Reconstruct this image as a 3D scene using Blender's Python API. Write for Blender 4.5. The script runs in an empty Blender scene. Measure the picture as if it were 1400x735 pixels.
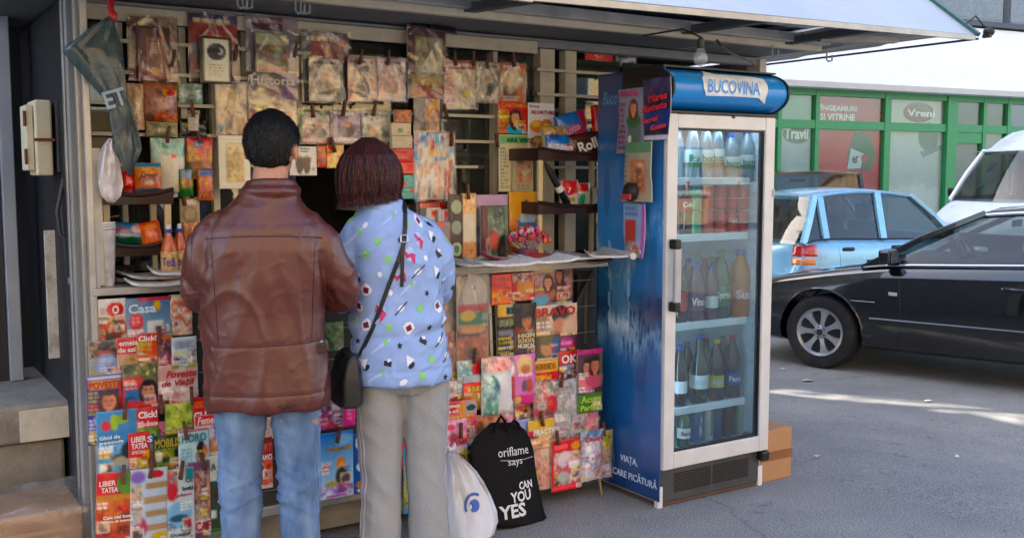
import bpy, bmesh, math, random
import numpy as np
from mathutils import Vector, Matrix, Euler, noise as mnoise
from mathutils.bvhtree import BVHTree
PI = math.pi
R = math.radians
SC = bpy.context.scene
COL = SC.collection
rnd = random.Random(11)

# ---------------------------------------------------------------- camera
EYE = Vector((0, 0, 1.52)); YAW, PITCH = 57.0, 5.18
cd = bpy.data.cameras.new('camera'); cam = bpy.data.objects.new('camera', cd); COL.objects.link(cam)
cam.location = EYE; cam.rotation_euler = (R(90 - PITCH), 0, R(YAW - 90))
cd.sensor_width = 36; cd.lens = 36; cd.clip_start = 0.05; cd.clip_end = 500
SC.camera = cam
# ---------------------------------------------------------------- sky, sun, exposure
SUN_EL = 40.0; SUN_DIR = Vector((-.47, .883, 0)).normalized()
W = bpy.data.worlds.new('World'); SC.world = W; W.use_nodes = True
wn = W.node_tree.nodes; wl = W.node_tree.links
sky = wn.new('ShaderNodeTexSky'); sky.sky_type = 'NISHITA'; sky.sun_disc = False
sky.sun_elevation = R(SUN_EL); sky.sun_rotation = math.atan2(SUN_DIR.x, SUN_DIR.y)
sky.air_density = 1.0; sky.dust_density = 2.5; sky.ozone_density = 1.0
wl.new(sky.outputs[0], wn['Background'].inputs[0]); wn['Background'].inputs[1].default_value = 0.14
sd = bpy.data.lights.new('sun', 'SUN'); sun = bpy.data.objects.new('sun', sd); COL.objects.link(sun)
sd.energy = 3.2; sd.angle = R(.53); sd.color = (1, .93, .82)
sv = SUN_DIR * math.cos(R(SUN_EL)) + Vector((0, 0, math.sin(R(SUN_EL))))
sun.rotation_euler = sv.to_track_quat('Z', 'Y').to_euler()
SC.view_settings.view_transform = 'Standard'; SC.view_settings.look = 'None'
SC.view_settings.exposure = 2.42; SC.view_settings.gamma = 1.0

# ---------------------------------------------------------------- survey: rays of the eye meeting real planes
_a, _p = R(YAW), R(PITCH)
FW = Vector((math.cos(_a) * math.cos(_p), math.sin(_a) * math.cos(_p), -math.sin(_p)))
RT = Vector((math.sin(_a), -math.cos(_a), 0)); UP = RT.cross(FW)
def ray(x, y): return FW + RT * ((x - 700) / 1400) - UP * ((y - 367.5) / 1400)
def PY(x, y, Y): d = ray(x, y); return EYE + d * (Y / d.y)
def PX(x, y, X): d = ray(x, y); return EYE + d * (X / d.x)
def PZ(x, y, z): d = ray(x, y); return EYE + d * ((z - EYE.z) / d.z)

# ---------------------------------------------------------------- colour and materials
def lin(c):
    if isinstance(c, str):
        c = c.lstrip('#'); c = [int(c[i:i + 2], 16) / 255 for i in (0, 2, 4)]
        return tuple(v / 12.92 if v <= .04045 else ((v + .055) / 1.055) ** 2.4 for v in c)
    return tuple(c)
MATS = {}
def mat(name, col, rough=.5, metal=0., var=.12, vs=8., bump=0., bs=60., coat=0., dirt=0., dirtcol='#3a3025', ds=3., col2=None, emit=None, spec=.5, stretch=None, trans=0.):
    if name in MATS: return MATS[name]
    m = bpy.data.materials.new(name); m.use_nodes = True
    n = m.node_tree.nodes; l = m.node_tree.links; b = n['Principled BSDF']
    col = lin(col)
    tc = n.new('ShaderNodeTexCoord'); src = tc.outputs['Object']
    if stretch:
        mp = n.new('ShaderNodeMapping'); mp.inputs['Scale'].default_value = stretch; l.new(src, mp.inputs[0]); src = mp.outputs[0]
    nz = n.new('ShaderNodeTexNoise'); nz.inputs['Scale'].default_value = vs; nz.inputs['Detail'].default_value = 5; l.new(src, nz.inputs[0])
    rp = n.new('ShaderNodeValToRGB'); l.new(nz.outputs[0], rp.inputs[0])
    rp.color_ramp.elements[0].position = .3; rp.color_ramp.elements[1].position = .7
    c2 = lin(col2) if col2 else tuple(min(1, v * (1 + var)) for v in col)
    rp.color_ramp.elements[0].color = tuple(v * (1 - var) for v in col) + (1,) if not col2 else col + (1,)
    rp.color_ramp.elements[1].color = c2 + (1,)
    out = rp.outputs[0]
    if dirt:
        dz = n.new('ShaderNodeTexNoise'); dz.inputs['Scale'].default_value = ds; dz.inputs['Detail'].default_value = 8; dz.inputs['Roughness'].default_value = .7; l.new(src, dz.inputs[0])
        dr = n.new('ShaderNodeMapRange'); dr.inputs[1].default_value = .48; dr.inputs[2].default_value = .75; dr.inputs[4].default_value = dirt; l.new(dz.outputs[0], dr.inputs[0])
        mx = n.new('ShaderNodeMix'); mx.data_type = 'RGBA'; l.new(dr.outputs[0], mx.inputs[0]); l.new(out, mx.inputs[6]); mx.inputs[7].default_value = lin(dirtcol) + (1,)
        out = mx.outputs[2]
    l.new(out, b.inputs['Base Color'])
    rr = n.new('ShaderNodeMapRange'); rr.inputs[3].default_value = max(0, rough - .08); rr.inputs[4].default_value = min(1, rough + .08); l.new(nz.outputs[0], rr.inputs[0]); l.new(rr.outputs[0], b.inputs['Roughness'])
    b.inputs['Metallic'].default_value = metal; b.inputs['Coat Weight'].default_value = coat; b.inputs['Coat Roughness'].default_value = .05
    b.inputs['Specular IOR Level'].default_value = spec; b.inputs['Transmission Weight'].default_value = trans
    if bump:
        bz = n.new('ShaderNodeTexNoise'); bz.inputs['Scale'].default_value = bs; bz.inputs['Detail'].default_value = 4; l.new(src, bz.inputs[0])
        bp = n.new('ShaderNodeBump'); bp.inputs['Strength'].default_value = bump; bp.inputs['Distance'].default_value = .01; l.new(bz.outputs[0], bp.inputs['Height']); l.new(bp.outputs[0], b.inputs['Normal'])
    if emit: b.inputs['Emission Color'].default_value = col + (1,); b.inputs['Emission Strength'].default_value = emit
    MATS[name] = m; return m
def glass(name, tint='#ffffff', refl=.02, rough=.02, haze=0., hazecol='#ffffff', bump=0., bs=20.):
    """thin sheet of glass or film: see-through, with a fresnel reflection and a pale haze mixed in for a washed look"""
    if name in MATS: return MATS[name]
    m = bpy.data.materials.new(name); m.use_nodes = True; n = m.node_tree.nodes; l = m.node_tree.links
    n.remove(n['Principled BSDF']); o = n['Material Output']
    t = n.new('ShaderNodeBsdfTransparent'); t.inputs[0].default_value = lin(tint) + (1,)
    g = n.new('ShaderNodeBsdfGlossy'); g.inputs['Roughness'].default_value = rough
    lw = n.new('ShaderNodeLayerWeight'); lw.inputs[0].default_value = .5
    pw = n.new('ShaderNodeMath'); pw.operation = 'POWER'; pw.inputs[1].default_value = 4.5; l.new(lw.outputs['Facing'], pw.inputs[0])
    mr = n.new('ShaderNodeMath'); mr.operation = 'MULTIPLY_ADD'; mr.use_clamp = True; mr.inputs[1].default_value = .9; mr.inputs[2].default_value = refl + .03; l.new(pw.outputs[0], mr.inputs[0])
    ms = n.new('ShaderNodeMixShader'); l.new(mr.outputs[0], ms.inputs[0]); l.new(t.outputs[0], ms.inputs[1]); l.new(g.outputs[0], ms.inputs[2]); last = ms
    if haze:
        d = n.new('ShaderNodeBsdfDiffuse'); d.inputs[0].default_value = lin(hazecol) + (1,)
        nz = n.new('ShaderNodeTexNoise'); nz.inputs['Scale'].default_value = 9; nz.inputs['Detail'].default_value = 6
        tc = n.new('ShaderNodeTexCoord'); l.new(tc.outputs['Object'], nz.inputs[0])
        hr = n.new('ShaderNodeMapRange'); hr.inputs[1].default_value = .3; hr.inputs[2].default_value = .75; hr.inputs[3].default_value = haze * .4; hr.inputs[4].default_value = haze * 1.4; l.new(nz.outputs[0], hr.inputs[0])
        m2 = n.new('ShaderNodeMixShader'); l.new(hr.outputs[0], m2.inputs[0]); l.new(ms.outputs[0], m2.inputs[1]); l.new(d.outputs[0], m2.inputs[2]); last = m2
    if bump:
        tc2 = n.new('ShaderNodeTexCoord'); bz = n.new('ShaderNodeTexNoise'); bz.inputs['Scale'].default_value = bs; bz.inputs['Detail'].default_value = 3; bz.inputs['Distortion'].default_value = 1.5
        l.new(tc2.outputs['Object'], bz.inputs[0]); bp = n.new('ShaderNodeBump'); bp.inputs['Strength'].default_value = bump; bp.inputs['Distance'].default_value = .02
        l.new(bz.outputs[0], bp.inputs['Height']); l.new(bp.outputs[0], g.inputs['Normal'])
    l.new(last.outputs[0], o.inputs[0]); MATS[name] = m; return m
def printmat(name, rough=.38, coat=0., bump=0., bs=25., spec=.5):
    """printed paper or film: colour comes from the print carried by the mesh"""
    if name in MATS: return MATS[name]
    m = bpy.data.materials.new(name); m.use_nodes = True; n = m.node_tree.nodes; l = m.node_tree.links; b = n['Principled BSDF']
    at = n.new('ShaderNodeAttribute'); at.attribute_name = 'print'
    l.new(at.outputs['Color'], b.inputs['Base Color']); b.inputs['Roughness'].default_value = rough
    b.inputs['Coat Weight'].default_value = coat; b.inputs['Coat Roughness'].default_value = .06; b.inputs['Specular IOR Level'].default_value = spec
    if bump:
        tc = n.new('ShaderNodeTexCoord'); bz = n.new('ShaderNodeTexNoise'); bz.inputs['Scale'].default_value = bs; bz.inputs['Detail'].default_value = 4; bz.inputs['Distortion'].default_value = .8
        l.new(tc.outputs['Object'], bz.inputs[0]); bp = n.new('ShaderNodeBump'); bp.inputs['Strength'].default_value = bump; bp.inputs['Distance'].default_value = .01
        l.new(bz.outputs[0], bp.inputs['Height']); l.new(bp.outputs[0], b.inputs['Normal']); l.new(bp.outputs[0], b.inputs['Coat Normal'])
    MATS[name] = m; return m

# ---------------------------------------------------------------- objects
FRAME = {}      # object name -> world matrix of a thing
def tag(o, label=None, cat=None, group=None, kind=None):
    if label: o['label'] = label
    if cat: o['category'] = cat
    if group: o['group'] = group
    if kind: o['kind'] = kind
    return o
def thing(name, label, cat, loc=(0, 0, 0), rz=0., group=None, rot=None):
    o = bpy.data.objects.new(name, None); COL.objects.link(o); o.empty_display_size = .1
    o.location = loc; o.rotation_euler = rot if rot else (0, 0, rz)
    FRAME[o.name] = Matrix.Translation(Vector(loc)) @ Euler(o.rotation_euler).to_matrix().to_4x4()
    return tag(o, label, cat, group)
def world_of(o):
    while o is not None and o.name not in FRAME: o = o.parent
    return FRAME[o.name] if o is not None else Matrix()
def link(name, me, parent=None, kind=None, label=None):
    o = bpy.data.objects.new(name, me); COL.objects.link(o)
    if parent is not None: o.parent = parent
    if kind: o['kind'] = kind
    if label: o['label'] = label
    return o
class MB:
    def __init__(s): s.v = []; s.f = []; s.m = []
    def add(s, vs, fs, mi=0):
        k = len(s.v); s.v += [tuple(v) for v in vs]; s.f += [tuple(i + k for i in f) for f in fs]; s.m += [mi] * len(fs); return s
    def box(s, x0, x1, y0, y1, z0, z1, mi=0, M=None):
        vs = [Vector((x, y, z)) for z in (z0, z1) for y in (y0, y1) for x in (x0, x1)]
        if M is not None: vs = [M @ v for v in vs]
        return s.add(vs, [(0, 2, 3, 1), (4, 5, 7, 6), (0, 1, 5, 4), (2, 6, 7, 3), (0, 4, 6, 2), (1, 3, 7, 5)], mi)
    def bar(s, a, b, w, h, mi=0, up=(0, 0, 1)):
        a, b = Vector(a), Vector(b); d = b - a; L = d.length; d.normalize(); u = Vector(up)
        if abs(d.dot(u)) > .98: u = Vector((0, 1, 0))
        r = d.cross(u).normalized(); u = r.cross(d)
        M = Matrix((( r.x, d.x, u.x, a.x), (r.y, d.y, u.y, a.y), (r.z, d.z, u.z, a.z), (0, 0, 0, 1)))
        return s.box(-w / 2, w / 2, 0, L, -h / 2, h / 2, mi, M)
    def tube(s, pts, r, n=8, mi=0, cap=True):
        pts = [Vector(p) for p in pts]; rs = r if isinstance(r, (list, tuple)) else [r] * len(pts)
        rings = []; prev = None
        for i, p in enumerate(pts):
            d = (pts[min(i + 1, len(pts) - 1)] - pts[max(i - 1, 0)]).normalized()
            if prev is None:
                a = Vector((0, 0, 1)) if abs(d.z) < .9 else Vector((1, 0, 0)); x = d.cross(a).normalized()
            else: x = (prev - d * prev.dot(d)).normalized()
            prev = x; y = d.cross(x)
            rings.append([p + (x * math.cos(t) + y * math.sin(t)) * rs[i] for t in [2 * PI * k / n for k in range(n)]])
        return s.loft(rings, mi, cap)
    def loft(s, rings, mi=0, cap=True, closed=True):
        n = len(rings[0]); vs = [v for r_ in rings for v in r_]; fs = []
        for i in range(len(rings) - 1):
            for k in range(n if closed else n - 1):
                fs.append((i * n + k, i * n + (k + 1) % n, (i + 1) * n + (k + 1) % n, (i + 1) * n + k))
        if cap: fs += [tuple(range(n))[::-1], tuple(range((len(rings) - 1) * n, len(rings) * n))]
        return s.add(vs, fs, mi)
    def lathe(s, prof, c=(0, 0, 0), n=16, mi=0, M=None):
        c = Vector(c); rings = []
        for r_, z in prof:
            ring = [Vector((r_ * math.cos(2 * PI * k / n), r_ * math.sin(2 * PI * k / n), z)) for k in range(n)]
            rings.append([(M @ v if M is not None else v) + c for v in ring])
        return s.loft(rings, mi, True)
    def prism(s, poly, y0, y1, mi=0, M=None):
        """polygon in x,z pushed from y0 to y1"""
        n = len(poly); vs = [Vector((p[0], y, p[1])) for y in (y0, y1) for p in poly]
        if M is not None: vs = [M @ v for v in vs]
        return s.add(vs, [tuple(range(n)), tuple(range(n, 2 * n))[::-1]] + [(k, k + n, (k + 1) % n + n, (k + 1) % n) for k in range(n)], mi)
    def ball(s, c, rx, ry=None, rz=None, n=12, mi=0, M=None):
        ry = ry or rx; rz = rz or rx; c = Vector(c); rings = []
        for j in range(1, n):
            t = PI * j / n
            ring = [Vector((rx * math.sin(t) * math.cos(2 * PI * k / n), ry * math.sin(t) * math.sin(2 * PI * k / n), -rz * math.cos(t))) for k in range(n)]
            rings.append([(M @ v if M is not None else v) + c for v in ring])
        return s.loft(rings, mi, True)
    def build(s, name, mats, parent=None, smooth=False, bevel=0., kind=None, label=None, fix=True):
        me = bpy.data.meshes.new(name); iv = world_of(parent).inverted()
        me.from_pydata([iv @ Vector(v) for v in s.v], [], s.f)
        for m in (mats if isinstance(mats, (list, tuple)) else [mats]): me.materials.append(m)
        me.polygons.foreach_set('material_index', s.m)
        if fix or bevel:
            bm = bmesh.new(); bm.from_mesh(me)
            if fix: bmesh.ops.recalc_face_normals(bm, faces=bm.faces)
            if bevel: bmesh.ops.bevel(bm, geom=[e for e in bm.edges if len(e.link_faces) == 2 and e.calc_face_angle(0) > .6], offset=bevel, segments=2, profile=.5, affect='EDGES')
            bm.to_mesh(me); bm.free()
        if smooth:
            me.polygons.foreach_set('use_smooth', [True] * len(me.polygons))
            if smooth != 'all': me.set_sharp_from_angle(angle=R(40))
        me.update(); return link(name, me, parent, kind, label)
def copy_tree(o, loc=None, label=None, dz=None):
    c = o.copy(); COL.objects.link(c)
    if loc is not None: c.location = loc
    if dz is not None: c.rotation_euler = (0, 0, dz)
    FRAME[c.name] = Matrix.Translation(c.location) @ c.rotation_euler.to_matrix().to_4x4()
    if label: c['label'] = label
    def kids(src, dst):
        for ch in [q for q in src.children]:
            k = ch.copy(); COL.objects.link(k); k.parent = dst; kids(ch, k)
    kids(o, c); return c
TXT = {}
def text_mesh(s, bold=.0, ext=.002, shear=0., space=1.):
    k = (s, bold, ext, shear, space)
    if k not in TXT:
        cu = bpy.data.curves.new('lettering', 'FONT'); cu.body = s; cu.size = 1; cu.offset = bold; cu.extrude = ext; cu.resolution_u = 2; cu.shear = shear; cu.space_character = space
        o = bpy.data.objects.new('t', cu); COL.objects.link(o)
        dg = bpy.context.evaluated_depsgraph_get(); me = bpy.data.meshes.new_from_object(o.evaluated_get(dg))
        bpy.data.objects.remove(o); co = np.zeros(len(me.vertices) * 3); me.vertices.foreach_get('co', co); co = co.reshape(-1, 3)
        TXT[k] = (co, [tuple(p.vertices) for p in me.polygons]); bpy.data.meshes.remove(me)
    return TXT[k]
def add_text(mb, s, M, w=None, h=None, mi=0, bold=.02, ext=.002, shear=0., align='l', warp=None):
    """letters lying in the local x,z plane of M facing -y; h = cap height, w = width"""
    co, fs = text_mesh(s, bold, ext, shear)
    if not len(co): return
    x0, x1 = co[:, 0].min(), co[:, 0].max(); y0, y1 = co[:, 1].min(), co[:, 1].max()
    sy = (h / max(y1 - y0, .01)) if h else None; sx = (w / (x1 - x0)) if w else sy
    if sy is None: sy = sx
    ox = {'l': x0, 'c': (x0 + x1) / 2, 'r': x1}[align]
    vs = []
    for c in co:
        p = Vector(((c[0] - ox) * sx, -c[2], (c[1] - y0) * sy))
        if warp: p = warp(p)
        vs.append(M @ p)
    mb.add(vs, fs, mi)
# ---------------------------------------------------------------- printing covers: colour laid on a fine grid of the sheet itself
def vnoise(h, w, n, rs):
    g = rs.rand(n + 2, n + 2); y = np.linspace(0, n, h); x = np.linspace(0, n, w)
    yi = y.astype(int); xi = x.astype(int); fy = (y - yi)[:, None]; fx = (x - xi)[None, :]
    fy = fy * fy * (3 - 2 * fy); fx = fx * fx * (3 - 2 * fx)
    a = g[yi][:, xi]; b = g[yi][:, xi + 1]; c = g[yi + 1][:, xi]; d = g[yi + 1][:, xi + 1]
    return (a * (1 - fx) + b * fx) * (1 - fy) + (c * (1 - fx) + d * fx) * fy
class Sheet:
    def __init__(s, w, h, cell=.0055, seed=1):
        s.W, s.H = w, h; s.nx = max(4, int(w / cell) + 1); s.ny = max(4, int(h / cell) + 1)
        s.a = np.ones((s.ny, s.nx, 3)) * .8; s.rs = np.random.RandomState(seed)
        s.u = np.linspace(0, 1, s.nx)[None, :] * np.ones((s.ny, 1)); s.v = np.linspace(0, 1, s.ny)[:, None] * np.ones((1, s.nx)); s.asp = h / w
    def mix(s, k, c): k = np.clip(k, 0, 1)[..., None]; s.a = s.a * (1 - k) + np.array(lin(c)) * k
    def bg(s, c, c2=None):
        s.a[:] = lin(c)
        if c2: s.mix(s.v, c2)
    def rect(s, u0, v0, u1, v1, c, k=1.):
        e = 1. / s.nx; m = np.clip((s.u - u0) / e + .5, 0, 1) * np.clip((u1 - s.u) / e + .5, 0, 1)
        e = 1. / s.ny; m = m * np.clip((s.v - v0) / e + .5, 0, 1) * np.clip((v1 - s.v) / e + .5, 0, 1); s.mix(m * k, c)
    def ell(s, u, v, ru, rv, c, soft=.12, k=1.):
        d = np.sqrt(((s.u - u) / ru) ** 2 + ((s.v - v) / rv) ** 2); s.mix(np.clip((1 - d) / soft + .5, 0, 1) * k, c)
    def text(s, u0, v0, u1, v1, c, n=3, k=1.):
        h = (v1 - v0) / n
        for i in range(n):
            y0 = v0 + h * i + h * .18; y1 = v0 + h * (i + 1) - h * .22; x = u0
            end = u1 - s.rs.rand() * (u1 - u0) * .35
            while x < end:
                w = .05 + s.rs.rand() * .1; s.rect(x, y0, min(x + w, end), y1, c, k); x += w + .028
    def photo(s, u0, v0, u1, v1, pal, n=5, k=1.):
        """loose mix of photographic tones"""
        k2 = s.rs.rand() * 3; yy = np.clip(s.v + .18 * (vnoise(s.ny, s.nx, 3, s.rs) - .5), 0, 1)
        f = vnoise(s.ny, s.nx, max(2, int(n * .6)), s.rs) * .5 + vnoise(s.ny, s.nx, n * 2, s.rs) * .28 + vnoise(s.ny, s.nx, n * 5, s.rs) * .22 + .18 * np.sin(yy * (4 + k2) + k2 * 2); f = (f - f.min()) / (f.max() - f.min() + 1e-6) * (len(pal) - 1)
        P_ = np.array([lin(c) for c in pal]); i = np.clip(f.astype(int), 0, len(pal) - 2); t = np.clip(f - i, 0, 1)[..., None]
        col = P_[i] * (1 - t) + P_[i + 1] * t
        for q in range(16 + 3 * n):      # many small soft and hard shapes, as a photographic print breaks up
            cu, cv = s.rs.rand() * (u1 - u0) + u0, s.rs.rand() * (v1 - v0) + v0; sz = .03 + .16 * s.rs.rand() ** 2; ang = s.rs.rand() * 3.14; el = .3 + s.rs.rand() * .7; du, dv = s.u - cu, (s.v - cv) * s.asp
            dd = np.sqrt(((du * math.cos(ang) + dv * math.sin(ang)) / sz) ** 2 + ((-du * math.sin(ang) + dv * math.cos(ang)) / (sz * el)) ** 2); m_ = np.clip((1 - dd) / (.15 + .7 * s.rs.rand()) + .3, 0, 1)[..., None] * (.5 + .5 * s.rs.rand())
            pc = P_[s.rs.randint(len(pal))] * (.45 + 1.0 * s.rs.rand()); col = col * (1 - m_) + pc * m_
        col = col * (.78 + .44 * vnoise(s.ny, s.nx, n * 4, s.rs))[..., None]; e = 1. / s.nx
        m = np.clip((s.u - u0) / e + .5, 0, 1) * np.clip((u1 - s.u) / e + .5, 0, 1) * np.clip((s.v - v0) / e + .5, 0, 1) * np.clip((v1 - s.v) / e + .5, 0, 1)
        m = (m * k)[..., None]; s.a = s.a * (1 - m) + col * m
    def face(s, u, v, r, skin='#d9a683', hair='#2a1a12', cloth='#8a2030', long=1.):
        a = 1 / s.asp
        s.ell(u, v + r * a * 2.3, r * 1.9, r * a * 1.3, cloth, .1)
        s.ell(u, v - r * a * .1, r * 1.28, r * a * 1.45, hair, .14)
        if long: s.ell(u, v + r * a * .7, r * 1.35, r * a * 1.3 * long, hair, .15)
        s.rect(u - r * .35, v + r * a * .6, u + r * .35, v + r * a * 1.7, skin)
        s.ell(u, v + r * a * .1, r * .82, r * a * 1.12, skin, .14)
        s.ell(u + r * .35, v + r * a * .35, r * .4, r * a * .6, '#b87c5c', .8, .5)
        for q in (-.34, .34):
            s.ell(u + r * q, v - r * a * .08, r * .2, r * a * .1, '#3a241c', 1.2, .85); s.ell(u + r * q, v - r * a * .3, r * .24, r * a * .05, hair, 1.2, .7)
        s.ell(u - r * .5, v + r * a * .1, r * .35, r * a * .8, '#8a5a44', 1.4, .45); s.ell(u + r * .12, v + r * a * .2, r * .1, r * a * .2, '#a06a50', 1.2, .6); s.ell(u, v + r * a * .6, r * .26, r * a * .08, '#a04040', 1.1, .8)
        s.ell(u, v - r * a * 1.05, r * .8, r * a * .42, hair, .3)
    def stripes(s, n, c, ang=0., duty=.5, k=1.):
        q = (s.u * math.cos(ang) + s.v * math.sin(ang)) * n; s.mix(((q % 1) < duty) * k, c)
    def rub(s, k=.06, boost=True):
        if boost: g = s.a.mean(-1, keepdims=True); s.a = np.clip(g + (s.a - g) * 1.3, 0.004, 1); s.a = np.clip(s.a ** 1.12 * 1.14, 0, .9)
        s.a = np.clip(s.a * (1 + (vnoise(s.ny, s.nx, 9, s.rs)[..., None] - .5) * k * 2 + (s.rs.rand(s.ny, s.nx, 1) - .5) * k), 0, 1)
def run(sh, ops, rub=True):
    for op in ops:
        c, a = op[0], op[1:]
        dict(bg=sh.bg, r=sh.rect, e=sh.ell, t=sh.text, p=sh.photo, f=sh.face, s=sh.stripes)[c](*a)
    if rub: sh.rub()
def sheet_mesh(name, sh, mats, thick=.005, bow=.0, curl=0., wr=0., seed=0, puff=0.):
    """printed sheet standing in local x,z (origin bottom centre), facing -y, with edges and a back"""
    nx, ny = sh.nx, sh.ny; rs = np.random.RandomState(seed + 3)
    X = (sh.u - .5) * sh.W; Z = (1 - sh.v) * sh.H; Y = np.zeros_like(X)
    Y -= bow * (1 - (2 * sh.u - 1) ** 2) * (.4 + .6 * np.sin(PI * sh.v)); Y -= curl * (sh.v ** 3) * (2 * sh.u - 1) * (1 if seed % 2 else -1) + curl * sh.v ** 4 * .5
    if puff: Y -= puff * (np.clip(np.sin(PI * sh.u), 0, 1) ** .6) * (np.clip(np.sin(PI * sh.v), 0, 1) ** .6)
    if wr: Y -= wr * (vnoise(ny, nx, 4, rs) - .5) * 2 + wr * .6 * (vnoise(ny, nx, 9, rs) - .5)
    if puff:
        edge = np.minimum(sh.v, 1 - sh.v); X = X * (1 + .05 * (vnoise(ny, nx, 5, rs) - .5)); Z = Z + .004 * (vnoise(ny, nx, 11, rs) - .5)
    n = nx * ny; co = np.stack([X, Y, Z], -1).reshape(-1, 3)
    idx = np.arange(n).reshape(ny, nx); q = np.stack([idx[:-1, :-1], idx[1:, :-1], idx[1:, 1:], idx[:-1, 1:]], -1).reshape(-1, 4)
    rim = list(idx[0, :]) + list(idx[1:, -1]) + list(idx[-1, -2::-1]) + list(idx[-2:0:-1, 0])
    back = co[rim].copy(); back[:, 1] = np.maximum(back[:, 1] + thick, co[rim][:, 1] + thick); m = len(rim)
    f2 = [(rim[i], rim[(i + 1) % m], n + (i + 1) % m, n + i) for i in range(m)]
    cen = n + m; allco = np.vstack([co, back, [[0, back[:, 1].mean() + (puff * .7 if puff else 0), sh.H / 2]]])
    f3 = [(n + i, n + (i + 1) % m, cen) for i in range(m)]
    me = bpy.data.meshes.new(name); me.from_pydata(allco.tolist(), [], q.tolist() + f2 + f3)
    at = me.attributes.new('print', 'FLOAT_COLOR', 'POINT'); cc = np.ones((len(allco), 4)); cc[:n, :3] = sh.a.reshape(-1, 3); cc[n:, :3] = .62
    if puff: cc[n:n + m, :3] = sh.a.reshape(-1, 3)[rim]
    at.data.foreach_set('color', cc.astype(np.float32).ravel())
    for k in mats: me.materials.append(k)
    me.polygons.foreach_set('use_smooth', [True] * len(q) + [False] * (len(f2) + len(f3))); me.update()
    return me
PRINT = printmat('printed_paper', .42, 0, .05, 30); GLOSSY = printmat('glossy_cover', .3, .35, .12, 22)
WRAPPED = printmat('film_wrapped_print', .3, .7, .16, 18); FOIL = printmat('crinkled_packet_film', .28, .9, .5, 30)
FILM = glass('clear_plastic_film', '#f8f6f2', .07, .10, .05, '#e8e0d4', .0, 6)
INK = {}
def ink(c):
    if c not in INK: INK[c] = mat('ink_' + c.lstrip('#'), c, .45, var=.04)
    return INK[c]
def sleeve_mesh(w, h, seed, amp=.010):
    """loose clear bag round a sheet, creased from where it hangs"""
    rs = np.random.RandomState(seed); nx, ny = 40, 54; u = np.linspace(0, 1, nx)[None, :] * np.ones((ny, 1)); v = np.linspace(0, 1, ny)[:, None] * np.ones((1, nx))
    cu = .3 + rs.rand() * .4; Y = -.0035 * np.ones_like(u)
    for q in range(9):        # straight creases fanning out from the peg, then a few across
        th = rs.uniform(-1.1, 1.1) if q < 6 else rs.uniform(0, 3.14); px_, py_ = (cu, -.05) if q < 6 else (rs.rand(), rs.rand())
        d = (u - px_) * math.cos(th) - (v - py_) * 1.3 * math.sin(th); Y -= amp * rs.uniform(.15, .55) * np.clip(1 - np.abs(d) / rs.uniform(.03, .16), 0, 1) * (1 if q % 3 else -.5)
    Y -= amp * .7 * (vnoise(ny, nx, 2, rs))
    X = (u - .5) * (w + .012); Z = (1 - v) * (h + .014) - .006; co = np.stack([X, Y, Z], -1).reshape(-1, 3); idx = np.arange(nx * ny).reshape(ny, nx)
    q = np.stack([idx[:-1, :-1], idx[1:, :-1], idx[1:, 1:], idx[:-1, 1:]], -1).reshape(-1, 4)
    me = bpy.data.meshes.new('plastic_sleeve'); me.from_pydata(co.tolist(), [], q.tolist()); me.materials.append(FILM); return me
PEGS = []
def make_peg():
    wood = mat('peg_wood', '#5b3420', .6, var=.3, vs=40); steel = mat('spring_steel', '#8a8a88', .35, .9)
    t = thing('clothes_peg', '', 'clothes peg', (0, 0, 0))
    for s_ in (-1, 1):
        b = MB(); b.prism([(-.006, 0), (.006, 0), (.006, .07), (-.006, .07)], -.0, .006)
        M = Euler((R(4 * s_), 0, 0)).to_matrix().to_4x4(); b.v = [tuple(M @ Vector((x, y + (s_ - 1) * .004 - .001, z - .035)) ) for x, y, z in b.v]
        b.build('prong', wood, t, bevel=.001)
    b = MB(); b.tube([(-.007, -.004, 0), (.007, -.004, 0)], .004, 6); b.build('spring', steel, t)
    return t
peg0 = None
def peg(x, y, Y, what, roll=0.):
    global peg0
    p = PY(x, y, Y)
    if peg0 is None: peg0 = make_peg(); c = peg0; c.location = p; c['label'] = 'brown wooden peg ' + what
    else: c = copy_tree(peg0, p, 'brown wooden peg ' + what)
    c.rotation_euler = (R(rnd.uniform(-6, 6)), R(roll), R(rnd.uniform(-10, 10))); c['group'] = 'wooden pegs holding the papers'
SEED = [100]
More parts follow.
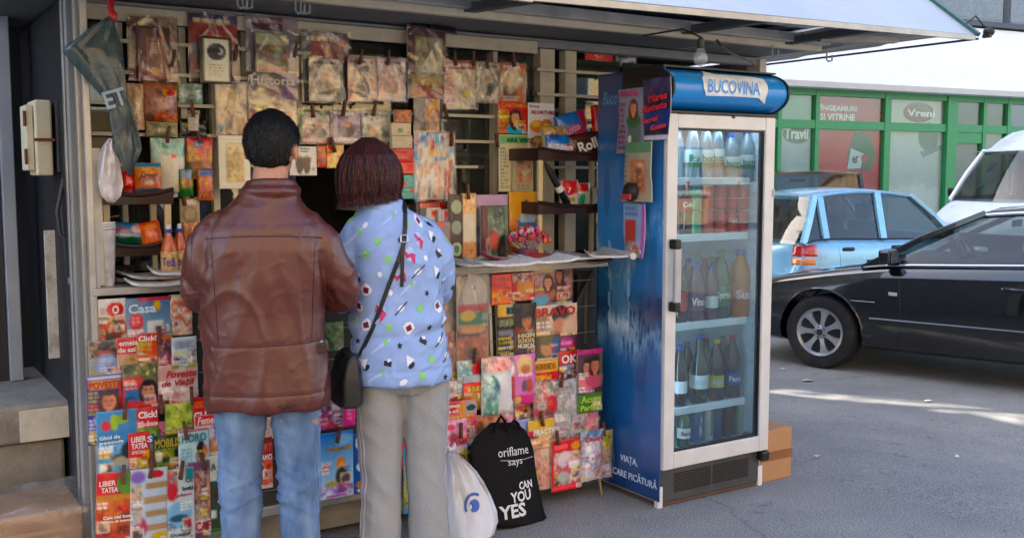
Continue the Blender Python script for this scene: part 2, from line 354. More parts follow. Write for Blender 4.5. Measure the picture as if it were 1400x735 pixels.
def mag(name, px, ops, label, cat='magazine', Y=3.8, roll=0., lean=0., wrap=0, titles=(), group=None, cell=.0055, bow=.004, thick=.005, pegs=(), puff=0., wr=.0, curl=.0, yaw=0., matl=None, kind=None):
    """px = left, top, right, bottom in the survey photo; stands on the real plane y = Y"""
    x0, y0, x1, y1 = px; yc = (y0 + y1) / 2; xc = (x0 + x1) / 2
    a, b = PY(x0, yc, Y), PY(x1, yc, Y); t, bo = PY(xc, y0, Y), PY(xc, y1, Y); w = b.x - a.x; h = t.z - bo.z
    SEED[0] += 1; sh = Sheet(w, h, cell, SEED[0])
    for op in ops: run(sh, [op], False)
    if name == 'magazine' and w > .07:      # coverlines, a small inset picture and a barcode, as on any weekly
        q = sh.rs
        for k in range(4):
            u0 = q.choice([.03, .04, .55, .6]); v0 = .34 + .55 * q.rand(); sh.text(u0, v0, u0 + .36, min(.98, v0 + .05 + .08 * q.rand()), ['#f0ece4', '#e8d838', '#181818', '#c81c24', '#f4f0e8'][q.randint(5)], 2 + q.randint(2), .9)
        u0, v0 = q.choice([.05, .62]), .6 + .22 * q.rand(); sh.rect(u0 - .015, v0 - .01, u0 + .3, v0 + .15, '#e8e4dc', .9); sh.photo(u0, v0, u0 + .28, v0 + .14, ['#5a4030', '#c89070', '#d8c8b0', '#3c5c88', '#b83c34'], 3)
        sh.rect(.8, .9, .97, .975, '#e8e8e4'); sh.rect(.82, .91, .95, .965, '#505050', .6)
    if name in ('booklet', 'album') and w > .09 and not titles:
        q = sh.rs; dk, lt = (['#2a2024', '#1c2c44', '#5c1c20', '#24382c'][q.randint(4)], ['#e0d4b8', '#d8dce0', '#e8c8a0', '#c8d8d0'][q.randint(4)])
        sh.text(.1, .05, .9, .16, lt if sh.a[: sh.ny // 6].mean() < .3 else dk, 1, .9); cx, cy = .35 + .3 * q.rand(), .5 + .1 * q.rand(); sh.ell(cx, cy + .12, .26, .2, dk, .15, .8); sh.ell(cx, cy - .08, .12, .09, ['#b88c6c', '#c8b090', '#8c6c54'][q.randint(3)], .15, .9)
        sh.rect(.0, .0, .03, 1., dk, .7); sh.text(.12, .82, .8, .95, lt, 2, .8)
    sh.rub()
    if group == 'film-wrapped papers pegged up across the kiosk windows': sh.a = np.clip(sh.a * 1.35, 0, .85)      # upper rows brightened in their print colour
    e = thing(name, label, cat, ((a.x + b.x) / 2, Y, bo.z), group=group, rot=(R(lean), R(roll), R(yaw)))
    m = matl or (WRAPPED if wrap == 1 else (FOIL if puff else GLOSSY))
    me = sheet_mesh('cover', sh, [m], thick, bow, curl, wr or (.003 if wrap else .0015), SEED[0], puff)
    c = link('packet' if puff else 'cover', me, e)
    if titles:
        for tt in titles:
            s_, u, v, hh, col = tt[:5]; wd = tt[5] if len(tt) > 5 else None; sh_ = tt[6] if len(tt) > 6 else 0.; tilt = tt[7] if len(tt) > 7 else 0.; mb = MB()
            off = -(.0015 + bow * .95 + (.004 if wrap else .0015) + puff * 1.0 + (wr or 0))
            M = world_of(e) @ Matrix.Translation(Vector(((u - .5) * w, off, (1 - v) * h))) @ Euler((0, R(-tilt), 0)).to_matrix().to_4x4()
            add_text(mb, s_, M, (wd * w) if wd else None, hh * h, 0, .025, .001, sh_, 'l'); mb.build('title', ink(col), e, fix=False)
    if wrap == 2: link('plastic_sleeve', sleeve_mesh(w, h, SEED[0]), e)
    for i, (qx, qy) in enumerate(pegs): peg(qx, qy, Y - .012, ('clipping ' if len(pegs) == 1 else ('at left on ', 'at right on ')[i]) + 'the ' + ' '.join(label.split()[:8]), rnd.uniform(-14, 14))
    return e
# ---------------------------------------------------------------- ground
def gz(x, y):
    t = min(1, max(0, (x + .25 * (y - 3.5) - 4.1) / 2.2)); return -.15 * t * t * (3 - 2 * t)
def asphalt():
    m = bpy.data.materials.new('asphalt'); m.use_nodes = True; n = m.node_tree.nodes; l = m.node_tree.links; b = n['Principled BSDF']
    tc = n.new('ShaderNodeTexCoord')
    def nz(s, d=6, r=.6):
        q = n.new('ShaderNodeTexNoise'); q.inputs['Scale'].default_value = s; q.inputs['Detail'].default_value = d; q.inputs['Roughness'].default_value = r; l.new(tc.outputs['Object'], q.inputs[0]); return q
    def ramp(src, p0, c0, p1, c1):
        q = n.new('ShaderNodeValToRGB'); l.new(src, q.inputs[0]); e = q.color_ramp.elements; e[0].position = p0; e[0].color = c0; e[1].position = p1; e[1].color = c1; return q
    def mix(f, a, c, t='MIX'):
        q = n.new('ShaderNodeMix'); q.data_type = 'RGBA'; q.blend_type = t
        if isinstance(f, float): q.inputs[0].default_value = f
        else: l.new(f, q.inputs[0])
        l.new(a, q.inputs[6])
        if isinstance(c, tuple): q.inputs[7].default_value = c
        else: l.new(c, q.inputs[7])
        return q.outputs[2]
    base = ramp(nz(1.3, 8, .65).outputs[0], .3, (.20, .199, .196, 1), .7, (.30, .293, .28, 1))
    grain = ramp(nz(120, 4).outputs[0], .32, (.42, .42, .42, 1), .68, (1.6, 1.57, 1.5, 1))
    c = mix(1., base.outputs[0], grain.outputs[0], 'MULTIPLY')
    vo = n.new('ShaderNodeTexVoronoi'); vo.inputs['Scale'].default_value = 95; l.new(tc.outputs['Object'], vo.inputs[0])
    st = ramp(vo.outputs['Distance'], .09, (1, 1, 1, 1), .16, (0, 0, 0, 1)); c = mix(ramp(nz(33, 2).outputs[0], .56, (0, 0, 0, 1), .62, (.75, .75, .75, 1)).outputs[0], c, mix(st.outputs[0], c, (.32, .31, .29, 1)))
    sp = nz(4.2, 9, .75); sp.inputs['Distortion'].default_value = .7
    c = mix(ramp(sp.outputs[0], .59, (0, 0, 0, 1), .70, (.75, .75, .75, 1)).outputs[0], c, (.035, .034, .033, 1))
    s2 = nz(9, 6, .7); c = mix(ramp(s2.outputs[0], .66, (0, 0, 0, 1), .72, (.6, .6, .6, 1)).outputs[0], c, (.25, .245, .23, 1))
    mp = n.new('ShaderNodeMixRGB'); mp.blend_type = 'ADD'; mp.inputs[0].default_value = .35; l.new(tc.outputs['Object'], mp.inputs[1]); l.new(nz(2.2, 5).outputs['Color'], mp.inputs[2])
    vc = n.new('ShaderNodeTexVoronoi'); vc.feature = 'DISTANCE_TO_EDGE'; vc.inputs['Scale'].default_value = .3; l.new(mp.outputs[0], vc.inputs[0])
    cr = ramp(vc.outputs['Distance'], .0, (.35, .35, .35, 1), .005, (0, 0, 0, 1)); c = mix(cr.outputs[0], c, (.05, .048, .045, 1))
    l.new(c, b.inputs['Base Color']); b.inputs['Roughness'].default_value = .88; b.inputs['Specular IOR Level'].default_value = .25
    bp = n.new('ShaderNodeBump'); bp.inputs['Strength'].default_value = .6; bp.inputs['Distance'].default_value = .006; l.new(nz(180, 4).outputs[0], bp.inputs['Height']); l.new(bp.outputs[0], b.inputs['Normal'])
    return m
xs = [-90, -40, -15, -6] + [-3 + .5 * i for i in range(31)] + [14, 20, 35, 60, 110]; ys = [-90, -40, -16, -6] + [-2 + .5 * i for i in range(31)] + [16, 22, 40, 70, 120]
b = MB(); nx = len(xs); b.v = [(x, y, gz(x, y)) for y in ys for x in xs]
b.f = [(j * nx + i, j * nx + i + 1, (j + 1) * nx + i + 1, (j + 1) * nx + i) for j in range(len(ys) - 1) for i in range(nx - 1)]; b.m = [0] * len(b.f)
b.build('ground', asphalt(), None, smooth='all', kind='structure', fix=False)
# scraps and stains lying on the asphalt
paper_scrap = mat('paper_scrap', '#c9c7c0', .7)
for i, (px, py, sz) in enumerate([(1104, 521, .07), (1269, 549, .05), (1117, 626, .03), (1308, 626, .02), (1070, 505, .04)]):
    z = -.15 if py < 600 else gz(*PZ(px, py, -.1)[:2]); p = PZ(px, py, z); p = PZ(px, py, gz(p.x, p.y)); b = MB(); q = rnd.uniform(0, 3)
    pts = [(sz * math.cos(q + k * 1.2) * rnd.uniform(.6, 1), sz * .7 * math.sin(q + k * 1.2) * rnd.uniform(.6, 1)) for k in range(5)]
    vs = [(p.x + u, p.y + v, gz(p.x + u, p.y + v) + .006 + rnd.uniform(0, .012)) for u, v in pts]
    b.add(vs + [(v[0], v[1], v[2] + .001) for v in vs], [tuple(range(5)), tuple(range(5, 10))])
    tag(b.build('paper_scrap', paper_scrap, None), ['torn white paper scrap on the asphalt just below the black car front wheel', 'small white paper scrap on the asphalt below the black car front door', 'tiny pale scrap on the asphalt to the right of the brown carton', 'tiny pale scrap on the open asphalt at lower right', 'small pale scrap on the asphalt left of the black car front wheel'][i], 'litter')

# ---------------------------------------------------------------- shop across the street
SA = R(-7.2); SH = Matrix.Translation(Vector((17.3, 13.3, -.15))) @ Matrix.Rotation(SA, 4, 'Z')
def shp(o): return SH @ Vector(o)
def onshop(px, py, d=0.):
    """where a line of sight meets the shop front, in shop coordinates"""
    nrm = (SH.to_3x3() @ Vector((0, 1, 0))); p0 = SH @ Vector((0, -d, 0)); r_ = ray(px, py); t = (p0 - EYE).dot(nrm) / r_.dot(nrm); return SH.inverted() @ (EYE + r_ * t)
green = mat('green_painted_aluminium', '#2a8a4a', .4, var=.08, spec=.5); white_panel = mat('white_fascia_sheet', '#f2f3f4', .5, var=.02, dirt=.12, dirtcol='#c8c8c4')
shop_wall = mat('grey_render', '#a9a49a', .85, var=.12, bump=.3); dark_in = mat('dark_interior', '#14161a', .9)
shopT = thing('shop', 'low shop with white fascia, green window frames and posters across the street', 'shop', SH.translation, SA)
bx = lambda b, *a, mi=0: b.box(*a, mi=mi, M=SH)
SPX = (onshop(1208, 128).z - onshop(1208, 228).z) / 100; ztop = onshop(1208, 128).z; zmid = onshop(1208, 173).z; zf = 4.45
X0, X1 = -9.5, 18
b = MB(); bx(b, X0, X1, .25, 8, 0, zf - .1); b.build('wall', dark_in, shopT)
b = MB(); 
prof = [(-.42, ztop + .02), (-.50, ztop + .12), (-.36, zf + .22), (-.30, zf + .24), (.3, zf + .24), (.3, ztop + .02)]
vs = [shp((x, y, z)) for x in (X0 - .3, X1) for y, z in prof]; n6 = len(prof)
b.add(vs, [tuple(range(n6)), tuple(range(n6, 2 * n6))] + [(k, (k + 1) % n6, (k + 1) % n6 + n6, k + n6) for k in range(n6)]); b.build('fascia', white_panel, shopT)
b = MB(); bx(b, X0 - .35, X1, -.46, 8.2, zf + .26, zf + .36); b.build('gutter', mat('dark_gutter', '#4a4e58', .6), shopT)
pxs = [1066, 1113, 1209, 1297, 1341, 1374, 1420]  # frame posts
fx = [onshop(p, 200).x for p in pxs]; fx = [fx[0] - 3.2, fx[0] - 1.6] + [onshop(1062, 200).x] + fx[1:] + [fx[-1] + 1.4, fx[-1] + 3.2]
for i, x in enumerate(fx):
    b = MB(); wdt = .16 if i in (4, 5) else .09
    if i == 5: bx(b, x - .16, x + .12, -.10, .1, 0, ztop)
    else: bx(b, x - wdt / 2, x + wdt / 2, -.08, .1, 0, ztop)
    b.build('frame_post', green, shopT)
for z0, z1 in ((ztop - .1, ztop + .02), (zmid - .08, zmid + .08), (.25, .4)):
    b = MB(); bx(b, X0, X1, -.07, .09, z0, z1); b.build('frame_rail', green, shopT)
b = MB(); bx(b, X0, X1, -.05, .12, 0, .25); b.build('low_wall', shop_wall, shopT)
shopglass = glass('shop_window_glass', '#eef4f2', .02, .015, .01, '#d8dcd8', .12, 1.2)
for i in range(len(fx) - 1):
    for (z0, z1) in ((.4, zmid - .08), (zmid + .08, ztop - .1)):
        b = MB(); bx(b, fx[i] + .05, fx[i + 1] - .05, -.012, -.004, z0, z1); b.build('window_pane', shopglass, shopT)
# window films and lettering behind the glass
pos = lambda n_, c, r_=.6: mat(n_, c, r_, var=.08, vs=2)
def film(i, z0, z1, c, name='window_poster'):
    b = MB(); bx(b, fx[i] + .06, fx[i + 1] - .06, .03, .036, z0, z1); return b.build(name, pos('poster_' + c.strip('#'), c), shopT)
iA = 2
film(iA, .4, zmid - .08, '#a8b8b8'); film(iA, zmid + .08, ztop - .1, '#7fa48c'); film(iA + 1, .4, zmid - .08, '#c8323c'); film(iA + 1, zmid + .08, ztop - .1, '#b84038')
film(iA + 2, .4, zmid - .08, '#c8ccc4'); film(iA + 2, zmid + .08, ztop - .1, '#c0bdb0')
film(iA + 3, .4, zmid - .08, '#8d9088'); film(iA + 3, zmid + .08, ztop - .1, '#4d5a50'); film(iA + 4, zmid + .08, ztop - .1, '#4d5a50'); film(iA + 5, zmid + .08, ztop - .1, '#5a6c88'); film(iA + 4, .4, zmid - .08, '#9aa29a')
def shoptext(s, px, py, hpx, wpx, c, tilt=0., d=-.026, shear=0.):
    p = onshop(px, py, d); q = onshop(px + wpx, py, d); h = hpx * SPX; b = MB()
    M = SH @ Matrix.Translation(Vector((p.x, -d, p.z))) @ Euler((0, R(-tilt), 0)).to_matrix().to_4x4(); add_text(b, s, M, (q.x - p.x), h, 0, .03, .001, shear); b.build('window_lettering', ink(c), shopT, fix=False)
def shopdisc(px, py, rx, ry, c, d=-.030):
    p = onshop(px, py, d); b = MB(); k = SPX; b.prism([(p.x + rx * k * math.cos(t) * 1.15, p.z + ry * k * math.sin(t)) for t in [2 * PI * i / 32 for i in range(32)]], -d + .0, -d + .002, M=SH); b.build('window_emblem', pos('emblem_' + c.strip('#'), c), shopT)
shopdisc(1089, 184, 20, 12, '#1d6b48'); shoptext('Travil', 1072, 190, 15, 33, '#e8eee8'); shoptext('ÎNGEAMURI', 1121, 151, 9, 50, '#dfe4dc'); shoptext('SI VITRINE', 1121, 164, 9, 48, '#dfe4dc')
shopdisc(1256, 154, 26, 14, '#b8403c'); shoptext('Vreni', 1240, 159, 10, 38, '#f0e8e0')
shopdisc(1270, 187, 18, 20, '#6fa48a'); 
p = [onshop(*q, -.028) for q in ((1168, 178), (1190, 186), (1196, 212), (1190, 232), (1158, 232), (1160, 205))]
b = MB(); b.prism([(q.x, q.z) for q in p], .022, .028, M=SH); b.build('window_emblem', pos('poster_green', '#2f6a4c'), shopT)
p = [onshop(*q, -.025) for q in ((1163, 203), (1181, 210), (1176, 230), (1158, 231))]
b = MB(); b.prism([(q.x, q.z) for q in p], .018, .0205, M=SH); b.build('window_emblem', pos('poster_white', '#c8ccc8'), shopT)
shopdisc(1182, 217, 5.5, 6, '#b8303c', -.015); shoptext('er', 1166, 224, 9, 9, '#3a3a3a', 12, -.012)
p = [onshop(*q, -.026) for q in ((1258, 207), (1288, 198), (1290, 203), (1262, 215))]
b = MB(); b.prism([(q.x, q.z) for q in p], .02, .025, M=SH); b.build('window_emblem', pos('poster_grey', '#8a9aa0'), shopT)
b = MB(); xd = onshop(1318, 220).x; bx(b, xd - .55, xd - .45, -.06, .02, 0, zmid - .08); bx(b, xd + .45, xd + .55, -.06, .02, 0, zmid - .08); bx(b, xd - .45, xd + .45, -.06, .02, zmid - .3, zmid - .09); b.build('door_frame', green, shopT)
b = MB(); b.tube([shp((xd - .42, -.06, 1.0)), shp((xd - .42, -.12, 1.05)), shp((xd - .42, -.12, 1.35)), shp((xd - .42, -.06, 1.4))], .015); b.build('door_handle', mat('steel', '#b0b2b4', .3, .9), shopT)

# ---------------------------------------------------------------- blocks of flats: behind the shop, behind the kiosk and behind the viewer
def block(name, label, loc, rz, w, d, h, wallc, seed, step=3.0, ww=1.5, balc=(), fl=2.9, y0=1.0, faces=('f',), trim='#d8d6d0'):
    T = thing(name, label, 'building', loc, rz); M = world_of(T); rr = random.Random(seed)
    wm = mat('render_' + name + str(seed), wallc, .9, var=.1, vs=.6, bump=.2, bs=30, dirt=.35, dirtcol='#6a6258', ds=.5); fr = mat('window_frame_white', '#cfd0d0', .5); gl = mat('flat_window_glass', '#2b3440', .06, var=.3, vs=1, coat=.5); bc = mat('balcony_panel', '#8f9290', .7, dirt=.4, dirtcol='#5a5852')
    b = MB(); b.box(0, w, 0, d, 0, h, M=M); b.build('wall', wm, T)
    b = MB(); b.box(-.3, w + .3, -.3, d + .3, h, h + .3, M=M); b.build('roof', mat('roof_edge', '#77736c', .8), T)
    wx = MB(); 
    wx.box(-ww / 2, ww / 2, -.03, .05, 0, 1.5); wx.box(-ww / 2 + .07, ww / 2 - .07, -.045, -.031, .07, 1.43, 1)
    wx.box(-.04, .04, -.07, -.046, .0, 1.5); wx.box(-ww / 2 - .1, ww / 2 + .1, -.14, -.031, -.08, -.003)
    proto = None
    nfl = int((h - y0) / fl)
    for f in range(nfl):
        for i in range(int(w / step)):
            x = step * (i + .5); z = y0 + f * fl
            if proto is None: proto = wx.build('window', [fr, gl], None); o = proto
            else: o = proto.copy(); COL.objects.link(o)
            o.parent = T; o.location = (x, 0, z)
    for (bx0, bx1, f) in balc:
        b = MB(); z = y0 + f * fl - .9; b.box(bx0, bx1, -1.25, .0, z, z + .16, M=M); b.build('balcony_slab', mat('balcony_slab', '#9a968e', .85), T)
        b = MB(); b.box(bx0, bx1, -1.25, -1.19, z + .17, z + 1.15, M=M); b.box(bx0, bx0 + .06, -1.18, -.01, z + .17, z + 1.15, M=M); b.box(bx1 - .06, bx1, -1.18, -.01, z + .17, z + 1.15, M=M); b.build('balcony_front', bc, T)
        b = MB(); b.box(bx0 - .02, bx1 + .02, -1.28, -1.16, z + 1.152, z + 1.2, M=M); b.build('balcony_rail', fr, T)
    return T
block('apartment_block', 'beige apartment block with balconies rising behind the white shop', (-2.93, 22.5, -.15), R(-4), 50, 11, 20, '#ab9f92', 3, 3.4, 1.5, [(29.6, 33.6, f) for f in range(5)] + [(11, 15, f) for f in range(5)] + [(34, 38, f) for f in range(5)], y0=1.4)
block('apartment_block', 'unseen tall block of flats added behind the kiosk to shade it', (-26.95, 12.5, 0), 0, 26.0, 5.5, 19, '#9c9488', 4, 3.2, 1.5)  # unseen block, placed and sized to shade the kiosk and street
block('apartment_block', 'sunlit cream block of flats facing the kiosk from across the road', (30, -17, 0), PI, 62, 12, 14.5, '#c9a878', 5, 3.2, 1.6, [(4 + 9.6 * k, 7 + 9.6 * k, f) for k in range(6) for f in range(4)])

# unseen leafy tree, added behind the kiosk to cut the sun streak short
TR_ = thing('added_shade_tree', 'unseen leafy tree added behind the kiosk to shade the road', 'tree', (2.3, 12.2, 0))
bark = mat('bark', '#4a3f34', .9, var=.3, vs=12, bump=.8, bs=20); leaf = mat('leaf_green', '#44602a', .6, var=.4, vs=2)
b = MB(); b.tube([(2.3, 12.2, -.15), (2.32, 12.2, 2.5), (2.25, 12.25, 5), (2.2, 12.2, 7.6)], [.2, .16, .13, .08], 10); b.build('trunk', bark, TR_, smooth=True)
tr = random.Random(4)
for k in range(9):
    a_ = k * 2.4; z0 = 5 + .35 * k; b = MB(); b.tube([(2.25, 12.2, z0), (2.25 + .8 * math.cos(a_), 12.2 + .8 * math.sin(a_), z0 + .9), (2.25 + 1.6 * math.cos(a_), 12.2 + 1.6 * math.sin(a_), z0 + 2.2)], [.06, .04, .015], 6); b.build('limb', bark, TR_)
b = MB()
for k in range(46):
    c = Vector((2.3, 12.2, 9.2)) + Vector((tr.gauss(0, .95), tr.gauss(0, .95), tr.gauss(0, 1.0)))
    for j in range(110):
        q = c + Vector((tr.gauss(0, .28), tr.gauss(0, .28), tr.gauss(0, .24))); u = Vector((tr.gauss(0, 1), tr.gauss(0, 1), tr.gauss(0, 1))).normalized() * .06; v = u.orthogonal().normalized() * .04; b.add([q - u, q + v, q + u, q - v], [(0, 1, 2, 3)])
b.build('crown', leaf, TR_, fix=False, kind='stuff')
# ---------------------------------------------------------------- the newspaper kiosk
KT = thing('newspaper_kiosk', 'metal newspaper kiosk with pale counter, raised awning and magazine racks', 'kiosk', (.72, 3.83, 0))
alu = mat('aged_aluminium', '#a9a8a4', .38, .55, var=.15, vs=6, dirt=.35, dirtcol='#5e5a52', ds=7); cream = mat('cream_painted_steel', '#c9c1ab', .5, var=.08, dirt=.35, dirtcol='#7d705c', ds=9)
greyp = mat('grey_painted_panel', '#8b8e8f', .55, var=.1, dirt=.4, dirtcol='#55524c', ds=4); darkp = mat('dark_grey_panel', '#2e3031', .6, var=.2, dirt=.4, dirtcol='#121212', ds=4)
wood = mat('pale_counter_board', '#c6bea9', .6, var=.12, vs=14, dirt=.45, dirtcol='#75684f', ds=11, stretch=(1, 8, 8)); ceilm = mat('awning_lining', '#6d7073', .6, var=.1, dirt=.4, dirtcol='#3c3b38', ds=3)
zinc = mat('zinc_sheet', '#b4bac0', .45, .15, var=.08, vs=2.5, dirt=.25, dirtcol='#7b7f86', ds=5, bump=.15, bs=4); concrete = mat('concrete', '#8a857b', .9, var=.2, vs=9, bump=.5, bs=50, dirt=.5, dirtcol='#4c463c', ds=5)
def kb(name, m, *a, **k): b = MB(); b.box(*a); return b.build(name, m, KT, **k)
CY = 3.83; WY = 4.35; KR = PY(1027, 90, 4.38).x; print('KR', KR); HZ = 2.13
# floor, plinth, lower front wall with ribs
kb('plinth', concrete, .84, 3.03, 3.98, 6.2, .03, .2); kb('floor', greyp, .76, 3.03, 3.94, 6.2, .2, .26); kb('plinth', concrete, 3.032, KR - .02, 4.42, 6.2, -.1, .2); kb('floor', greyp, 3.032, KR, 4.40, 6.2, .2, .26); kb('lower_wall', darkp, 3.032, KR, 4.40, 4.43, .262, 1.06)
b = MB(); b.box(.78, 3.03, 3.96, 4.0, .262, 1.06); b.build('lower_wall', darkp, KT)
for i in range(20):
    x = .84 + i * .11; kb('wall_rib', darkp, x, x + .028, 3.935, 3.958, .27, 1.05)
kb('rack_rail', alu, .78, 3.02, 3.85, 3.93, .175, .215, bevel=.003)
kb('counter_left', alu, .72, 1.62, CY, 4.33, 1.095, 1.122, bevel=.003); kb('counter', wood, 1.623, 3.035, CY, 4.33, 1.092, 1.122, bevel=.004)
for x in (1.05, 1.9, 2.75): b = MB(); b.bar((x, 3.96, .8), (x, 3.88, 1.088), .02, .02); b.build('counter_bracket', darkp, KT)
b = MB(); b.bar((3.0, 3.90, 1.07), (2.78, 3.905, .72), .022, .012, up=(0, 1, 0)); b.build('brace', darkp, KT)
# rack backing: dark board, thin wires, white bars
for x0, x1 in ((.80, 1.42), (1.45, 2.10), (2.32, 2.86)): kb('rack_board', mat('rack_board', '#33312f', .8), x0, x1, 3.875, 3.885, .22, 1.06)
wire = mat('galvanised_wire', '#9d9c97', .4, .8)
for k in range(7):
    z = .28 + k * .125; b = MB(); b.tube([(.8, 3.862, z), (1.5, 3.86, z - .004), (2.2, 3.862, z), (2.98, 3.86, z)], .0022, 5); b.build('rack_wire', wire, KT)
for px in (668, 677): 
    p, q = PY(px, 378, 3.865), PY(px + 5, 505, 3.865); b = MB(); b.bar(p, q, .013, .008, up=(0, 1, 0)); b.build('rack_upright', cream, KT)
b = MB(); lk = mat('chain_steel', '#6f6d6a', .4, .8); p = PY(800, 420, 3.93)
for k in range(10):
    c = Vector((p.x, 3.925, 1.0 - k * .03)); b.tube([c + Vector((.006 * math.cos(t) * (k % 2), .006 * math.cos(t) * ((k + 1) % 2), .017 * math.sin(t))) for t in [PI * j / 4 for j in range(9)]], .002, 4, cap=False)
b.build('chain', lk, KT, kind='stuff')
# left cheek: posts and dark side wall
for x0, x1, y0, y1, m, z0 in ((.700, .724, 3.90, 3.93, alu, .02), (.695, .722, 4.02, 4.06, greyp, .02), (.70, .722, 4.14, 4.17, alu, .02)): kb('side_post', m, x0, x1, y0, y1, z0, 2.19, bevel=.003)
kb('side_post', alu, .712, .735, 3.84, 3.87, .1, 2.19, bevel=.003); kb('side_wall', mat('black_side_sheet', '#131418', .6, dirt=.3, dirtcol='#2c2a28'), .726, .738, 3.94, 6.2, 0.03, 2.19); 
kb('side_jamb', cream, .745, .775, 3.90, 3.95, 1.125, 1.62, bevel=.003)
# window wall
kb('window_head', greyp, .74, KR, WY - .03, WY + .05, HZ + .035, 2.21, bevel=.004); kb('window_head_strip', cream, .74, 2.95, WY - .045, WY - .031, HZ - .0, HZ + .06, bevel=.003)
kb('window_head_strip', greyp, .74, KR, WY - .04, WY - .031, HZ + .065, HZ + .075)
stiles = [(165, 8), (250, 9), (292, 9), (334, 8), (370, 7), (408, 8), (600, 6), (676, 6), (744, 20), (776, 15)]
for px, w in stiles:
    a, c = PY(px - w / 2, 120, WY), PY(px + w / 2, 120, WY); z0 = 1.16 if not 400 < px < 560 else 1.7
    if px > 700: b = MB(); b.box(a.x, c.x, WY - .03, WY + .03, 1.125, HZ + .03); b.build('window_stile', cream, KT, bevel=.003)
    else: kb('window_stile', cream, a.x, c.x, WY - .01, WY + .03, z0, HZ + .0, bevel=.002)
    gxx = a.x
xk = [.75, PY(292, 120, WY).x, PY(408, 120, WY).x, PY(560, 120, WY).x, PY(676, 120, WY).x, PY(736, 120, WY).x, PY(784, 120, WY).x, 3.55, KR - .05]
kglass = glass('kiosk_window_glass', '#b9c6c0', .08, .02, .05, '#c0c4c0')
for i in range(len(xk) - 1):
    z0 = 1.13 if i not in (2,) else 1.74
    if i == 5: continue
    kb('window_pane', kglass, xk[i] + .01, xk[i + 1] - .01, WY + .032, WY + .036, z0, HZ)
b = MB(); b.box(xk[2], xk[3], WY - .012, WY + .03, 1.70, 1.735); b.build('hatch_lintel', cream, KT)
b = MB(); b.box(PY(784, 100, WY).x + .01, KR, WY + .04, WY + .05, HZ - .02, HZ); b.build('window_top_trim', greyp, KT)
for k in range(5):
    z = 2.052 - .122 * k
    if k == 4: segs = [(.76, 1.55), (2.25, 2.62), (2.94, 3.6)]
    else: segs = [(.76, 2.88), (2.90, KR - .02)]
    for x0, x1 in segs:
        kb('security_bar', cream, x0, x1, WY - .062, WY - .048, z - .007, z + .007)
        for xe in (x0 + .0, x1 - .03): kb('bar_fixing', mat('rusty_clip', '#4a3a2e', .7), xe, xe + .03, WY - .070, WY - .046, z - .009, z + .009)
# inside
kb('back_wall', mat('kiosk_inside_wall', '#3d3b36', .9), .76, KR, 5.55, 5.6, .27, 2.2); kb('right_wall', greyp, KR, KR + .03, 4.42, 6.2, -.1, 2.2)
kb('corner_post', cream, KR - .01, KR + .045, 3.97 + .33, WY + .06, .05, 2.2, bevel=.003)
for z in (1.35, 1.62, 1.87):
    kb('inner_shelf', cream, 2.1, 4.3, 4.62, 4.95, z, z + .02)
kb('inner_dark_sheet', mat('hatch_darkness', '#0e0d0e', .95), xk[2] - .25, xk[3] + .2, 4.9, 4.92, .3, 1.9)  # black sheet stands in for the dark inside of the hatch
# ceiling, roof, awning
kb('ceiling', ceilm, .55, KR + .02, 3.72, 6.2, 2.215, 2.235); kb('roof', zinc, .5, 4.8, 3.68, 6.3, 2.30, 2.36)
kb('awning_inner_beam', cream, .5, 4.3, 3.66, 3.70, 2.165, 2.225, bevel=.003); kb('awning_inner_beam', alu, .5, 4.3, 3.60, 3.645, 2.19, 2.235, bevel=.003)
hook = mat('hook_steel', '#8f9294', .4, .6)
for px in (325, 332, 404, 411, 1056, 1131):
    p = PY(px, 8, 3.655) if px < 500 else PY(px, 50, 3.655); b = MB(); b.tube([(p.x, 3.655, 2.17), (p.x, 3.655, 2.125), (p.x + .008, 3.65, 2.115), (p.x + .03, 3.645, 2.12), (p.x + .032, 3.645, 2.15)], .0045, 6); b.build('awning_hook', hook, KT)
TIP = PY(1335, 48, 3.1); AZL = 2.175; tipx, tipz = TIP.x, TIP.z
def fz(x): return AZL + (tipz - AZL) * max(0, (x - 2.1)) / (tipx - 2.1)
nseg = 24; b = MB(); fr_, bk = [], []
for i in range(nseg + 1):
    x = -.6 + (tipx + .6) * i / nseg; fr_.append((x, 3.1, fz(x))); bk.append((x - .02 + (.0 if i < nseg else -.02), 3.62, fz(x) + .42))
vs = fr_ + bk; n_ = nseg + 1
b.add(vs + [(v[0], v[1] + .006, v[2] - .006) for v in vs], [(i, i + 1, n_ + i + 1, n_ + i) for i in range(nseg)] + [(2 * n_ + i, 3 * n_ + i, 3 * n_ + i + 1, 2 * n_ + i + 1) for i in range(nseg)] + [(i, 2 * n_ + i, 2 * n_ + i + 1, i + 1) for i in range(nseg)])
b.build('awning_sheet', zinc, KT)
b = MB(); b.bar((-.6, 3.105, fz(0) - .02), (2.1, 3.105, fz(2.1) - .02), .02, .03); b.build('awning_front_beam', alu, KT)
b = MB(); b.bar((2.1, 3.105, fz(2.1) - .018), (tipx - .01, 3.105, tipz - .014), .018, .024); b.build('awning_front_beam', alu, KT)
b = MB(); b.bar((tipx, 3.09, tipz), (tipx - .04, 3.63, tipz + .43), .03, .02); b.build('awning_edge_trim', mat('dark_green_trim', '#2f5a52', .4, .3), KT)
farx = PZ(1033, 92, tipz - .01); b = MB(); b.bar((tipx, 3.09, tipz - .02), (farx.x, farx.y, tipz - .002), .012, .010); b.build('awning_side_beam', mat('dark_beam', '#3a3d40', .5, .3), KT)
for k, x in enumerate((2.17, 3.35, 4.05)): b = MB(); b.bar((x, 3.13, fz(x) - .005), (x - .0, 3.66, 2.2), .05, .035); b.build('awning_strut', mat('dark_strut', '#4b4f52', .5, .4), KT)
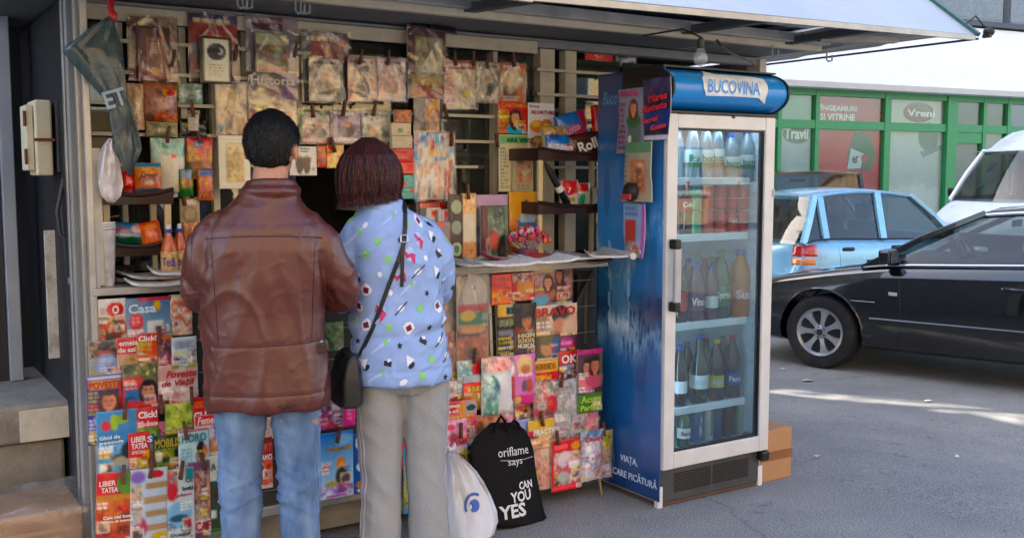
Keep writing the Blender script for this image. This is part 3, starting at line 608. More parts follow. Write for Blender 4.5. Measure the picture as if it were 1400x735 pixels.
# soffit panels between the front edge and the inner beam
lit = mat('pale_soffit_sheet', '#c5c7c6', .5, var=.06, dirt=.3, dirtcol='#77777a', ds=4)
for x0, x1 in ((.5, 2.13), (2.2, 3.32), (3.38, 4.02)): b = MB(); b.add([(x0, 3.14, fz(x0) + .02), (x1, 3.14, fz(x1) + .02), (x1, 3.6, 2.26), (x0, 3.6, 2.26)], [(0, 1, 2, 3)]); b.build('soffit_sheet', lit, KT)
# corrugated sheet under the right end
b = MB(); rows = 60; vs = []
for i in range(rows + 1):
    x = 3.86 + (farx.x - .005 - 3.86) * i / rows; ya = 3.72 if x < 4.06 else 3.2; 
    if x > tipx - .03: ya = 3.2 + (farx.y - 3.2) * (x - tipx + .03) / max(.01, farx.x - tipx + .03)
    for y in (ya, farx.y + .03): vs.append((x, y, fz(min(x, tipx)) + .006 + .018 * (1 + math.cos(PI * i / 2))))
b.add(vs, [(2 * i, 2 * i + 1, 2 * i + 3, 2 * i + 2) for i in range(rows)]); b.build('corrugated_soffit', mat('corrugated_steel', '#cfcdc4', .5, .05, dirt=.85, dirtcol='#6a6456', ds=1.2, stretch=(26, .8, 1)), KT)  # dark stripes in the colour stand in for shading along the grooves
b = MB(); b.bar(PZ(1120, 53, 2.19), PZ(1225, 55, 2.19), .05, .03); b.build('awning_strut', alu, KT)
kb('corrugated_cover', zinc, 4.07, tipx - .03, 3.64, 4.6, 2.27, 2.29)
# bulb on its cable under the awning
BT = PY(958, 66, 3.25); t = thing('light_bulb', 'bare unlit glass bulb hanging above the drinks fridge', 'light bulb', BT)
b = MB(); b.lathe([(.003, -.075), (.02, -.07), (.03, -.05), (.03, -.035), (.018, -.01), (.013, 0)], BT, 14); b.build('bulb_glass', glass('clear_bulb', '#f0f4f6', .1, .03, .12, '#dfe6ea'), t, smooth=True)
b = MB(); b.lathe([(.013, 0), (.015, .005), (.015, .035), (.006, .045)], BT, 12); b.build('socket', mat('black_socket', '#20201f', .5), t)
b = MB(); b.tube([BT + Vector((0, 0, .045)), BT + Vector((-.01, .1, .09)), BT + Vector((-.02, .35, .09))], .004, 6); b.build('cable', mat('black_cable', '#161616', .6), t)
b = MB(); pts = [PY(980, 55, 3.66), PY(985, 62, 3.62), PY(1000, 74, 3.7), PY(1016, 80, 3.95), PY(1027, 84, 4.2), PY(1030, 89, 4.28)]; b.tube(pts, .006, 6); tag(b.build('power_cable', mat('grey_cable', '#56564f', .6), None), 'thin grey cable sagging from the awning to the kiosk corner post', 'cable')
# floodlight on its arm beyond the awning tip
a = Vector((tipx - .03, 3.14, tipz + .0)); k1, k2 = PY(1334, 22, 3.13), PY(1347, 38, 3.12); t = thing('floodlight', 'small black lamp on a bent arm at the awning tip', 'lamp', a)
b = MB(); b.tube([PY(1321, 33, 3.15), k1, k2], .004, 6); b.build('arm', mat('black_steel', '#1c1d1e', .5), t)
b = MB(); c = PY(1352, 44, 3.12); b.ball(c, .022, .03, .024); b.box(c.x - .025, c.x - .005, c.y - .02, c.y + .02, c.z - .03, c.z - .012); b.build('lamp_head', mat('black_steel', '#1c1d1e', .5), t, smooth=True)

# ---------------------------------------------------------------- neighbours on the left
T = thing('pillar_base', 'chipped concrete plinth carrying the tall metal post at far left', 'plinth', (.2, 4.4, 0))
g = PZ(85, 545, .6); b = MB(); b.box(-1.5, g.x, g.y - .02, g.y + .9, 0, .44); b.box(-1.5, g.x + .03, g.y - .05, g.y + .95, .445, .6); b.build('concrete_block', concrete, T, bevel=.015)
b = MB(); b.box(g.x - .17, g.x + .032, g.y - .054, g.y - .04, .45, .58); b.build('whitewash_patch', mat('worn_whitewash', '#c9c4b4', .8, dirt=.5, dirtcol='#8a8374', ds=12, bump=.4, bs=30), T, bevel=.003)
P0 = PZ(33, 520, .6); T2 = thing('steel_post', 'tall pale grey steel post rising from the concrete plinth at far left', 'post', (P0.x - .06, P0.y, .6))
b = MB(); b.box(P0.x - .055, P0.x, P0.y, P0.y + .1, .602, 4.2); b.build('post', mat('bluish_steel_paint', '#8f9bab', .45, .3, dirt=.35, dirtcol='#5a5248', ds=4), T2, bevel=.004)
b = MB(); b.box(P0.x - .9, P0.x - .06, P0.y + .03, P0.y + .07, .602, 4.2); b.build('side_panel', mat('dark_purple_panel', '#1b1a24', .5), T2)
b = MB(); b.box(P0.x + .003, P0.x + .16, P0.y + .35, P0.y + .4, .602, 4.2); b.build('inner_panel', mat('dark_slate_panel', '#2c3440', .5), T2)
# electric box, pipe, cable
E0 = PY(48, 186, 4.42); t = thing('electric_box', 'weathered cream electric meter box with rusty latch on the kiosk side', 'meter box', (E0.x, 4.42, 1.6)); cb = mat('weathered_cream_box', '#cfc9ae', .6, var=.1, dirt=.5, dirtcol='#8b7d5c', ds=8)
a, c = PY(46, 136, 4.42), PY(74, 240, 4.42); b = MB(); b.box(a.x, c.x, 4.42, 4.6, c.z, a.z); b.build('body', cb, t, bevel=.008)
b = MB(); b.box(a.x - .03, a.x - .002, 4.44, 4.58, c.z + .02, a.z - .02); b.build('door', cb, t, bevel=.005)
for q in (.25, .75): b = MB(); zz = c.z + (a.z - c.z) * q; b.tube([(a.x - .034, 4.435, zz - .03), (a.x - .034, 4.435, zz + .03)], .006, 6); b.build('hinge', mat('rust', '#6a3a22', .8, dirt=.5), t)
b = MB(); m_ = PY(60, 191, 4.41); b.box(m_.x - .035, m_.x + .04, 4.408, 4.418, m_.z - .006, m_.z + .006); b.build('latch', mat('rust', '#6a3a22', .8), t)
a2, c2 = PY(75, 137, 4.42), PY(104, 236, 4.42); t = thing('cable_box', 'dark grey cable box between the cream meter box and the kiosk posts', 'box', (a2.x, 4.42, 1.6)); b = MB(); b.box(a2.x, c2.x, 4.43, 4.58, c2.z, a2.z); b.build('body', mat('slate_box', '#333b44', .5, dirt=.3), t, bevel=.006)
b = MB(); b.box(a2.x + .01, c2.x - .01, 4.422, 4.43, (a2.z + c2.z) / 2 - .004, (a2.z + c2.z) / 2 + .004); b.build('seam', darkp, t)
pp = [PY(92, 238, 4.46), PY(90, 280, 4.46), PY(94, 330, 4.42), PY(102, 400, 4.38), PY(108, 520, 4.34), PY(112, 700, 4.3)]; b = MB(); b.tube(pp, [.028, .026, .024, .03, .034, .036], 10); tag(b.build('cable_conduit', mat('black_conduit', '#1a1d21', .5), None, smooth=True), 'thick black conduit running down from the cable box beside the kiosk', 'conduit')
pp = [PY(88, 240, 4.40), PY(78, 290, 4.38), PY(82, 320, 4.38), PY(98, 332, 4.37), PY(112, 316, 4.37), PY(110, 270, 4.38), PY(100, 240, 4.4)]; b = MB(); b.tube(pp, .008, 8); tag(b.build('cable_loop', mat('dark_grey_cable', '#34383c', .5), None, smooth=True), 'dark cable hanging in a loop below the cable box', 'cable')
a, c = PY(67, 315, 4.62), PY(67, 490, 4.62); b = MB(); b.box(a.x - .018, a.x + .022, 4.62, 4.64, c.z, a.z); t = b.build('flaking_plank', mat('flaking_white_paint', '#c3c0b8', .8, dirt=.9, dirtcol='#5c4434', ds=14, bump=.5), None); tag(t, 'narrow plank with flaking white paint behind the kiosk corner', 'plank')
b = MB(); b.box(-1.4, .66, 5.6, 5.65, 0, 2.6); tag(b.build('gap_dark_sheet', mat('gap_darkness', '#0b0b0e', .9), None), 'black sheet standing in for the dark gap left of the kiosk', 'wall')  # flat black sheet gives the gap its darkness by colour
# carton wrapped in film, bottom left
a = PY(0, 690, 3.95); t = thing('cardboard_box', 'brown carton under crumpled clear film at the foot of the plinth', 'carton', (.45, 4.0, 0)); cardb = mat('corrugated_card', '#a0764a', .8, var=.12, vs=12, dirt=.2)
b = MB(); b.box(-.15, .68, 3.98, 4.3, .003, .30); b.build('carton', cardb, t, bevel=.006)
b = MB(); b.box(-.15, .68, 3.975, 3.979, .22, .235); b.build('flap_edge', mat('card_edge', '#b98c5c', .8), t)
b = MB(); nx_, ny_ = 26, 14; vs = []
for j in range(ny_):
    for i in range(nx_):
        u, v = i / (nx_ - 1), j / (ny_ - 1); x = -.2 + u * .92; nn = mnoise.noise(Vector((x * 9, v * 7, 2))) * .02 + mnoise.noise(Vector((x * 22, v * 16, 5))) * .009
        if v < .5: y = 3.955 + nn; z = .10 + v * 2 * .22 + nn
        else: y = 3.955 + (v - .5) * 2 * .36; z = .325 + nn * 1.4
        vs.append((x, y, z))
b.add(vs, [(j * nx_ + i, j * nx_ + i + 1, (j + 1) * nx_ + i + 1, (j + 1) * nx_ + i) for j in range(ny_ - 1) for i in range(nx_ - 1)]); b.build('clear_film', glass('heavy_clear_film', '#f4f0ea', .08, .12, .13, '#dcd4c8', .3, 30), t, smooth='all', fix=False)
# carton beside the fridge
t = thing('cardboard_box', 'closed brown carton with a tape band behind the fridge right edge', 'carton', (3.85, 3.6, 0)); b = MB(); b.box(3.70, 3.965, 3.5, 3.86, .0, .26); b.v = [(x, y, z + gz(x, y)) for x, y, z in b.v]; b.build('carton', mat('tan_card', '#b08258', .75, var=.06, dirt=.15), t, bevel=.004)
b = MB(); b.box(3.699, 3.967, 3.497, 3.863, .105, .15); b.v = [(x, y, z + gz(x, y)) for x, y, z in b.v]; b.build('tape_band', mat('brown_tape', '#8c5a34', .35), t)
# ---------------------------------------------------------------- drinks fridge
FX0, FX1, FY0, FY1 = 3.055, 3.735, 3.446, 3.94
FT = thing('drinks_fridge', 'tall glass-door drinks fridge with blue mineral water branding beside the kiosk', 'fridge', ((FX0 + FX1) / 2, (FY0 + FY1) / 2, 0))
white = mat('white_enamel', '#d4d6d8', .35, var=.04, dirt=.12, dirtcol='#8a8478', ds=6); pale = mat('pale_grey_door', '#cfcfcd', .4, .1, var=.05, dirt=.2, dirtcol='#94908a', ds=5); black = mat('black_plastic', '#141416', .4); inner = mat('fridge_liner', '#c4d6de', .4, var=.04)
def fb(name, m, *a, **k): b = MB(); b.box(*a); return b.build(name, m, FT, **k)
gzf = gz(FX1, FY0)
fb('left_side', white, FX0, FX0 + .035, FY0 + .05, FY1, .03, 1.80, bevel=.004); fb('right_side', white, FX1 - .035, FX1, FY0 + .05, FY1, .03, 1.80, bevel=.004)
fb('back_panel', inner, FX0 + .036, FX1 - .036, FY1 - .04, FY1, .03, 1.80); fb('top_panel', white, FX0 + .036, FX1 - .036, FY0 + .05, FY1 - .041, 1.765, 1.80); fb('inner_floor', inner, FX0 + .036, FX1 - .036, FY0 + .055, FY1 - .041, .20, .235)
for s_ in (FX0 + .037, FX1 - .041): 
    for k in range(24): fb('liner_rib', inner, s_, s_ + .004, FY0 + .08, FY1 - .05, .30 + k * .06, .325 + k * .06)
# door frame, gasket, glass
D0, D1, DZ0, DZ1 = FX0 + .004, FX1 + .002, .185, 1.795
def dz(px, py): return PY(px, py, FY0)
fb('door_frame', pale, D0, D0 + .062, FY0, FY0 + .045, DZ0, DZ1, bevel=.004); fb('door_frame', pale, D1 - .062, D1, FY0, FY0 + .045, DZ0, DZ1, bevel=.004)
fb('door_frame', pale, D0 + .063, D1 - .063, FY0 + .001, FY0 + .045, DZ1 - .062, DZ1 - .001, bevel=.004); fb('door_frame', pale, D0 + .063, D1 - .063, FY0 + .001, FY0 + .045, DZ0 + .001, DZ0 + .075, bevel=.004)
gk = .008
for a in ((D0 + .0625, D0 + .0625 + gk, DZ0 + .076, DZ1 - .063), (D1 - .0625 - gk, D1 - .0625, DZ0 + .076, DZ1 - .063)): fb('gasket', black, a[0], a[1], FY0 + .012, FY0 + .04, a[2], a[3])
for z in (DZ0 + .0755, DZ1 - .063 - gk): fb('gasket', black, D0 + .0705 + .001, D1 - .0705 - .001, FY0 + .012, FY0 + .04, z, z + gk)
fb('door_glass', glass('fridge_door_glass', '#dceaf0', .02, .015, .04, '#bcd0da', .03, 1.0), D0 + .064, D1 - .064, FY0 + .022, FY0 + .026, DZ0 + .078, DZ1 - .064)
# the cooler's own light tube under the top of the cabinet
b = MB(); b.tube([(FX0 + .08, FY0 + .075, 1.748), (FX1 - .08, FY0 + .075, 1.748)], .008, 8); b.build('light_tube', mat('cool_light_tube', '#d4e8ff', .4, emit=5.), FT)
b = MB(); b.tube([(FX0 + .046, FY0 + .066, .3), (FX0 + .046, FY0 + .066, 1.7)], .007, 8); b.build('light_tube', mat('cool_light_tube', '#d4e8ff', .4, emit=5.), FT)  # second tube, added out of sight to brighten the shelves
# handle
hx = D0 + .028; b = MB(); b.box(hx - .012, hx + .026, FY0 - .045, FY0 - .022, .93, 1.21); b.build('handle', mat('grey_handle', '#a8a9ab', .35, .2), FT, bevel=.008)
for z in (.915, 1.195): fb('handle_mount', black, hx - .016, hx + .02, FY0 - .05, FY0 - .001, z, z + .045, bevel=.008)
b = MB(); c = dz(1003, 160); b.tube([(c.x, FY0 - .004, c.z), (c.x, FY0 + .01, c.z)], .008, 10); b.build('lock', black, FT)
b = MB(); c = dz(1043, 178); b.box(c.x - .018, c.x + .018, FY0 + .0185, FY0 + .0215, c.z - .012, c.z + .012); b.build('glass_sticker', mat('violet_sticker', '#4c3f8c', .4), FT)
b = MB(); c = dz(1057, 264); b.box(c.x - .010, c.x + .010, FY0 - .002, FY0 - .0005, c.z - .018, c.z + .018); b.build('rating_plate', mat('worn_plate', '#9a9a98', .4, .5), FT)
# base grille
fb('base_grille', mat('grey_grille', '#4b4d50', .5, .3, dirt=.5, dirtcol='#2a2621'), FX0 + .02, FX1 - .02, FY0 + .035, FY0 + .055, .022, .183, bevel=.003)
for k in range(9):
    for (x0, x1) in ((FX0 + .10, FX0 + .33), (FX0 + .345, FX1 - .10)): fb('grille_slot', mat('slot_black', '#0d0d0e', .7), x0, x1, FY0 + .031, FY0 + .0335, .062 + k * .0105, .067 + k * .0105)
fb('foot', white, FX0 + .002, FX0 + .03, FY0 + .03, FY0 + .06, .0, .10, bevel=.003); fb('foot', white, FX1 - .03, FX1 - .002, FY0 + .03, FY0 + .06, gzf - .0, .10, bevel=.003)
fb('hinge', black, FX1 - .04, FX1 + .012, FY0 - .004, FY0 + .05, .13, .18, bevel=.01); fb('base_pan', mat('rusty_pan', '#5a4030', .7), FX0 + .02, FX1 - .02, FY0 + .04, FY1, .005, .02)
# shelves
shz = {}
SHELF = [(246, 'a'), (322, 'b'), (440, 'c'), (552, 'd')]
for py, k in SHELF:
    p = PY(980, py, FY0 + .07); shz[k] = p.z
    fb('shelf', mat('white_wire_shelf', '#d8dee0', .4), FX0 + .045, FX1 - .10, FY0 + .085, FY1 - .05, p.z - .012, p.z - .006); fb('price_rail', mat('price_rail', '#e6eaea', .35), FX0 + .045, FX1 - .095, FY0 + .065, FY0 + .084, p.z - .022, p.z + .012, bevel=.003)
    for i in range(9): fb('shelf_wire', mat('white_wire_shelf', '#d8dee0', .4), FX0 + .07 + i * .06, FX0 + .074 + i * .06, FY0 + .086, FY1 - .06, p.z - .0055, p.z - .001)
for px in (940, 1011): p = PY(px, 250, FY0 + .064); fb('price_tag', mat('orange_tag', '#d8562a', .5), p.x - .012, p.x + .012, FY0 + .0625, FY0 + .0645, p.z - .008, p.z + .008)
shz['e'] = .236
# header sign
cz0, cz1 = 1.812, 2.005; HX0, HX1 = FX0 - .005, FX1 + .05; prof = []
for i in range(15):
    t = PI * i / 14; prof.append((FY0 + .13 - .165 * math.sin(t), (cz0 + cz1) / 2 - (cz1 - cz0) / 2 * math.cos(t)))
prof += [(FY0 + .3, cz1), (FY0 + .3, cz0)]
def extr(x0, x1, sc=1.): cy, cz = FY0 + .13, (cz0 + cz1) / 2; return [Vector((x, cy + (y - cy) * sc, cz + (z - cz) * sc)) for x in (x0, x1) for y, z in prof]
n_ = len(prof); b = MB(); b.add(extr(HX0 + .012, HX1 - .012), [tuple(range(n_)), tuple(range(n_, 2 * n_))] + [(k, (k + 1) % n_, (k + 1) % n_ + n_, k + n_) for k in range(n_)])
bluesign = mat('blue_sign_face', '#1c86dc', .22, var=.06, vs=3, coat=.3); b.build('header_sign', bluesign, FT, smooth=True)
for x in (HX0, HX1 - .0115): b = MB(); b.add(extr(x, x + .0115, 1.05), [tuple(range(n_)), tuple(range(n_, 2 * n_))] + [(k, (k + 1) % n_, (k + 1) % n_ + n_, k + n_) for k in range(n_)]); b.build('header_end_cap', black, FT)
for z in (cz0 - .006, ): fb('header_bottom_trim', black, HX0 + .012, HX1 - .012, FY0 + .02, FY0 + .28, z - .006, z + .004)
fb('header_top_trim', black, HX0 + .012, HX1 - .012, FY0 + .04, FY0 + .25, cz1 - .002, cz1 + .006)
for x in (FX0 + .1, FX1 - .15): fb('header_bracket', black, x, x + .03, FY0 + .05, FY0 + .1, 1.79, 1.806)
cyl_c, cyl_z, cyl_ry, cyl_rz = FY0 + .13, (cz0 + cz1) / 2, .165, (cz1 - cz0) / 2
def on_sign(x, z, off):
    k = max(-.98, min(.98, (z - cyl_z) / cyl_rz)); return Vector((x, cyl_c - cyl_ry * math.sqrt(1 - k * k) - off, z))
def sign_px(px, py):
    z = 1.9
    for _ in range(6):
        y = on_sign(0, z, 0).y; p = PY(px, py, y); z = max(cz0 + .003, min(cz1 - .003, p.z))
    return p.x, z
# white banner on the sign
out = [(957, 97), (966, 101), (1000, 103), (1030, 106), (1042, 108), (1048, 116), (1046, 134), (1044, 143), (1041, 136), (1034, 134), (1000, 132), (964, 131), (961, 120), (959, 107)]
pts = [sign_px(*q) for q in out]; cxs = sum(p[0] for p in pts) / len(pts); czs = sum(p[1] for p in pts) / len(pts); b = MB(); rings = []
for sc in [1 - .07 * q for q in range(14)] + [.02]: rings.append([on_sign(cxs + (x - cxs) * sc, czs + (z - czs) * sc, .004) for x, z in [(pts[i][0] + (pts[(i + 1) % len(pts)][0] - pts[i][0]) * f / 5, pts[i][1] + (pts[(i + 1) % len(pts)][1] - pts[i][1]) * f / 5) for i in range(len(pts)) for f in range(5)]])
b.loft(rings, cap=False); b.build('sign_banner', mat('banner_white', '#dfe8ee', .4), FT, fix=False)
x0, z0 = sign_px(966, 128); x1, _ = sign_px(1037, 131); b = MB(); add_text(b, 'BUCOVINA', Matrix(), x1 - x0, .062, 0, .01, 0.); 
b.v = [(x0 + v[0], cyl_c - cyl_ry - .0075, z0 + .004 + v[2]) for v in b.v]; b.build('sign_lettering', ink('#2b8fe6'), FT, fix=False)
b = MB(); x2, z2 = sign_px(1038, 115); add_text(b, '®', Matrix(), .012, .012, 0, .02, 0.); b.v = [tuple(on_sign(x2 + v[0], z2 + v[2], .004 + v[1])) for v in b.v]; b.build('registered_mark', ink('#1a72b8'), FT, fix=False)
# printed side film: deep blue water, splashes, lettering
sx = FX0 - .0015; W_, H_ = FY1 - FY0 - .015, 1.965; sh = Sheet(W_, H_, .0065, 77); dep = sh.v
cs = [(0, '#143f70'), (.16, '#1c5c9c'), (.36, '#2c7fc0'), (.5, '#2070ac'), (.56, '#123f6c'), (.66, '#1a66a8'), (.8, '#1c62a8'), (1, '#123f78')]
V = dep; 
for ch in range(3): sh.a[..., ch] = np.interp(V, [c[0] for c in cs], [lin(c[1])[ch] for c in cs])
nz1 = vnoise(sh.ny, sh.nx, 7, sh.rs); nz2 = vnoise(sh.ny, sh.nx, 22, sh.rs); nz3 = vnoise(sh.ny, sh.nx, 60, sh.rs)
sh.mix((nz1 > .62) * .25, '#0c2850'); k = np.exp(-((V - .42 - .06 * np.sin(sh.u * 5)) / .03) ** 2) * np.clip((nz3 * .5 + nz2 * .7 - .45) * 4, 0, 1); sh.mix(k * .5, '#a8d0e8')
k = np.exp(-((V - .635 + .02 * np.sin(sh.u * 9)) / .035) ** 2) * np.clip((nz2 * .6 + nz3 * .5 - .35) * 3, 0, 1); sh.mix(k * .6, '#8cc0e0')
k = np.exp(-((V - .61) / .05) ** 2) * np.exp(-((sh.u - .55) / .16) ** 2); sh.mix(k * .5 * (nz3 > .3), '#bfe0f0')
bot = (np.abs(sh.u - .36 - 0 * V) < .15) & (V > .44) & (V < .60); sh.mix(bot * .35, '#6db4dc'); edge = (np.abs(np.abs(sh.u - .36) - .15) < .02) & (V > .40) & (V < .60); sh.mix(edge * (nz3 > .4) * .6, '#a8d0ea')
k = np.exp(-((V - .60) / .018) ** 2) * (np.abs(sh.u - .36) < .16); sh.mix(k * (.4 + .5 * nz3), '#d8ecf4')
k = np.clip((nz2 - .62) * 6, 0, 1) * (V > .52) * (V < .6); sh.mix(k * .5, '#08204a')
sh.rub(.03, False); me = sheet_mesh('side_print', sh, [printmat('side_film_print', .3, .5, .02, 3)], .001)
sm = Matrix(((0, 1, 0, 0), (-1, 0, 0, 0), (0, 0, 1, 0), (0, 0, 0, 1)))
o = link('side_print', me, FT); o.matrix_local = world_of(FT).inverted() @ Matrix.Translation(Vector((sx, (FY0 + FY1) / 2 + .01, .035))) @ sm
def side_text(s, px, py, h, w=None, c='#cfe0ee', tag_='side_lettering', shear=0., bold=.0):
    p = PX(px, py, sx - .002); b = MB(); M = Matrix.Translation(p) @ sm @ Matrix.Diagonal((1, 1, 1, 1)); add_text(b, s, M, w, h, 0, bold, .0008, shear); b.build(tag_, ink(c), FT, fix=False)
side_text('VIAȚA,', 848, 631, .042, .125); 
p = PX(902, 671, sx); b = MB(); M = Matrix.Translation(Vector((sx - .002, p.y + .02, p.z + .002))) @ sm; add_text(b, 'ÎN FIECARE PICĂTURĂ', M, .43, .044, 0, 0, .0008, 0, 'r'); b.build('side_lettering', ink('#cfe0ee'), FT, fix=False)
side_text('Bucovina', 824, 144, .06, .2, '#5f9ac8', shear=.3)

# ---------------------------------------------------------------- bottles and cans in the fridge
def bottle(name, label, x, y, z, h, r_, body, cap, labc=None, lab=(.25, .5), txt=None, tcol='#ffffff', group=None, clear=True, shape='pet', fill=None, cat='bottle'):
    T = thing(name, label, cat, (x, y, z), group=group); c = (x, y, z)
    if shape == 'pet': prof = [(r_ * .7, 0), (r_ * .95, h * .02), (r_, h * .06), (r_ * .93, h * .3), (r_, h * .5), (r_ * .98, h * .62), (r_ * .7, h * .78), (r_ * .36, h * .9), (r_ * .34, h * .95)]
    elif shape == 'glass': prof = [(r_ * .85, 0), (r_, h * .03), (r_, h * .52), (r_ * .8, h * .62), (r_ * .42, h * .74), (r_ * .38, h * .95)]
    else: prof = [(r_ * .8, 0), (r_, h * .05), (r_, h * .9), (r_ * .82, h * .97), (r_ * .82, h)]
    b = MB(); b.lathe(prof, c, 14); b.build('bottle_body' if shape != 'can' else 'can_body', body, T, smooth=True)
    if shape != 'can':
        b = MB(); b.lathe([(r_ * .42, h * .93), (r_ * .45, h * .94), (r_ * .45, h * .995), (r_ * .4, h)], c, 12); b.build('cap', cap, T, smooth=True)
    else:
        b = MB(); b.lathe([(r_ * .83, h * .985), (r_ * .83, h + .0008), (r_ * .6, h + .0005)], c, 14); b.build('lid', mat('can_aluminium', '#b4b6b8', .3, .9), T)
    if labc:
        b = MB(); n = 14; b.loft([[Vector((x + (r_ + .0012) * math.cos(2 * PI * k / n), y + (r_ + .0012) * math.sin(2 * PI * k / n), z + h * q)) for k in range(n)] for q in lab], cap=False); b.build('label_band', labc, T, smooth=True, fix=False)
    if txt:
        b = MB(); hh = h * (lab[1] - lab[0]) * .45 if labc else h * .2; M = Matrix(); add_text(b, txt, M, r_ * 1.5, hh, 0, .03, 0., 0, 'c'); zz = z + h * (lab[0] + lab[1]) / 2 - hh / 2 if labc else z + h * .5
        b.v = [tuple(Vector((x + (r_ + .0025) * math.sin(v[0] / r_ - .35), y - (r_ + .0025) * math.cos(v[0] / r_ - .35), zz + v[2]))) for v in b.v]; b.build('lettering', ink(tcol), T, fix=False)
    return T
wpet = mat('clear_water_bottle', '#b9c9cf', .1, var=.03, coat=.6, trans=.65, spec=.5); cola = mat('dark_cola_bottle', '#1c0f0c', .1, coat=.6); gpet = mat('green_bottle_glass', '#12452b', .08, coat=.6, var=.1); opet = mat('orange_drink_bottle', '#d07a1c', .12, coat=.6); ppet = mat('plum_drink_bottle', '#5d3040', .15, coat=.6)
capw = mat('blue_cap', '#2450a0', .4); capr = mat('red_cap', '#b82a1c', .4); capy = mat('yellow_cap', '#c8b020', .4); capg = mat('green_cap', '#2c7a3a', .4); silver = mat('can_silver', '#9ea2a4', .3, .7)
labw = mat('label_white', '#dfe2dc', .5); labr = mat('label_red', '#b02820', .45); laby = mat('label_yellow', '#c9bb38', .45); labg = mat('label_green', '#2c7448', .45); labb = mat('label_blue', '#2a4f94', .45); labp = mat('label_purple', '#6c3a5c', .45)
def fx_(px, py, dy=.16): p = PY(px, py, FY0 + dy); return p.x, FY0 + dy
G1 = 'water bottles on the top shelf of the fridge'
for i, (px, h, lc, tx, wh) in enumerate([(925, .27, None, None, 'leftmost, half hidden by the door frame'), (946, .27, labw, 'b', 'second from left with white and green label'), (964, .27, labw, 'buc', 'third from left with white label'), (979, .28, labw, 'buco', 'fourth from left with red foot to its label'), (998, .22, labw, 'bucov', 'shorter, with small label, second from right'), (1020, .24, labw, 'bucov', 'rightmost, with small label')]):
    x, y = fx_(px, 240, .13 + (.05 if i == 0 else 0)); bottle('water_bottle', 'clear water bottle on the top shelf, ' + wh, x, y, shz['a'], h, .036 if i < 4 else .045, wpet, capw, lc, (.22, .52) if i < 4 else (.22, .5), tx, '#2c7a50', G1)
    if lc:
        b = MB(); n = 14; rr = (.036 if i < 4 else .045) + .002; pr = bpy.data.objects[[o.name for o in bpy.data.objects if o.name.startswith('water_bottle')][-1]]
        b.loft([[Vector((x + rr * math.cos(2 * PI * k / n), y + rr * math.sin(2 * PI * k / n), shz['a'] + h * q)) for k in range(n)] for q in (.22, .3)], cap=False); b.build('label_foot', labg if i != 3 else mat('label_rust', '#a0523c', .5), [o for o in bpy.data.objects if o.name.startswith('water_bottle')][-1], fix=False)
x, y = fx_(937, 318); bottle('cola_bottle', 'small dark cola bottle with red label on the cans shelf', x, y, shz['b'], .24, .032, cola, capr, labr, (.5, .72), 'Cola', '#f0e8e0')
for row in (0, 1):
    for i, px in enumerate((950, 966, 983, 999, 1014)):
        x, y = fx_(px, 320, .14); red = i > 0
        bottle('drink_can', ('green and blue' if not red else 'red') + ' soft drink can, ' + ['leftmost', 'second from left', 'middle', 'second from right', 'rightmost'][i] + (' in the upper row of stacked cans' if row else ' in the lower row of stacked cans'), x, y, shz['b'] + row * .118, .115, .031, mat('can_red', '#d8160f', .35, .0, coat=.4) if red else mat('can_green', '#2f8f6a', .3, .3), None, (mat('can_swoosh', '#d8a090', .4) if i in (1, 2) else labw) if i % 2 == 0 or row else None, (.46, .49), 'Cola' if red and i > 2 else None, '#e8dcd8', 'cans stacked two high in the fridge', shape='can', cat='can')
for px, h, r_, bd, cp, lb, tx, nm in [(928, .30, .04, cola, capr, labr, None, 'dark bottle with red label at left of the middle shelf'), (950, .28, .045, ppet, capw, labp, 'Vino', 'plum coloured bottle with purple label on the middle shelf'), (984, .33, .05, gpet, capg, labg, 'Sprite', 'large green bottle in the middle of the middle shelf'), (1010, .33, .052, opet, capw, mat('label_orange', '#d8641c', .5), 'Suc', 'large orange drink bottle with leafy label on the middle shelf')]:
    x, y = fx_(px, 438, .15); bottle('drink_bottle', nm, x, y, shz['c'], h, r_, bd, cp, lb, (.2, .5), tx, '#e8e0d0')
for px, h, r_, bd, cp, lb, tx, nm in [(928, .29, .038, cola, capw, labw, None, 'dark bottle with pale label at far left of the fourth shelf'), (955, .33, .045, mat('dark_green_bottle', '#0d2a1c', .1, coat=.6), capw, labw, 'Bere', 'dark green beer bottle with white foil neck on the fourth shelf'), (978, .30, .04, cola, capy, laby, 'ice', 'dark bottle with yellow cap on the fourth shelf'), (1000, .31, .042, mat('black_plum_bottle', '#150f1c', .1, coat=.6), capr, labb, 'Fant', 'dark bottle with orange cap and blue lettering on the fourth shelf')]:
    x, y = fx_(px, 548, .15); bottle('drink_bottle', nm, x, y, shz['d'], h, r_, bd, cp, lb, (.22, .42), tx, '#c8d0d8', shape='glass' if px == 955 else 'pet')
x, y = fx_(934, 628, .13); bottle('beer_bottle', 'green glass beer bottle with pale label on the fridge floor', x, y, shz['e'], .22, .032, gpet, capw, labw, (.2, .42), 'Bere', '#8a3030', shape='glass')
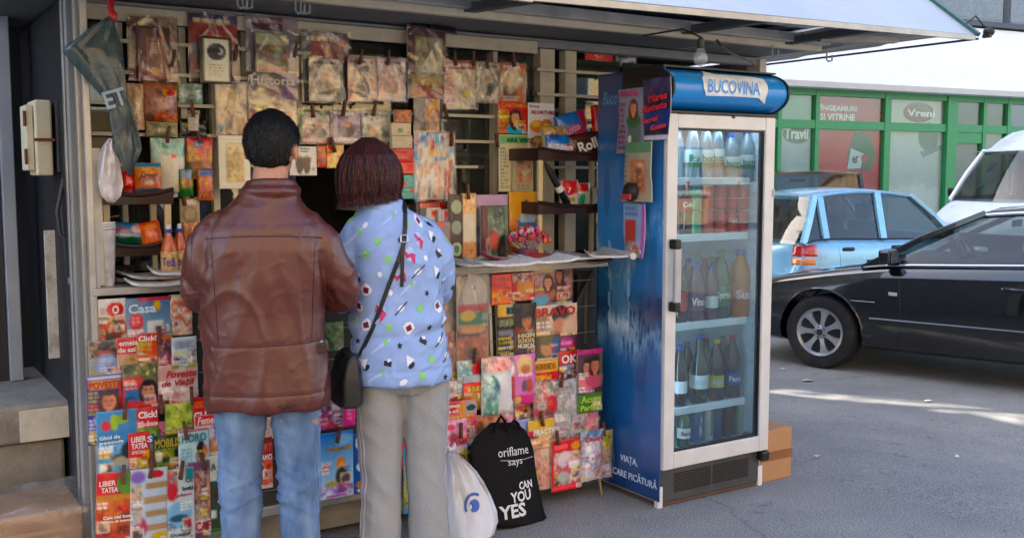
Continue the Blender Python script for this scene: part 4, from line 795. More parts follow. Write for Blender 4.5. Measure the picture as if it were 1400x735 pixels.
for px, bd, tx, tc, h, lb, nm in [(951, mat('can_blue_light', '#3468a8', .3, .4), 'Zz', '#e8e8e8', .15, None, 'short light blue can beside the green beer bottle'), (966, mat('can_white_black', '#c0c0b8', .35, .3), 'Bergenbier', '#1a1a1a', .19, None, 'tall white beer can with black upright lettering'), (978, mat('can_navy', '#2c4a80', .3, .4), None, '#ffffff', .18, None, 'tall navy can with golden top on the fridge floor'), (993, mat('can_maroon', '#5a2626', .3, .4), None, '#ffffff', .18, None, 'tall dark maroon can on the fridge floor'), (1012, mat('can_green_white', '#a9c0a4', .3, .3), 'Bergenbier', '#1a3a24', .19, None, 'tall pale green beer can with dark upright lettering at right')]:
    x, y = fx_(px, 622, .16); T = bottle('beer_can', nm, x, y, shz['e'], h, .031, bd, None, lb, (.2, .8), None, shape='can', cat='can', group='cans on the fridge floor')
    if tx:
        b = MB(); M = Matrix.Translation(Vector((x, y - .033, shz['e'] + .03))) @ Euler((0, R(-90), 0)).to_matrix().to_4x4(); add_text(b, tx, M, h * .7, .016, 0, .03, 0., 0); 
        b.v = [(v[0] + .010, y - math.sqrt(max(.0001, .0325 ** 2 - (v[0] + .01 - x) ** 2)), v[2]) for v in b.v]; b.build('lettering', ink(tc), T, fix=False)

# second rows standing behind the front ones
for k, zz, pxs2, bodies, hh, rr in (('a', shz['a'], (936, 955, 972, 989, 1008), (wpet,), .26, .034), ('c', shz['c'], (939, 962, 974, 996), (cola, ppet, gpet, opet), .29, .038), ('d', shz['d'], (940, 966, 988, 1008), (cola, gpet, cola, cola), .28, .036), ('c', shz['c'], (971,), (ppet,), .26, .036), ('e', shz['e'], (943, 959, 986, 1003), (cola, gpet, mat('can_navy', '#2c4a80'), gpet), .17, .030)):
    for i, px in enumerate(pxs2):
        x, y = fx_(px, 440, .27 if len(pxs2) > 1 else .14); bottle('drink_bottle', ['leftmost', 'second', 'third', 'fourth', 'rightmost'][i] + ' bottle of the back row on the ' + {'a': 'top', 'c': 'orange drink', 'd': 'dark bottles', 'e': 'lowest'}[k] + ' shelf' if len(pxs2) > 1 else 'second plum coloured bottle left of the green one', x, y, zz, hh, rr, bodies[i % len(bodies)], [capw, capr, capg, capy][i % 4], [labw, labr, labg, labp][(i + (k == 'd')) % 4], (.24, .46), None)
# ---------------------------------------------------------------- papers, packets and books of the upper display (hung on the bars, y about 4.27)
UY = 4.262
LAND = ['#6a7a86', '#8c9a70', '#5a4a40', '#a8704a', '#3a3a3c']; SILV = ['#6f6c66', '#a09a8e', '#c9c0b0', '#827a70', '#54524e']
WARM = ['#8a5a38', '#c08a58', '#e0c090', '#6a3a24', '#a84a28']; GREY = ['#3c3e42', '#6c7074', '#a0a4a6', '#c8c8c4']; MIX = ['#a83c34', '#3c5c88', '#d0b070', '#4c7048', '#b8a8b0', '#3a3038']
FOOD = ['#7c3018', '#c86a28', '#e0a850', '#8a9a38', '#b83020']; SKINP = ['#3a2820', '#8a6048', '#c89878', '#e0c0a0']; PURP = ['#4c3c58', '#8a7898', '#b0a0b8', '#5c5068']
GR_U = 'film-wrapped papers pegged up across the kiosk windows'; GR_L = 'magazines on the lower left rack'; GR_R = 'papers on the lower right rack'
def up(px, ops, label, wrap=2, cat='magazine', name='magazine', Y=UY, **k): return mag(name, px, ops, label, cat, Y=Y, wrap=wrap, group=k.pop('group', GR_U), **k)
up((175, 24, 243, 110), [('bg', '#6d5f50', '#8a7060'), ('p', 0, .0, 1, 1, ['#4a4238', '#8a7c68', '#b09c80', '#6e3428'], 6), ('r', 0, .8, .3, 1, '#8a2c30')], 'large clear bag of dull prints behind a maroon book, top left corner', cat='bag of prints', name='print_bag', Y=4.29, thick=.003)
up((190, 37, 233, 109), [('bg', '#4c1520', '#7c3a3c'), ('r', .27, .22, .72, .24, '#c8a070'), ('r', .27, .9, .72, .92, '#c8a070'), ('r', .27, .22, .29, .92, '#c8a070'), ('r', .7, .22, .72, .92, '#c8a070'), ('t', .36, .3, .7, .5, '#c8a888', 4), ('e', .5, .84, .17, .07, '#c89858', .3)], 'maroon book with a gold line frame wrapped in film', wrap=2, cat='book', name='book', Y=4.24, thick=.02, pegs=[(237, 80)])
up((258, 20, 325, 112), [('bg', '#8c2024'), ('r', 0, 0, 1, .13, '#1c2a5c'), ('r', 0, .45, .18, .6, '#2c5880'), ('p', 0, .55, 1, 1, ['#20284c', '#3a3c68', '#802c3c', '#18203c'], 6)], 'red and navy album behind the round-emblem book', cat='album', name='album', Y=4.29, thick=.008)
up((275, 51, 317, 114), [('bg', '#39383a'), ('r', .1, .05, .9, .95, '#d8cfae'), ('r', .16, .09, .84, .91, '#e6dfc4'), ('e', .5, .32, .31, .19, '#2b3038', .1), ('e', .6, .3, .1, .07, '#c8ccd0', .3), ('e', .56, .29, .09, .06, '#2b3038', .3), ('t', .24, .58, .78, .86, '#9a9078', 5)], 'cream book with a round dark crescent emblem in a black frame', wrap=0, cat='book', name='book', Y=4.235, thick=.018, pegs=[(322, 72)])
up((336, 24, 406, 101), [('bg', '#8d8694', '#75707c'), ('r', .12, .0, .72, .24, '#4e1c30'), ('t', .15, .04, .9, .12, '#b09098', 2)], 'lilac film bag with a dark maroon heading above the landscape book', cat='bag of prints', name='print_bag', Y=4.29, thick=.003)
up((350, 46, 393, 98), [('bg', '#a0a48c'), ('p', 0, .3, 1, 1, LAND, 4), ('r', 0, .88, 1, 1, '#9a5a3c')], 'book with a dull green landscape picture inside the lilac bag', cat='book', name='book', Y=4.25, thick=.01, pegs=[(404, 68)])
up((340, 99, 406, 172), [('bg', '#3b3230', '#9a8260'), ('p', 0, .3, 1, 1, ['#6a5038', '#c8a868', '#e0d0a0', '#5a3a6c', '#8a7048'], 5), ('r', .7, .0, 1, .5, '#58407c')], 'History magazine with a tall pale serif title above the man', Y=4.26, titles=[('Historia', .03, .24, .17, '#d8d0c8', .92)])
up((413, 44, 477, 140), [('bg', '#59626a', '#4c5056'), ('p', .2, .0, 1, .4, ['#5a4038', '#8c7c70', '#9a3034', '#7a8c94'], 5), ('r', .9, .3, 1, 1, '#4a2030')], 'grey-blue album with faded red print behind a silvery wrapped booklet', cat='album', name='album', Y=4.29, thick=.008)
up((423, 80, 466, 139), [('bg', '#8d8a80'), ('p', 0, 0, 1, 1, SILV, 5), ('t', .1, .84, .6, .93, '#e0dcd0', 1)], 'silvery wrapped booklet with a small price tag at its foot', cat='booklet', name='booklet', Y=4.25)
up((476, 79, 515, 139), [('bg', '#b49088'), ('p', 0, 0, 1, 1, ['#8a5c50', '#d0a090', '#e0c8b8', '#4c5c64'], 5), ('r', .62, .62, .78, .72, '#f0ece0')], 'pinkish film-wrapped booklet creased in a fan from its peg', cat='booklet', name='booklet', pegs=[(493, 78)])
up((516, 80, 555, 138), [('bg', '#98a0b4'), ('p', .05, .05, .95, .95, ['#b0a0a8', '#d0c0c0', '#c89890', '#a8b0c4'], 5), ('r', .62, .6, .78, .7, '#f0ece0'), ('r', .35, .05, .6, .14, '#3458a0')], 'bluish film-wrapped booklet with a white price tag', cat='booklet', name='booklet', pegs=[(531, 79)])
up((558, 35, 609, 104), [('bg', '#542630'), ('r', .18, .23, .92, .98, '#7c7c68'), ('p', .2, .25, .9, .97, ['#5c6450', '#8a8c70', '#a8a48c', '#70685c'], 4)], 'maroon framed folder holding a dull green wrapped picture', cat='folder', name='folder', Y=4.25, thick=.012)
b = MB(); p = PY(562, 30, 4.23); q = PY(626, 48, 4.23); b.add([(p.x, 4.23, p.z), (q.x - .03, 4.21, p.z - .012), (q.x, 4.23, q.z + .0), (p.x, 4.22, q.z + .02), (p.x + .01, 4.27, p.z - .005), (q.x - .03, 4.27, q.z + .03)], [(0, 1, 2, 3), (0, 4, 5, 1)]); tag(b.build('bag_flap', mat('black_film', '#241c20', .3), None, smooth='all', fix=False), 'black film flap folded over the top of the maroon folder', 'film')
up((558, 100, 607, 134), [('bg', '#3c3832'), ('r', .1, .1, .95, .5, '#a08a2c'), ('p', .1, .55, 1, 1, ['#8a3a1c', '#a85a30', '#3a2c28'], 4)], 'black and mustard package tied with pale string', cat='package', name='package', Y=4.25)
b = MB(); s0 = [PY(*q, 4.235) for q in ((558, 101), (572, 108), (590, 106), (606, 101))]; b.tube(s0, .0018, 5); b.tube([PY(*q, 4.235) for q in ((577, 108), (571, 130), (590, 121), (607, 130))], .0018, 5); tag(b.build('string', mat('pale_string', '#c8bc94', .8), None), 'pale string tied around the mustard package', 'string')
up((566, 131, 605, 184), [('bg', '#4a4448'), ('p', .3, 0, .9, 1, ['#5a3c20', '#b07830', '#c89848', '#4a3028'], 3), ('p', 0, 0, .4, 1, ['#3c3c48', '#585460'], 4)], 'shadowy brown face poster below the string-tied package', cat='poster', name='poster', pegs=[(609, 152)])
up((608, 83, 651, 149), [('bg', '#c0a490'), ('r', 0, 0, 1, .18, '#8a2430'), ('t', .05, .04, .95, .15, '#e0c8c0', 1), ('t', .03, .25, .3, .95, '#a85038', 9), ('p', .35, .2, 1, 1, ['#c8b8a0', '#d8ccb8', '#a89880'], 6), ('r', .5, .4, .56, .6, '#5a8cb0')], 'wrapped newspaper supplement with a dark red masthead and orange side column', pegs=[(622, 80), (647, 80)], roll=-2)
up((650, 85, 684, 141), [('bg', '#a0988c'), ('p', 0, 0, 1, 1, SILV, 5), ('r', .68, .8, .85, .9, '#f0ece0')], 'grey silvery wrapped booklet between two reddish ones', cat='booklet', name='booklet', pegs=[(666, 84)])
up((684, 86, 719, 141), [('bg', '#98906c'), ('r', 0, 0, 1, .15, '#b06050'), ('p', 0, .15, 1, .75, ['#7c8c6c', '#b0a47c', '#c87860', '#8c9c84'], 4), ('r', 0, .72, 1, 1, '#c87838'), ('r', .7, .35, .86, .44, '#f0ece0')], 'green and orange wrapped booklet nearest the right window frame', cat='booklet', name='booklet', pegs=[(702, 82)])
up((705, 77, 753, 117), [('bg', '#9c9c98'), ('p', 0, 0, 1, 1, GREY, 5)], 'crumpled silvery packet behind the window bars near the right stile', cat='packet', name='packet', Y=4.40, cell=.008)
up((296, 114, 338, 184), [('bg', '#a08c74'), ('p', 0, 0, 1, 1, ['#8a7a68', '#b09c80', '#c8b494', '#70808c'], 4)], 'beige wrapped print with fine creases hanging above the white picture frame', cat='print', name='print')
# white frame with a picture
t = up((299, 185, 342, 258), [('bg', '#d8d2c4'), ('r', .22, .14, .8, .88, '#b8a888'), ('p', .24, .16, .78, .86, ['#a8987c', '#c8bc9c', '#b0a080'], 4), ('r', 0.06, .04, .08, .96, '#b0aa9c'), ('r', .12, .06, .94, .08, '#b0aa9c')], 'white wooden picture frame with a tan picture left of the man', 0, 'picture frame', 'picture_frame', Y=4.24, thick=.02, bow=0)
up((409, 151, 451, 196), [('bg', '#4c7048'), ('p', .1, .15, 1, 1, ['#9c9088', '#b06060', '#d8d0c4', '#5c5c58'], 5), ('t', .1, .86, .6, .96, '#e8e8e0', 1)], 'green wrapped booklet, leftmost of the row above the hatch', cat='booklet', name='booklet', pegs=[(427, 150)])
up((452, 151, 493, 196), [('bg', '#5c5068'), ('p', .1, 0, 1, 1, PURP + ['#b08c78'], 4), ('t', .1, .82, .9, .94, '#d8d4dc', 1)], 'purple wrapped booklet in the middle of the row above the hatch', cat='booklet', name='booklet', pegs=[(470, 148)])
up((495, 151, 534, 210), [('bg', '#7c8470'), ('p', 0, 0, 1, 1, ['#6c7868', '#b8bcb0', '#dcdcd0', '#54584c', '#a0a890'], 5), ('t', .1, .84, .9, .94, '#e8e8e0', 1)], 'grey-green wrapped booklet, rightmost of the row above the hatch', cat='booklet', name='booklet', pegs=[(512, 148)])
up((396, 200, 433, 240), [('bg', '#cfd2d4'), ('r', .22, .36, .78, .56, '#6a5c48'), ('e', .36, .62, .14, .32, '#54483a', .1), ('e', .62, .62, .14, .32, '#5c5040', .1), ('r', .3, .34, .75, .38, '#c8bca0'), ('t', .38, .04, .74, .22, '#181818', 2), ('t', .35, .92, .7, .97, '#606060', 1), ('r', .8, .7, .93, .84, '#90989c')], 'white card with a brown shorts picture between the two heads', wrap=0, cat='card', name='card', Y=4.25)
up((433, 199, 451, 229), [('bg', '#a85c28'), ('p', 0, .1, 1, 1, ['#3c6c38', '#c87830', '#b03c20', '#283c20'], 5)], 'small orange and green packet, left of two above the hatch', 1, 'packet', 'packet')
up((447, 198, 470, 230), [('bg', '#c8a070'), ('r', 0, 0, .4, .2, '#d85820'), ('p', 0, .2, 1, 1, ['#c88848', '#e0c088', '#b84c20', '#d8b080'], 5)], 'small cream and orange packet, right of two above the hatch', 1, 'packet', 'packet', Y=4.255, pegs=[(455, 198)])
# snack bags on the left
SN = 'small bags and packets hung at the kiosk left'
up((173, 114, 197, 178), [('bg', '#b89c80'), ('p', 0, 0, 1, 1, ['#a8886c', '#d8c4a8', '#b07c60', '#e0d0b8'], 5)], 'bag of pale mixed biscuits beside the grey plastic bag', 1, 'bag', 'snack_bag', group=SN, puff=.02)
up((196, 112, 243, 168), [('bg', '#7c5440'), ('p', 0, 0, 1, 1, ['#5c3828', '#a06c50', '#b89080', '#7c4838'], 9), ('r', .52, .2, .95, .34, '#c8a828'), ('e', .75, .28, .14, .08, '#b83018'), ('p', .3, .75, 1, 1, ['#b84028', '#c89038', '#8a5840'], 6)], 'bag of brown sweets with a yellow and red label', 1, 'bag', 'snack_bag', group=SN, puff=.03)
up((243, 114, 277, 142), [('bg', '#8c9890'), ('p', 0, 0, 1, 1, ['#70807c', '#b0bcb4', '#5c8468', '#c0c8c0'], 8)], 'small silvery green net packet under the album', 1, 'packet', 'packet', group=SN, puff=.012)
up((257, 156, 272, 179), [('bg', '#bcb4ac'), ('t', .1, .1, .9, .9, '#8c847c', 4)], 'small greyish price card on a peg', 0, 'price card', 'price_card', group=SN, Y=4.23, pegs=[(263, 148)], bow=0)
up((200, 166, 243, 188), [('bg', '#9c9c78'), ('p', 0, 0, 1, 1, ['#7c7c60', '#b4b090', '#98906c'], 5)], 'olive film packet above the white and mint packet', 1, 'packet', 'packet', group=SN, puff=.015)
up((244, 163, 283, 187), [('bg', '#241f1c'), ('e', .4, .35, .2, .2, '#b0a020'), ('p', 0, .7, 1, 1, ['#2a2a28', '#78746c'], 5)], 'dark packet with a yellow spot behind the price card', 1, 'packet', 'packet', group=SN, puff=.012, Y=4.28)
up((206, 189, 253, 263), [('bg', '#c8d0c8'), ('p', 0, 0, 1, .35, ['#8cc0b0', '#b0d8cc', '#c8dcd4'], 6), ('r', .35, .32, .8, 1, '#dcd8cc'), ('r', .56, .3, .72, .37, '#d84820')], 'white and mint film packet with an orange price sticker', 1, 'packet', 'packet', group=SN, puff=.018, Y=4.25, pegs=[(230, 184)])
up((255, 188, 291, 245), [('bg', '#b82c20'), ('p', 0, .2, 1, .6, ['#b82c1c', '#d85c2c', '#c8a838', '#3c6c2c'], 5), ('p', 0, .55, 1, 1, ['#7c4830', '#b07050', '#4c5c2c'], 6), ('r', .3, .05, .62, .25, '#404c70'), ('t', .33, .08, .6, .22, '#c8c8d8', 2)], 'red soup packet with green leaves and a bluish label', 1, 'packet', 'packet', group=SN, puff=.012, Y=4.25, pegs=[(271, 184)])
up((245, 231, 264, 268), [('bg', '#3c7c30'), ('r', .1, 0, .9, .35, '#7c90b0'), ('s', 5, '#2c4474', 0, .5, .0), ('p', 0, .35, 1, .7, ['#c8a838', '#a8702c', '#5c8838'], 4), ('r', 0, .8, 1, 1, '#246c24')], 'green spice sachet with a blue chequered top, left of the pair', 1, 'sachet', 'sachet', group=SN, puff=.01, Y=4.235)
up((270, 231, 292, 274), [('bg', '#b87848'), ('r', .1, 0, .9, .22, '#4c6cb0'), ('p', 0, .25, 1, .95, ['#c8a060', '#a84830', '#c88c58', '#b83c28'], 6)], 'orange-brown spice sachet with a blue top, right of the pair', 1, 'sachet', 'sachet', group=SN, puff=.01, Y=4.235)
up((246, 271, 273, 307), [('bg', '#b4a488'), ('e', .5, .62, .38, .32, '#8c8470', .1), ('e', .5, .6, .28, .24, '#b0a488', .1), ('e', .6, .15, .3, .1, '#dcd8cc')], 'cream card holding a looped bead bracelet beside the man shoulder', 0, 'card', 'card', group=SN, pegs=[(251, 270)])
up((250, 303, 272, 336), [('bg', '#b47c58'), ('p', 0, 0, 1, 1, ['#b87c58', '#d8a880', '#a0603c'], 4)], 'small orange-beige packet under the bracelet card', 1, 'packet', 'packet', group=SN, puff=.01)
# middle column of small boxes
BX = 'small packs pegged in a column right of the woman'
for i, (px, c, ops, lb) in enumerate([((541, 150, 563, 168), '#b0704c', [('p', 0, 0, 1, 1, ['#8c5038', '#c88860', '#a86848'])], 'orange-brown card at the top of the column of small packs'),
    ((535, 168, 562, 185), '#c4bca8', [('e', .45, .6, .15, .2, '#6c9468'), ('r', .82, .7, .92, .82, '#d85028')], 'cream pack with a green mark, upper of two cream packs'),
    ((536, 185, 564, 203), '#bcb4a4', [('r', .82, .7, .92, .8, '#d85028'), ('r', 0, 0, 1, .06, '#8c8474')], 'plain cream pack, lower of two cream packs'),
    ((538, 203, 566, 221), '#b83430', [('t', .1, .3, .7, .8, '#c08070', 2)], 'red pack with faded greenish lettering, upper red one'),
    ((540, 221, 567, 238), '#c83c24', [('e', .4, .45, .25, .28, '#d86830'), ('r', 0, .8, 1, .85, '#e0b0a0')], 'orange-red pack, lower of the red ones'),
    ((542, 239, 568, 256), '#6cacac', [('e', .45, .75, .13, .16, '#c83820'), ('e', .32, .4, .1, .1, '#2c4c3c')], 'turquoise pack with a red cherry, upper turquoise one'),
    ((543, 256, 569, 272), '#68a4a0', [('r', .68, .15, .88, .4, '#d84c30')], 'turquoise pack with a red corner tag, lowest of the column')]):
    up(px, [('bg', c)] + ops, lb, 0, 'small box', 'small_box', Y=4.2, thick=.022, bow=0, group=BX, cell=.004)
up((566, 181, 621, 273), [('bg', '#7ca0c4'), ('p', 0, 0, 1, .42, ['#4c8cc4', '#6cacdc', '#c87858', '#dcc8a8'], 5), ('r', .35, .2, .8, .36, '#c8a880'), ('e', .42, .18, .1, .08, '#b03040'), ('p', .1, .42, .72, 1, ['#b0a8a0', '#e8e0dc', '#c89c84', '#d8d4d8', '#a8b0c0'], 5), ('r', .74, .4, .95, .95, '#a85c34'), ('s', 8, '#e8e4e0', .1, .14)], 'blue-topped clear bag of toy swords and darts', 2, 'toy bag', 'toy_bag', Y=4.2, wr=.008, pegs=[(617, 190)])
up((681, 140, 722, 183), [('bg', '#a83c28'), ('r', 0, 0, 1, .22, '#c82c20'), ('p', 0, .22, .35, 1, ['#a8a030', '#a84c2c', '#c87848'], 4), ('f', .56, .48, .15, '#d8a890', '#2c1c18', '#38a0c0', 1.3)], 'red cookery magazine with a long-haired woman in blue', wrap=0, Y=4.25, titles=[('CARTINEA', .08, .16, .12, '#e0a838', .86)])
up((722, 141, 757, 205), [('bg', '#cfc9cc'), ('r', 0, 0, 1, .3, '#d4d0d8'), ('e', .35, .5, .3, .13, '#b87c38'), ('e', .3, .46, .16, .06, '#d8a860'), ('e', .7, .44, .22, .1, '#b8783c'), ('e', .38, .82, .3, .12, '#a87038'), ('e', .36, .8, .18, .06, '#d0a468')], 'white pastry magazine with golden pies', wrap=0, Y=4.235, titles=[('ALUATURI', .08, .24, .08, '#b03048', .9), ('forme', .02, .1, .05, '#c05068', .4)])
up((682, 184, 729, 262), [('bg', '#b8b49c'), ('r', 0.02, .02, .98, .16, '#74a878'), ('t', .03, .22, .28, .95, '#80887c', 12), ('r', .36, .24, .96, .84, '#c08468'), ('p', .39, .34, .93, .82, ['#b87c60', '#d0a890', '#c8b8a0', '#8c4c3c'], 5), ('r', .38, .25, .94, .33, '#c8503c'), ('t', .3, .87, .96, .97, '#8c9484', 2)], 'pale newsprint sheet with a green masthead and a red framed drawing', wrap=0, Y=4.24, titles=[('ASUL VERDE', .2, .135, .075, '#2c6040', .78)], cat='newspaper', name='newspaper', pegs=[(679, 192)])
up((800, 65, 838, 89), [('bg', '#b81c1c'), ('e', .48, .42, .13, .2, '#d8a0a0'), ('e', .5, .44, .07, .11, '#b81c1c'), ('t', .25, .72, .75, .84, '#d8a8a0', 1)], 'small red sign with a round pale logo behind the right window', 0, 'sign', 'sign', Y=4.40, bow=0)
up((840, 68, 870, 92), [('bg', '#7c7c88'), ('p', 0, 0, 1, 1, ['#282830', '#9ca0a8', '#50505c'], 6)], 'crumpled grey film packet beside the red sign behind the window', 1, 'packet', 'packet', Y=4.42, puff=.03)
# boxes on the inner shelves
INB = [(618, 142, 656, 150, '#d8d2bc', 'flat cream box on the topmost inner shelf'), (616, 162, 662, 192, '#d0caae', 'large cream box on the upper inner shelf'), (618, 214, 655, 228, '#3c8c58', 'green packet stack on the middle inner shelf'), (650, 216, 672, 228, '#8c5460', 'dull pink packet on the middle inner shelf'), (786, 92, 818, 118, '#c8bc94', 'beige box behind the window right of the stile'), (788, 136, 820, 152, '#8a683c', 'brown carton on the sill behind the snack tray')]
for x0, y0, x1, y1, c, lb in INB:
    a, c2 = PY(x0, y0, 4.62), PY(x1, y1, 4.62); t = thing('stock_box', lb, 'box', ((a.x + c2.x) / 2, 4.7, c2.z), group='boxes stored behind the kiosk window'); b = MB(); b.box(a.x, c2.x, 4.625, 4.85, c2.z, a.z); b.build('box_body', mat('stock_' + c.strip('#'), c, .6, dirt=.2), t, bevel=.003)
    b = MB(); b.box(a.x + .01, c2.x - .01, 4.6235, 4.6249, (a.z + c2.z) / 2 - .004, (a.z + c2.z) / 2 + .004); b.build('tape', mat('tape_line', '#a89c80', .4), t)
for px in (750, 765):
    a = PY(px, 270, 4.5); 
# ---------------------------------------------------------------- goods standing on the counter
CZ = 1.122
def onc(px, y, ops, lb, Y, name='booklet', cat='booklet', **k):
    yb = [p for p in [0]][0]; x0, y0, x1 = px
    lo, hi = y0, 420
    for _ in range(30):
        mid = (lo + hi) / 2
        if PY((x0 + x1) / 2, mid, Y).z > CZ: lo = mid
        else: hi = mid
    return mag(name, (x0, y0, x1, lo - .2), ops, lb, cat, Y=Y, group='papers and boxes standing on the right of the counter', **k)
onc((583, 284, 604), 0, [('bg', '#c4c0bc'), ('r', .35, .05, .7, .15, '#d8603c')], 'white carton with an orange sticker beside the woman shoulder', 4.12, 'carton', 'box', thick=.06, bow=0)
onc((598, 286, 622), 0, [('bg', '#b4acb0'), ('s', 5, '#908890', 0, .4), ('r', .4, .04, .75, .14, '#d85c38')], 'striped lilac carton with an orange sticker', 4.10, 'carton', 'box', thick=.06, bow=0)
onc((592, 303, 616), 0, [('bg', '#8e8084'), ('r', .3, .02, .65, .09, '#d8542c'), ('r', 0, .55, 1, .56, '#70646a')], 'plain mauve carton standing in front of the striped one', 4.03, 'carton', 'box', thick=.06, bow=0)
onc((574, 276, 609), 0, [('bg', '#a83430'), ('t', 0, .0, 1, .3, '#c89088', 2)], 'red paper bundle behind the white carton', 4.20, 'paper_bundle', 'papers', thick=.03)
onc((614, 266, 634), 0, [('bg', '#4a3a34'), ('e', .5, .18, .36, .1, '#9cac94'), ('e', .5, .48, .36, .1, '#8c9c90'), ('e', .5, .8, .36, .1, '#b0c0a8'), ('e', .5, .8, .2, .06, '#5c7c5c')], 'dark brown booklet with three pale green medallions', 4.08, thick=.012)
onc((633, 264, 651), 0, [('bg', '#c8b490'), ('p', 0, 0, 1, .3, ['#b0784c', '#d8b890', '#e0d0b0'], 4), ('p', 0, .7, 1, 1, ['#b08058', '#d0ac84', '#c0503c'], 5), ('r', 0, .3, 1, .7, '#cfd4d0', .6)], 'narrow cream box with a bread picture, pegged', 4.07, thick=.02, pegs=[(640, 262)])
onc((651, 266, 694), 0, [('bg', '#b4a0c0'), ('r', 0, .45, .2, 1, '#8cb0b0'), ('p', 0, .2, .15, 1, ['#8c7ca0', '#9cb4ac'], 5)], 'lilac folder standing behind the maroon-spined book', 4.12, 'folder', 'folder', thick=.01)
onc((659, 281, 695), 0, [('bg', '#2c3c34'), ('p', .2, 0, 1, 1, ['#1c2824', '#4c6450', '#8c9c90', '#2c2428'], 6), ('r', 0, 0, .22, 1, '#5c1430'), ('e', .45, .62, .2, .16, '#a84424', .5), ('e', .75, .8, .2, .25, '#241c1c', .5)], 'book with a maroon spine and a dark green floral cover', 4.05, 'book', 'book', thick=.02, titles=[('SCARLATINA', .19, .97, .05, '#c890a8', None, 0, 90)])
onc((696, 262, 733), 0, [('bg', '#c89c3c'), ('r', 0, .42, 1, 1, '#3c7cb4'), ('r', .4, .32, .95, .46, '#b8ccd8'), ('e', .62, .18, .12, .06, '#4c5088'), ('e', .15, .5, .16, .12, '#c88c50'), ('e', .65, .6, .16, .12, '#9c6040'), ('p', 0, .62, 1, 1, ['#b07c4c', '#4c3428', '#c89c58'], 5), ('e', .65, .3, .1, .04, '#c83c20')], 'yellow and blue children book behind the lollipops', 4.13, 'book', 'book', thick=.015)
# lollipop cluster: a stand holding many
LP = PY(722, 345, 4.02); LP.z = CZ; t = thing('lollipop_stand', 'foam stand full of pink and red wrapped lollipops on the counter', 'lollipop stand', LP)
b = MB(); b.lathe([(.045, 0), (.05, .01), (.05, .05), (.04, .06)], LP, 16); b.build('foam_base', mat('purple_foam', '#7c4c78', .8), t)
lc = [mat('lolly_pink', '#d03c8c', .25, coat=.6), mat('lolly_red', '#c82c24', .25, coat=.6), mat('lolly_magenta', '#a82c60', .25, coat=.6), mat('lolly_orange', '#d86028', .25, coat=.6), mat('lolly_white_wrap', '#d8b8c8', .3, coat=.5)]; stick = mat('lolly_stick', '#d8d0c4', .6)
for i in range(46):
    a_ = i * 2.39996; rr = .012 + .0145 * math.sqrt(i) * 1.05; c = LP + Vector((rr * math.cos(a_), rr * math.sin(a_) * .8, .15 - rr * rr * 5 + rnd.uniform(-.006, .006)))
    base = LP + Vector((rr * .42 * math.cos(a_), rr * .4 * math.sin(a_), .055)); d = (c - base).normalized()
    b = MB(); b.tube([base, c], .0016, 5); s_ = b.build('stick', stick, t)
    b = MB(); b.ball(c, .0115, .0115, .0115, 7); 
    for q in (-1, 1): b.tube([c, c + Vector((q * .006, -.004, .016))], [.004, .007], 5)
    b.build('lollipop', lc[(i * 7) % 5], t, smooth='all')
# flat newspapers lying on the counter
pap = mat('newsprint', '#b3b0a8', .75, var=.25, vs=30, dirt=.5, dirtcol='#5c5c60', ds=40, stretch=(1, 1, 1)); pr = mat('newsprint_red', '#b83a34', .7, var=.2, vs=20); pw = mat('newsprint_white', '#c9c6c0', .75, var=.12, vs=40, dirt=.5, dirtcol='#7a787c', ds=50); pd = mat('newsprint_dark', '#4a4a4e', .7, var=.4, vs=30)
def flat(px, py, w, d, rz, z, m, lb, curl_=.022):
    z = z * 1.6 + .004
    p = PZ(px, py, CZ + z); t = MB(); n = 9; vs = []; M = Matrix.Translation(Vector((p.x, p.y, CZ + z))) @ Matrix.Rotation(R(rz), 4, 'Z')
    for j in range(n):
        for i in range(n):
            u, v = i / (n - 1), j / (n - 1); zz = .002 + curl_ * (abs(2 * u - 1) ** 4) * (.5 + .5 * v) + .003 * mnoise.noise(Vector((u * 4 + px, v * 4, z * 50)))
            vs.append(M @ Vector(((u - .5) * w, v * d, zz)))
    k = n * n; f = [(j * n + i, j * n + i + 1, (j + 1) * n + i + 1, (j + 1) * n + i) for j in range(n - 1) for i in range(n - 1)]
    rim = [i for i in range(n)] + [j * n + n - 1 for j in range(1, n)] + [(n - 1) * n + i for i in range(n - 2, -1, -1)] + [j * n for j in range(n - 2, 0, -1)]
    t.add(vs, f); t.add([vs[i] for i in rim] + [vs[i] - Vector((0, 0, .010)) for i in rim], [(i, (i + 1) % len(rim), len(rim) + (i + 1) % len(rim), len(rim) + i) for i in range(len(rim))])
    o = t.build('newspaper', m, None, smooth='all', fix=False); tag(o, lb, 'newspaper', 'newspapers lying flat on the counter'); return o
for a in [(618, 366, .30, .22, 4, 0, pw, 'pale newspaper lying at the counter edge beside the woman'), (640, 362, .34, .24, -10, .008, pd, 'dark-edged newspaper fanned over the pale one'), (668, 361, .30, .22, 8, .015, pap, 'grey newspaper in the middle of the flat pile'), (722, 356, .26, .2, -6, .022, pr, 'newspaper with a red front lying below the lollipops'), (700, 361, .26, .16, -3, .03, pw, 'white folded paper in front of the red one'), (775, 354, .30, .22, 10, .01, mat('newsprint_lilac', '#9a8ea0', .6, var=.3, vs=16), 'lilac-grey magazine lying under the tray shelf'), (805, 352, .28, .2, -14, .018, pap, 'crumpled grey newspaper near the counter right end'), (760, 357, .26, .16, 3, .028, pw, 'pale newspaper on top near the lollipops'), (835, 350, .20, .14, -28, .022, mat('film_wrapped_bundle', '#b4aeb0', .3, coat=.6, bump=.5, bs=40), 'film-wrapped paper bundle overhanging the counter right end'), (818, 358, .2, .12, 12, .004, pd, 'dark newspaper corner at the counter right end')]: flat(*a)
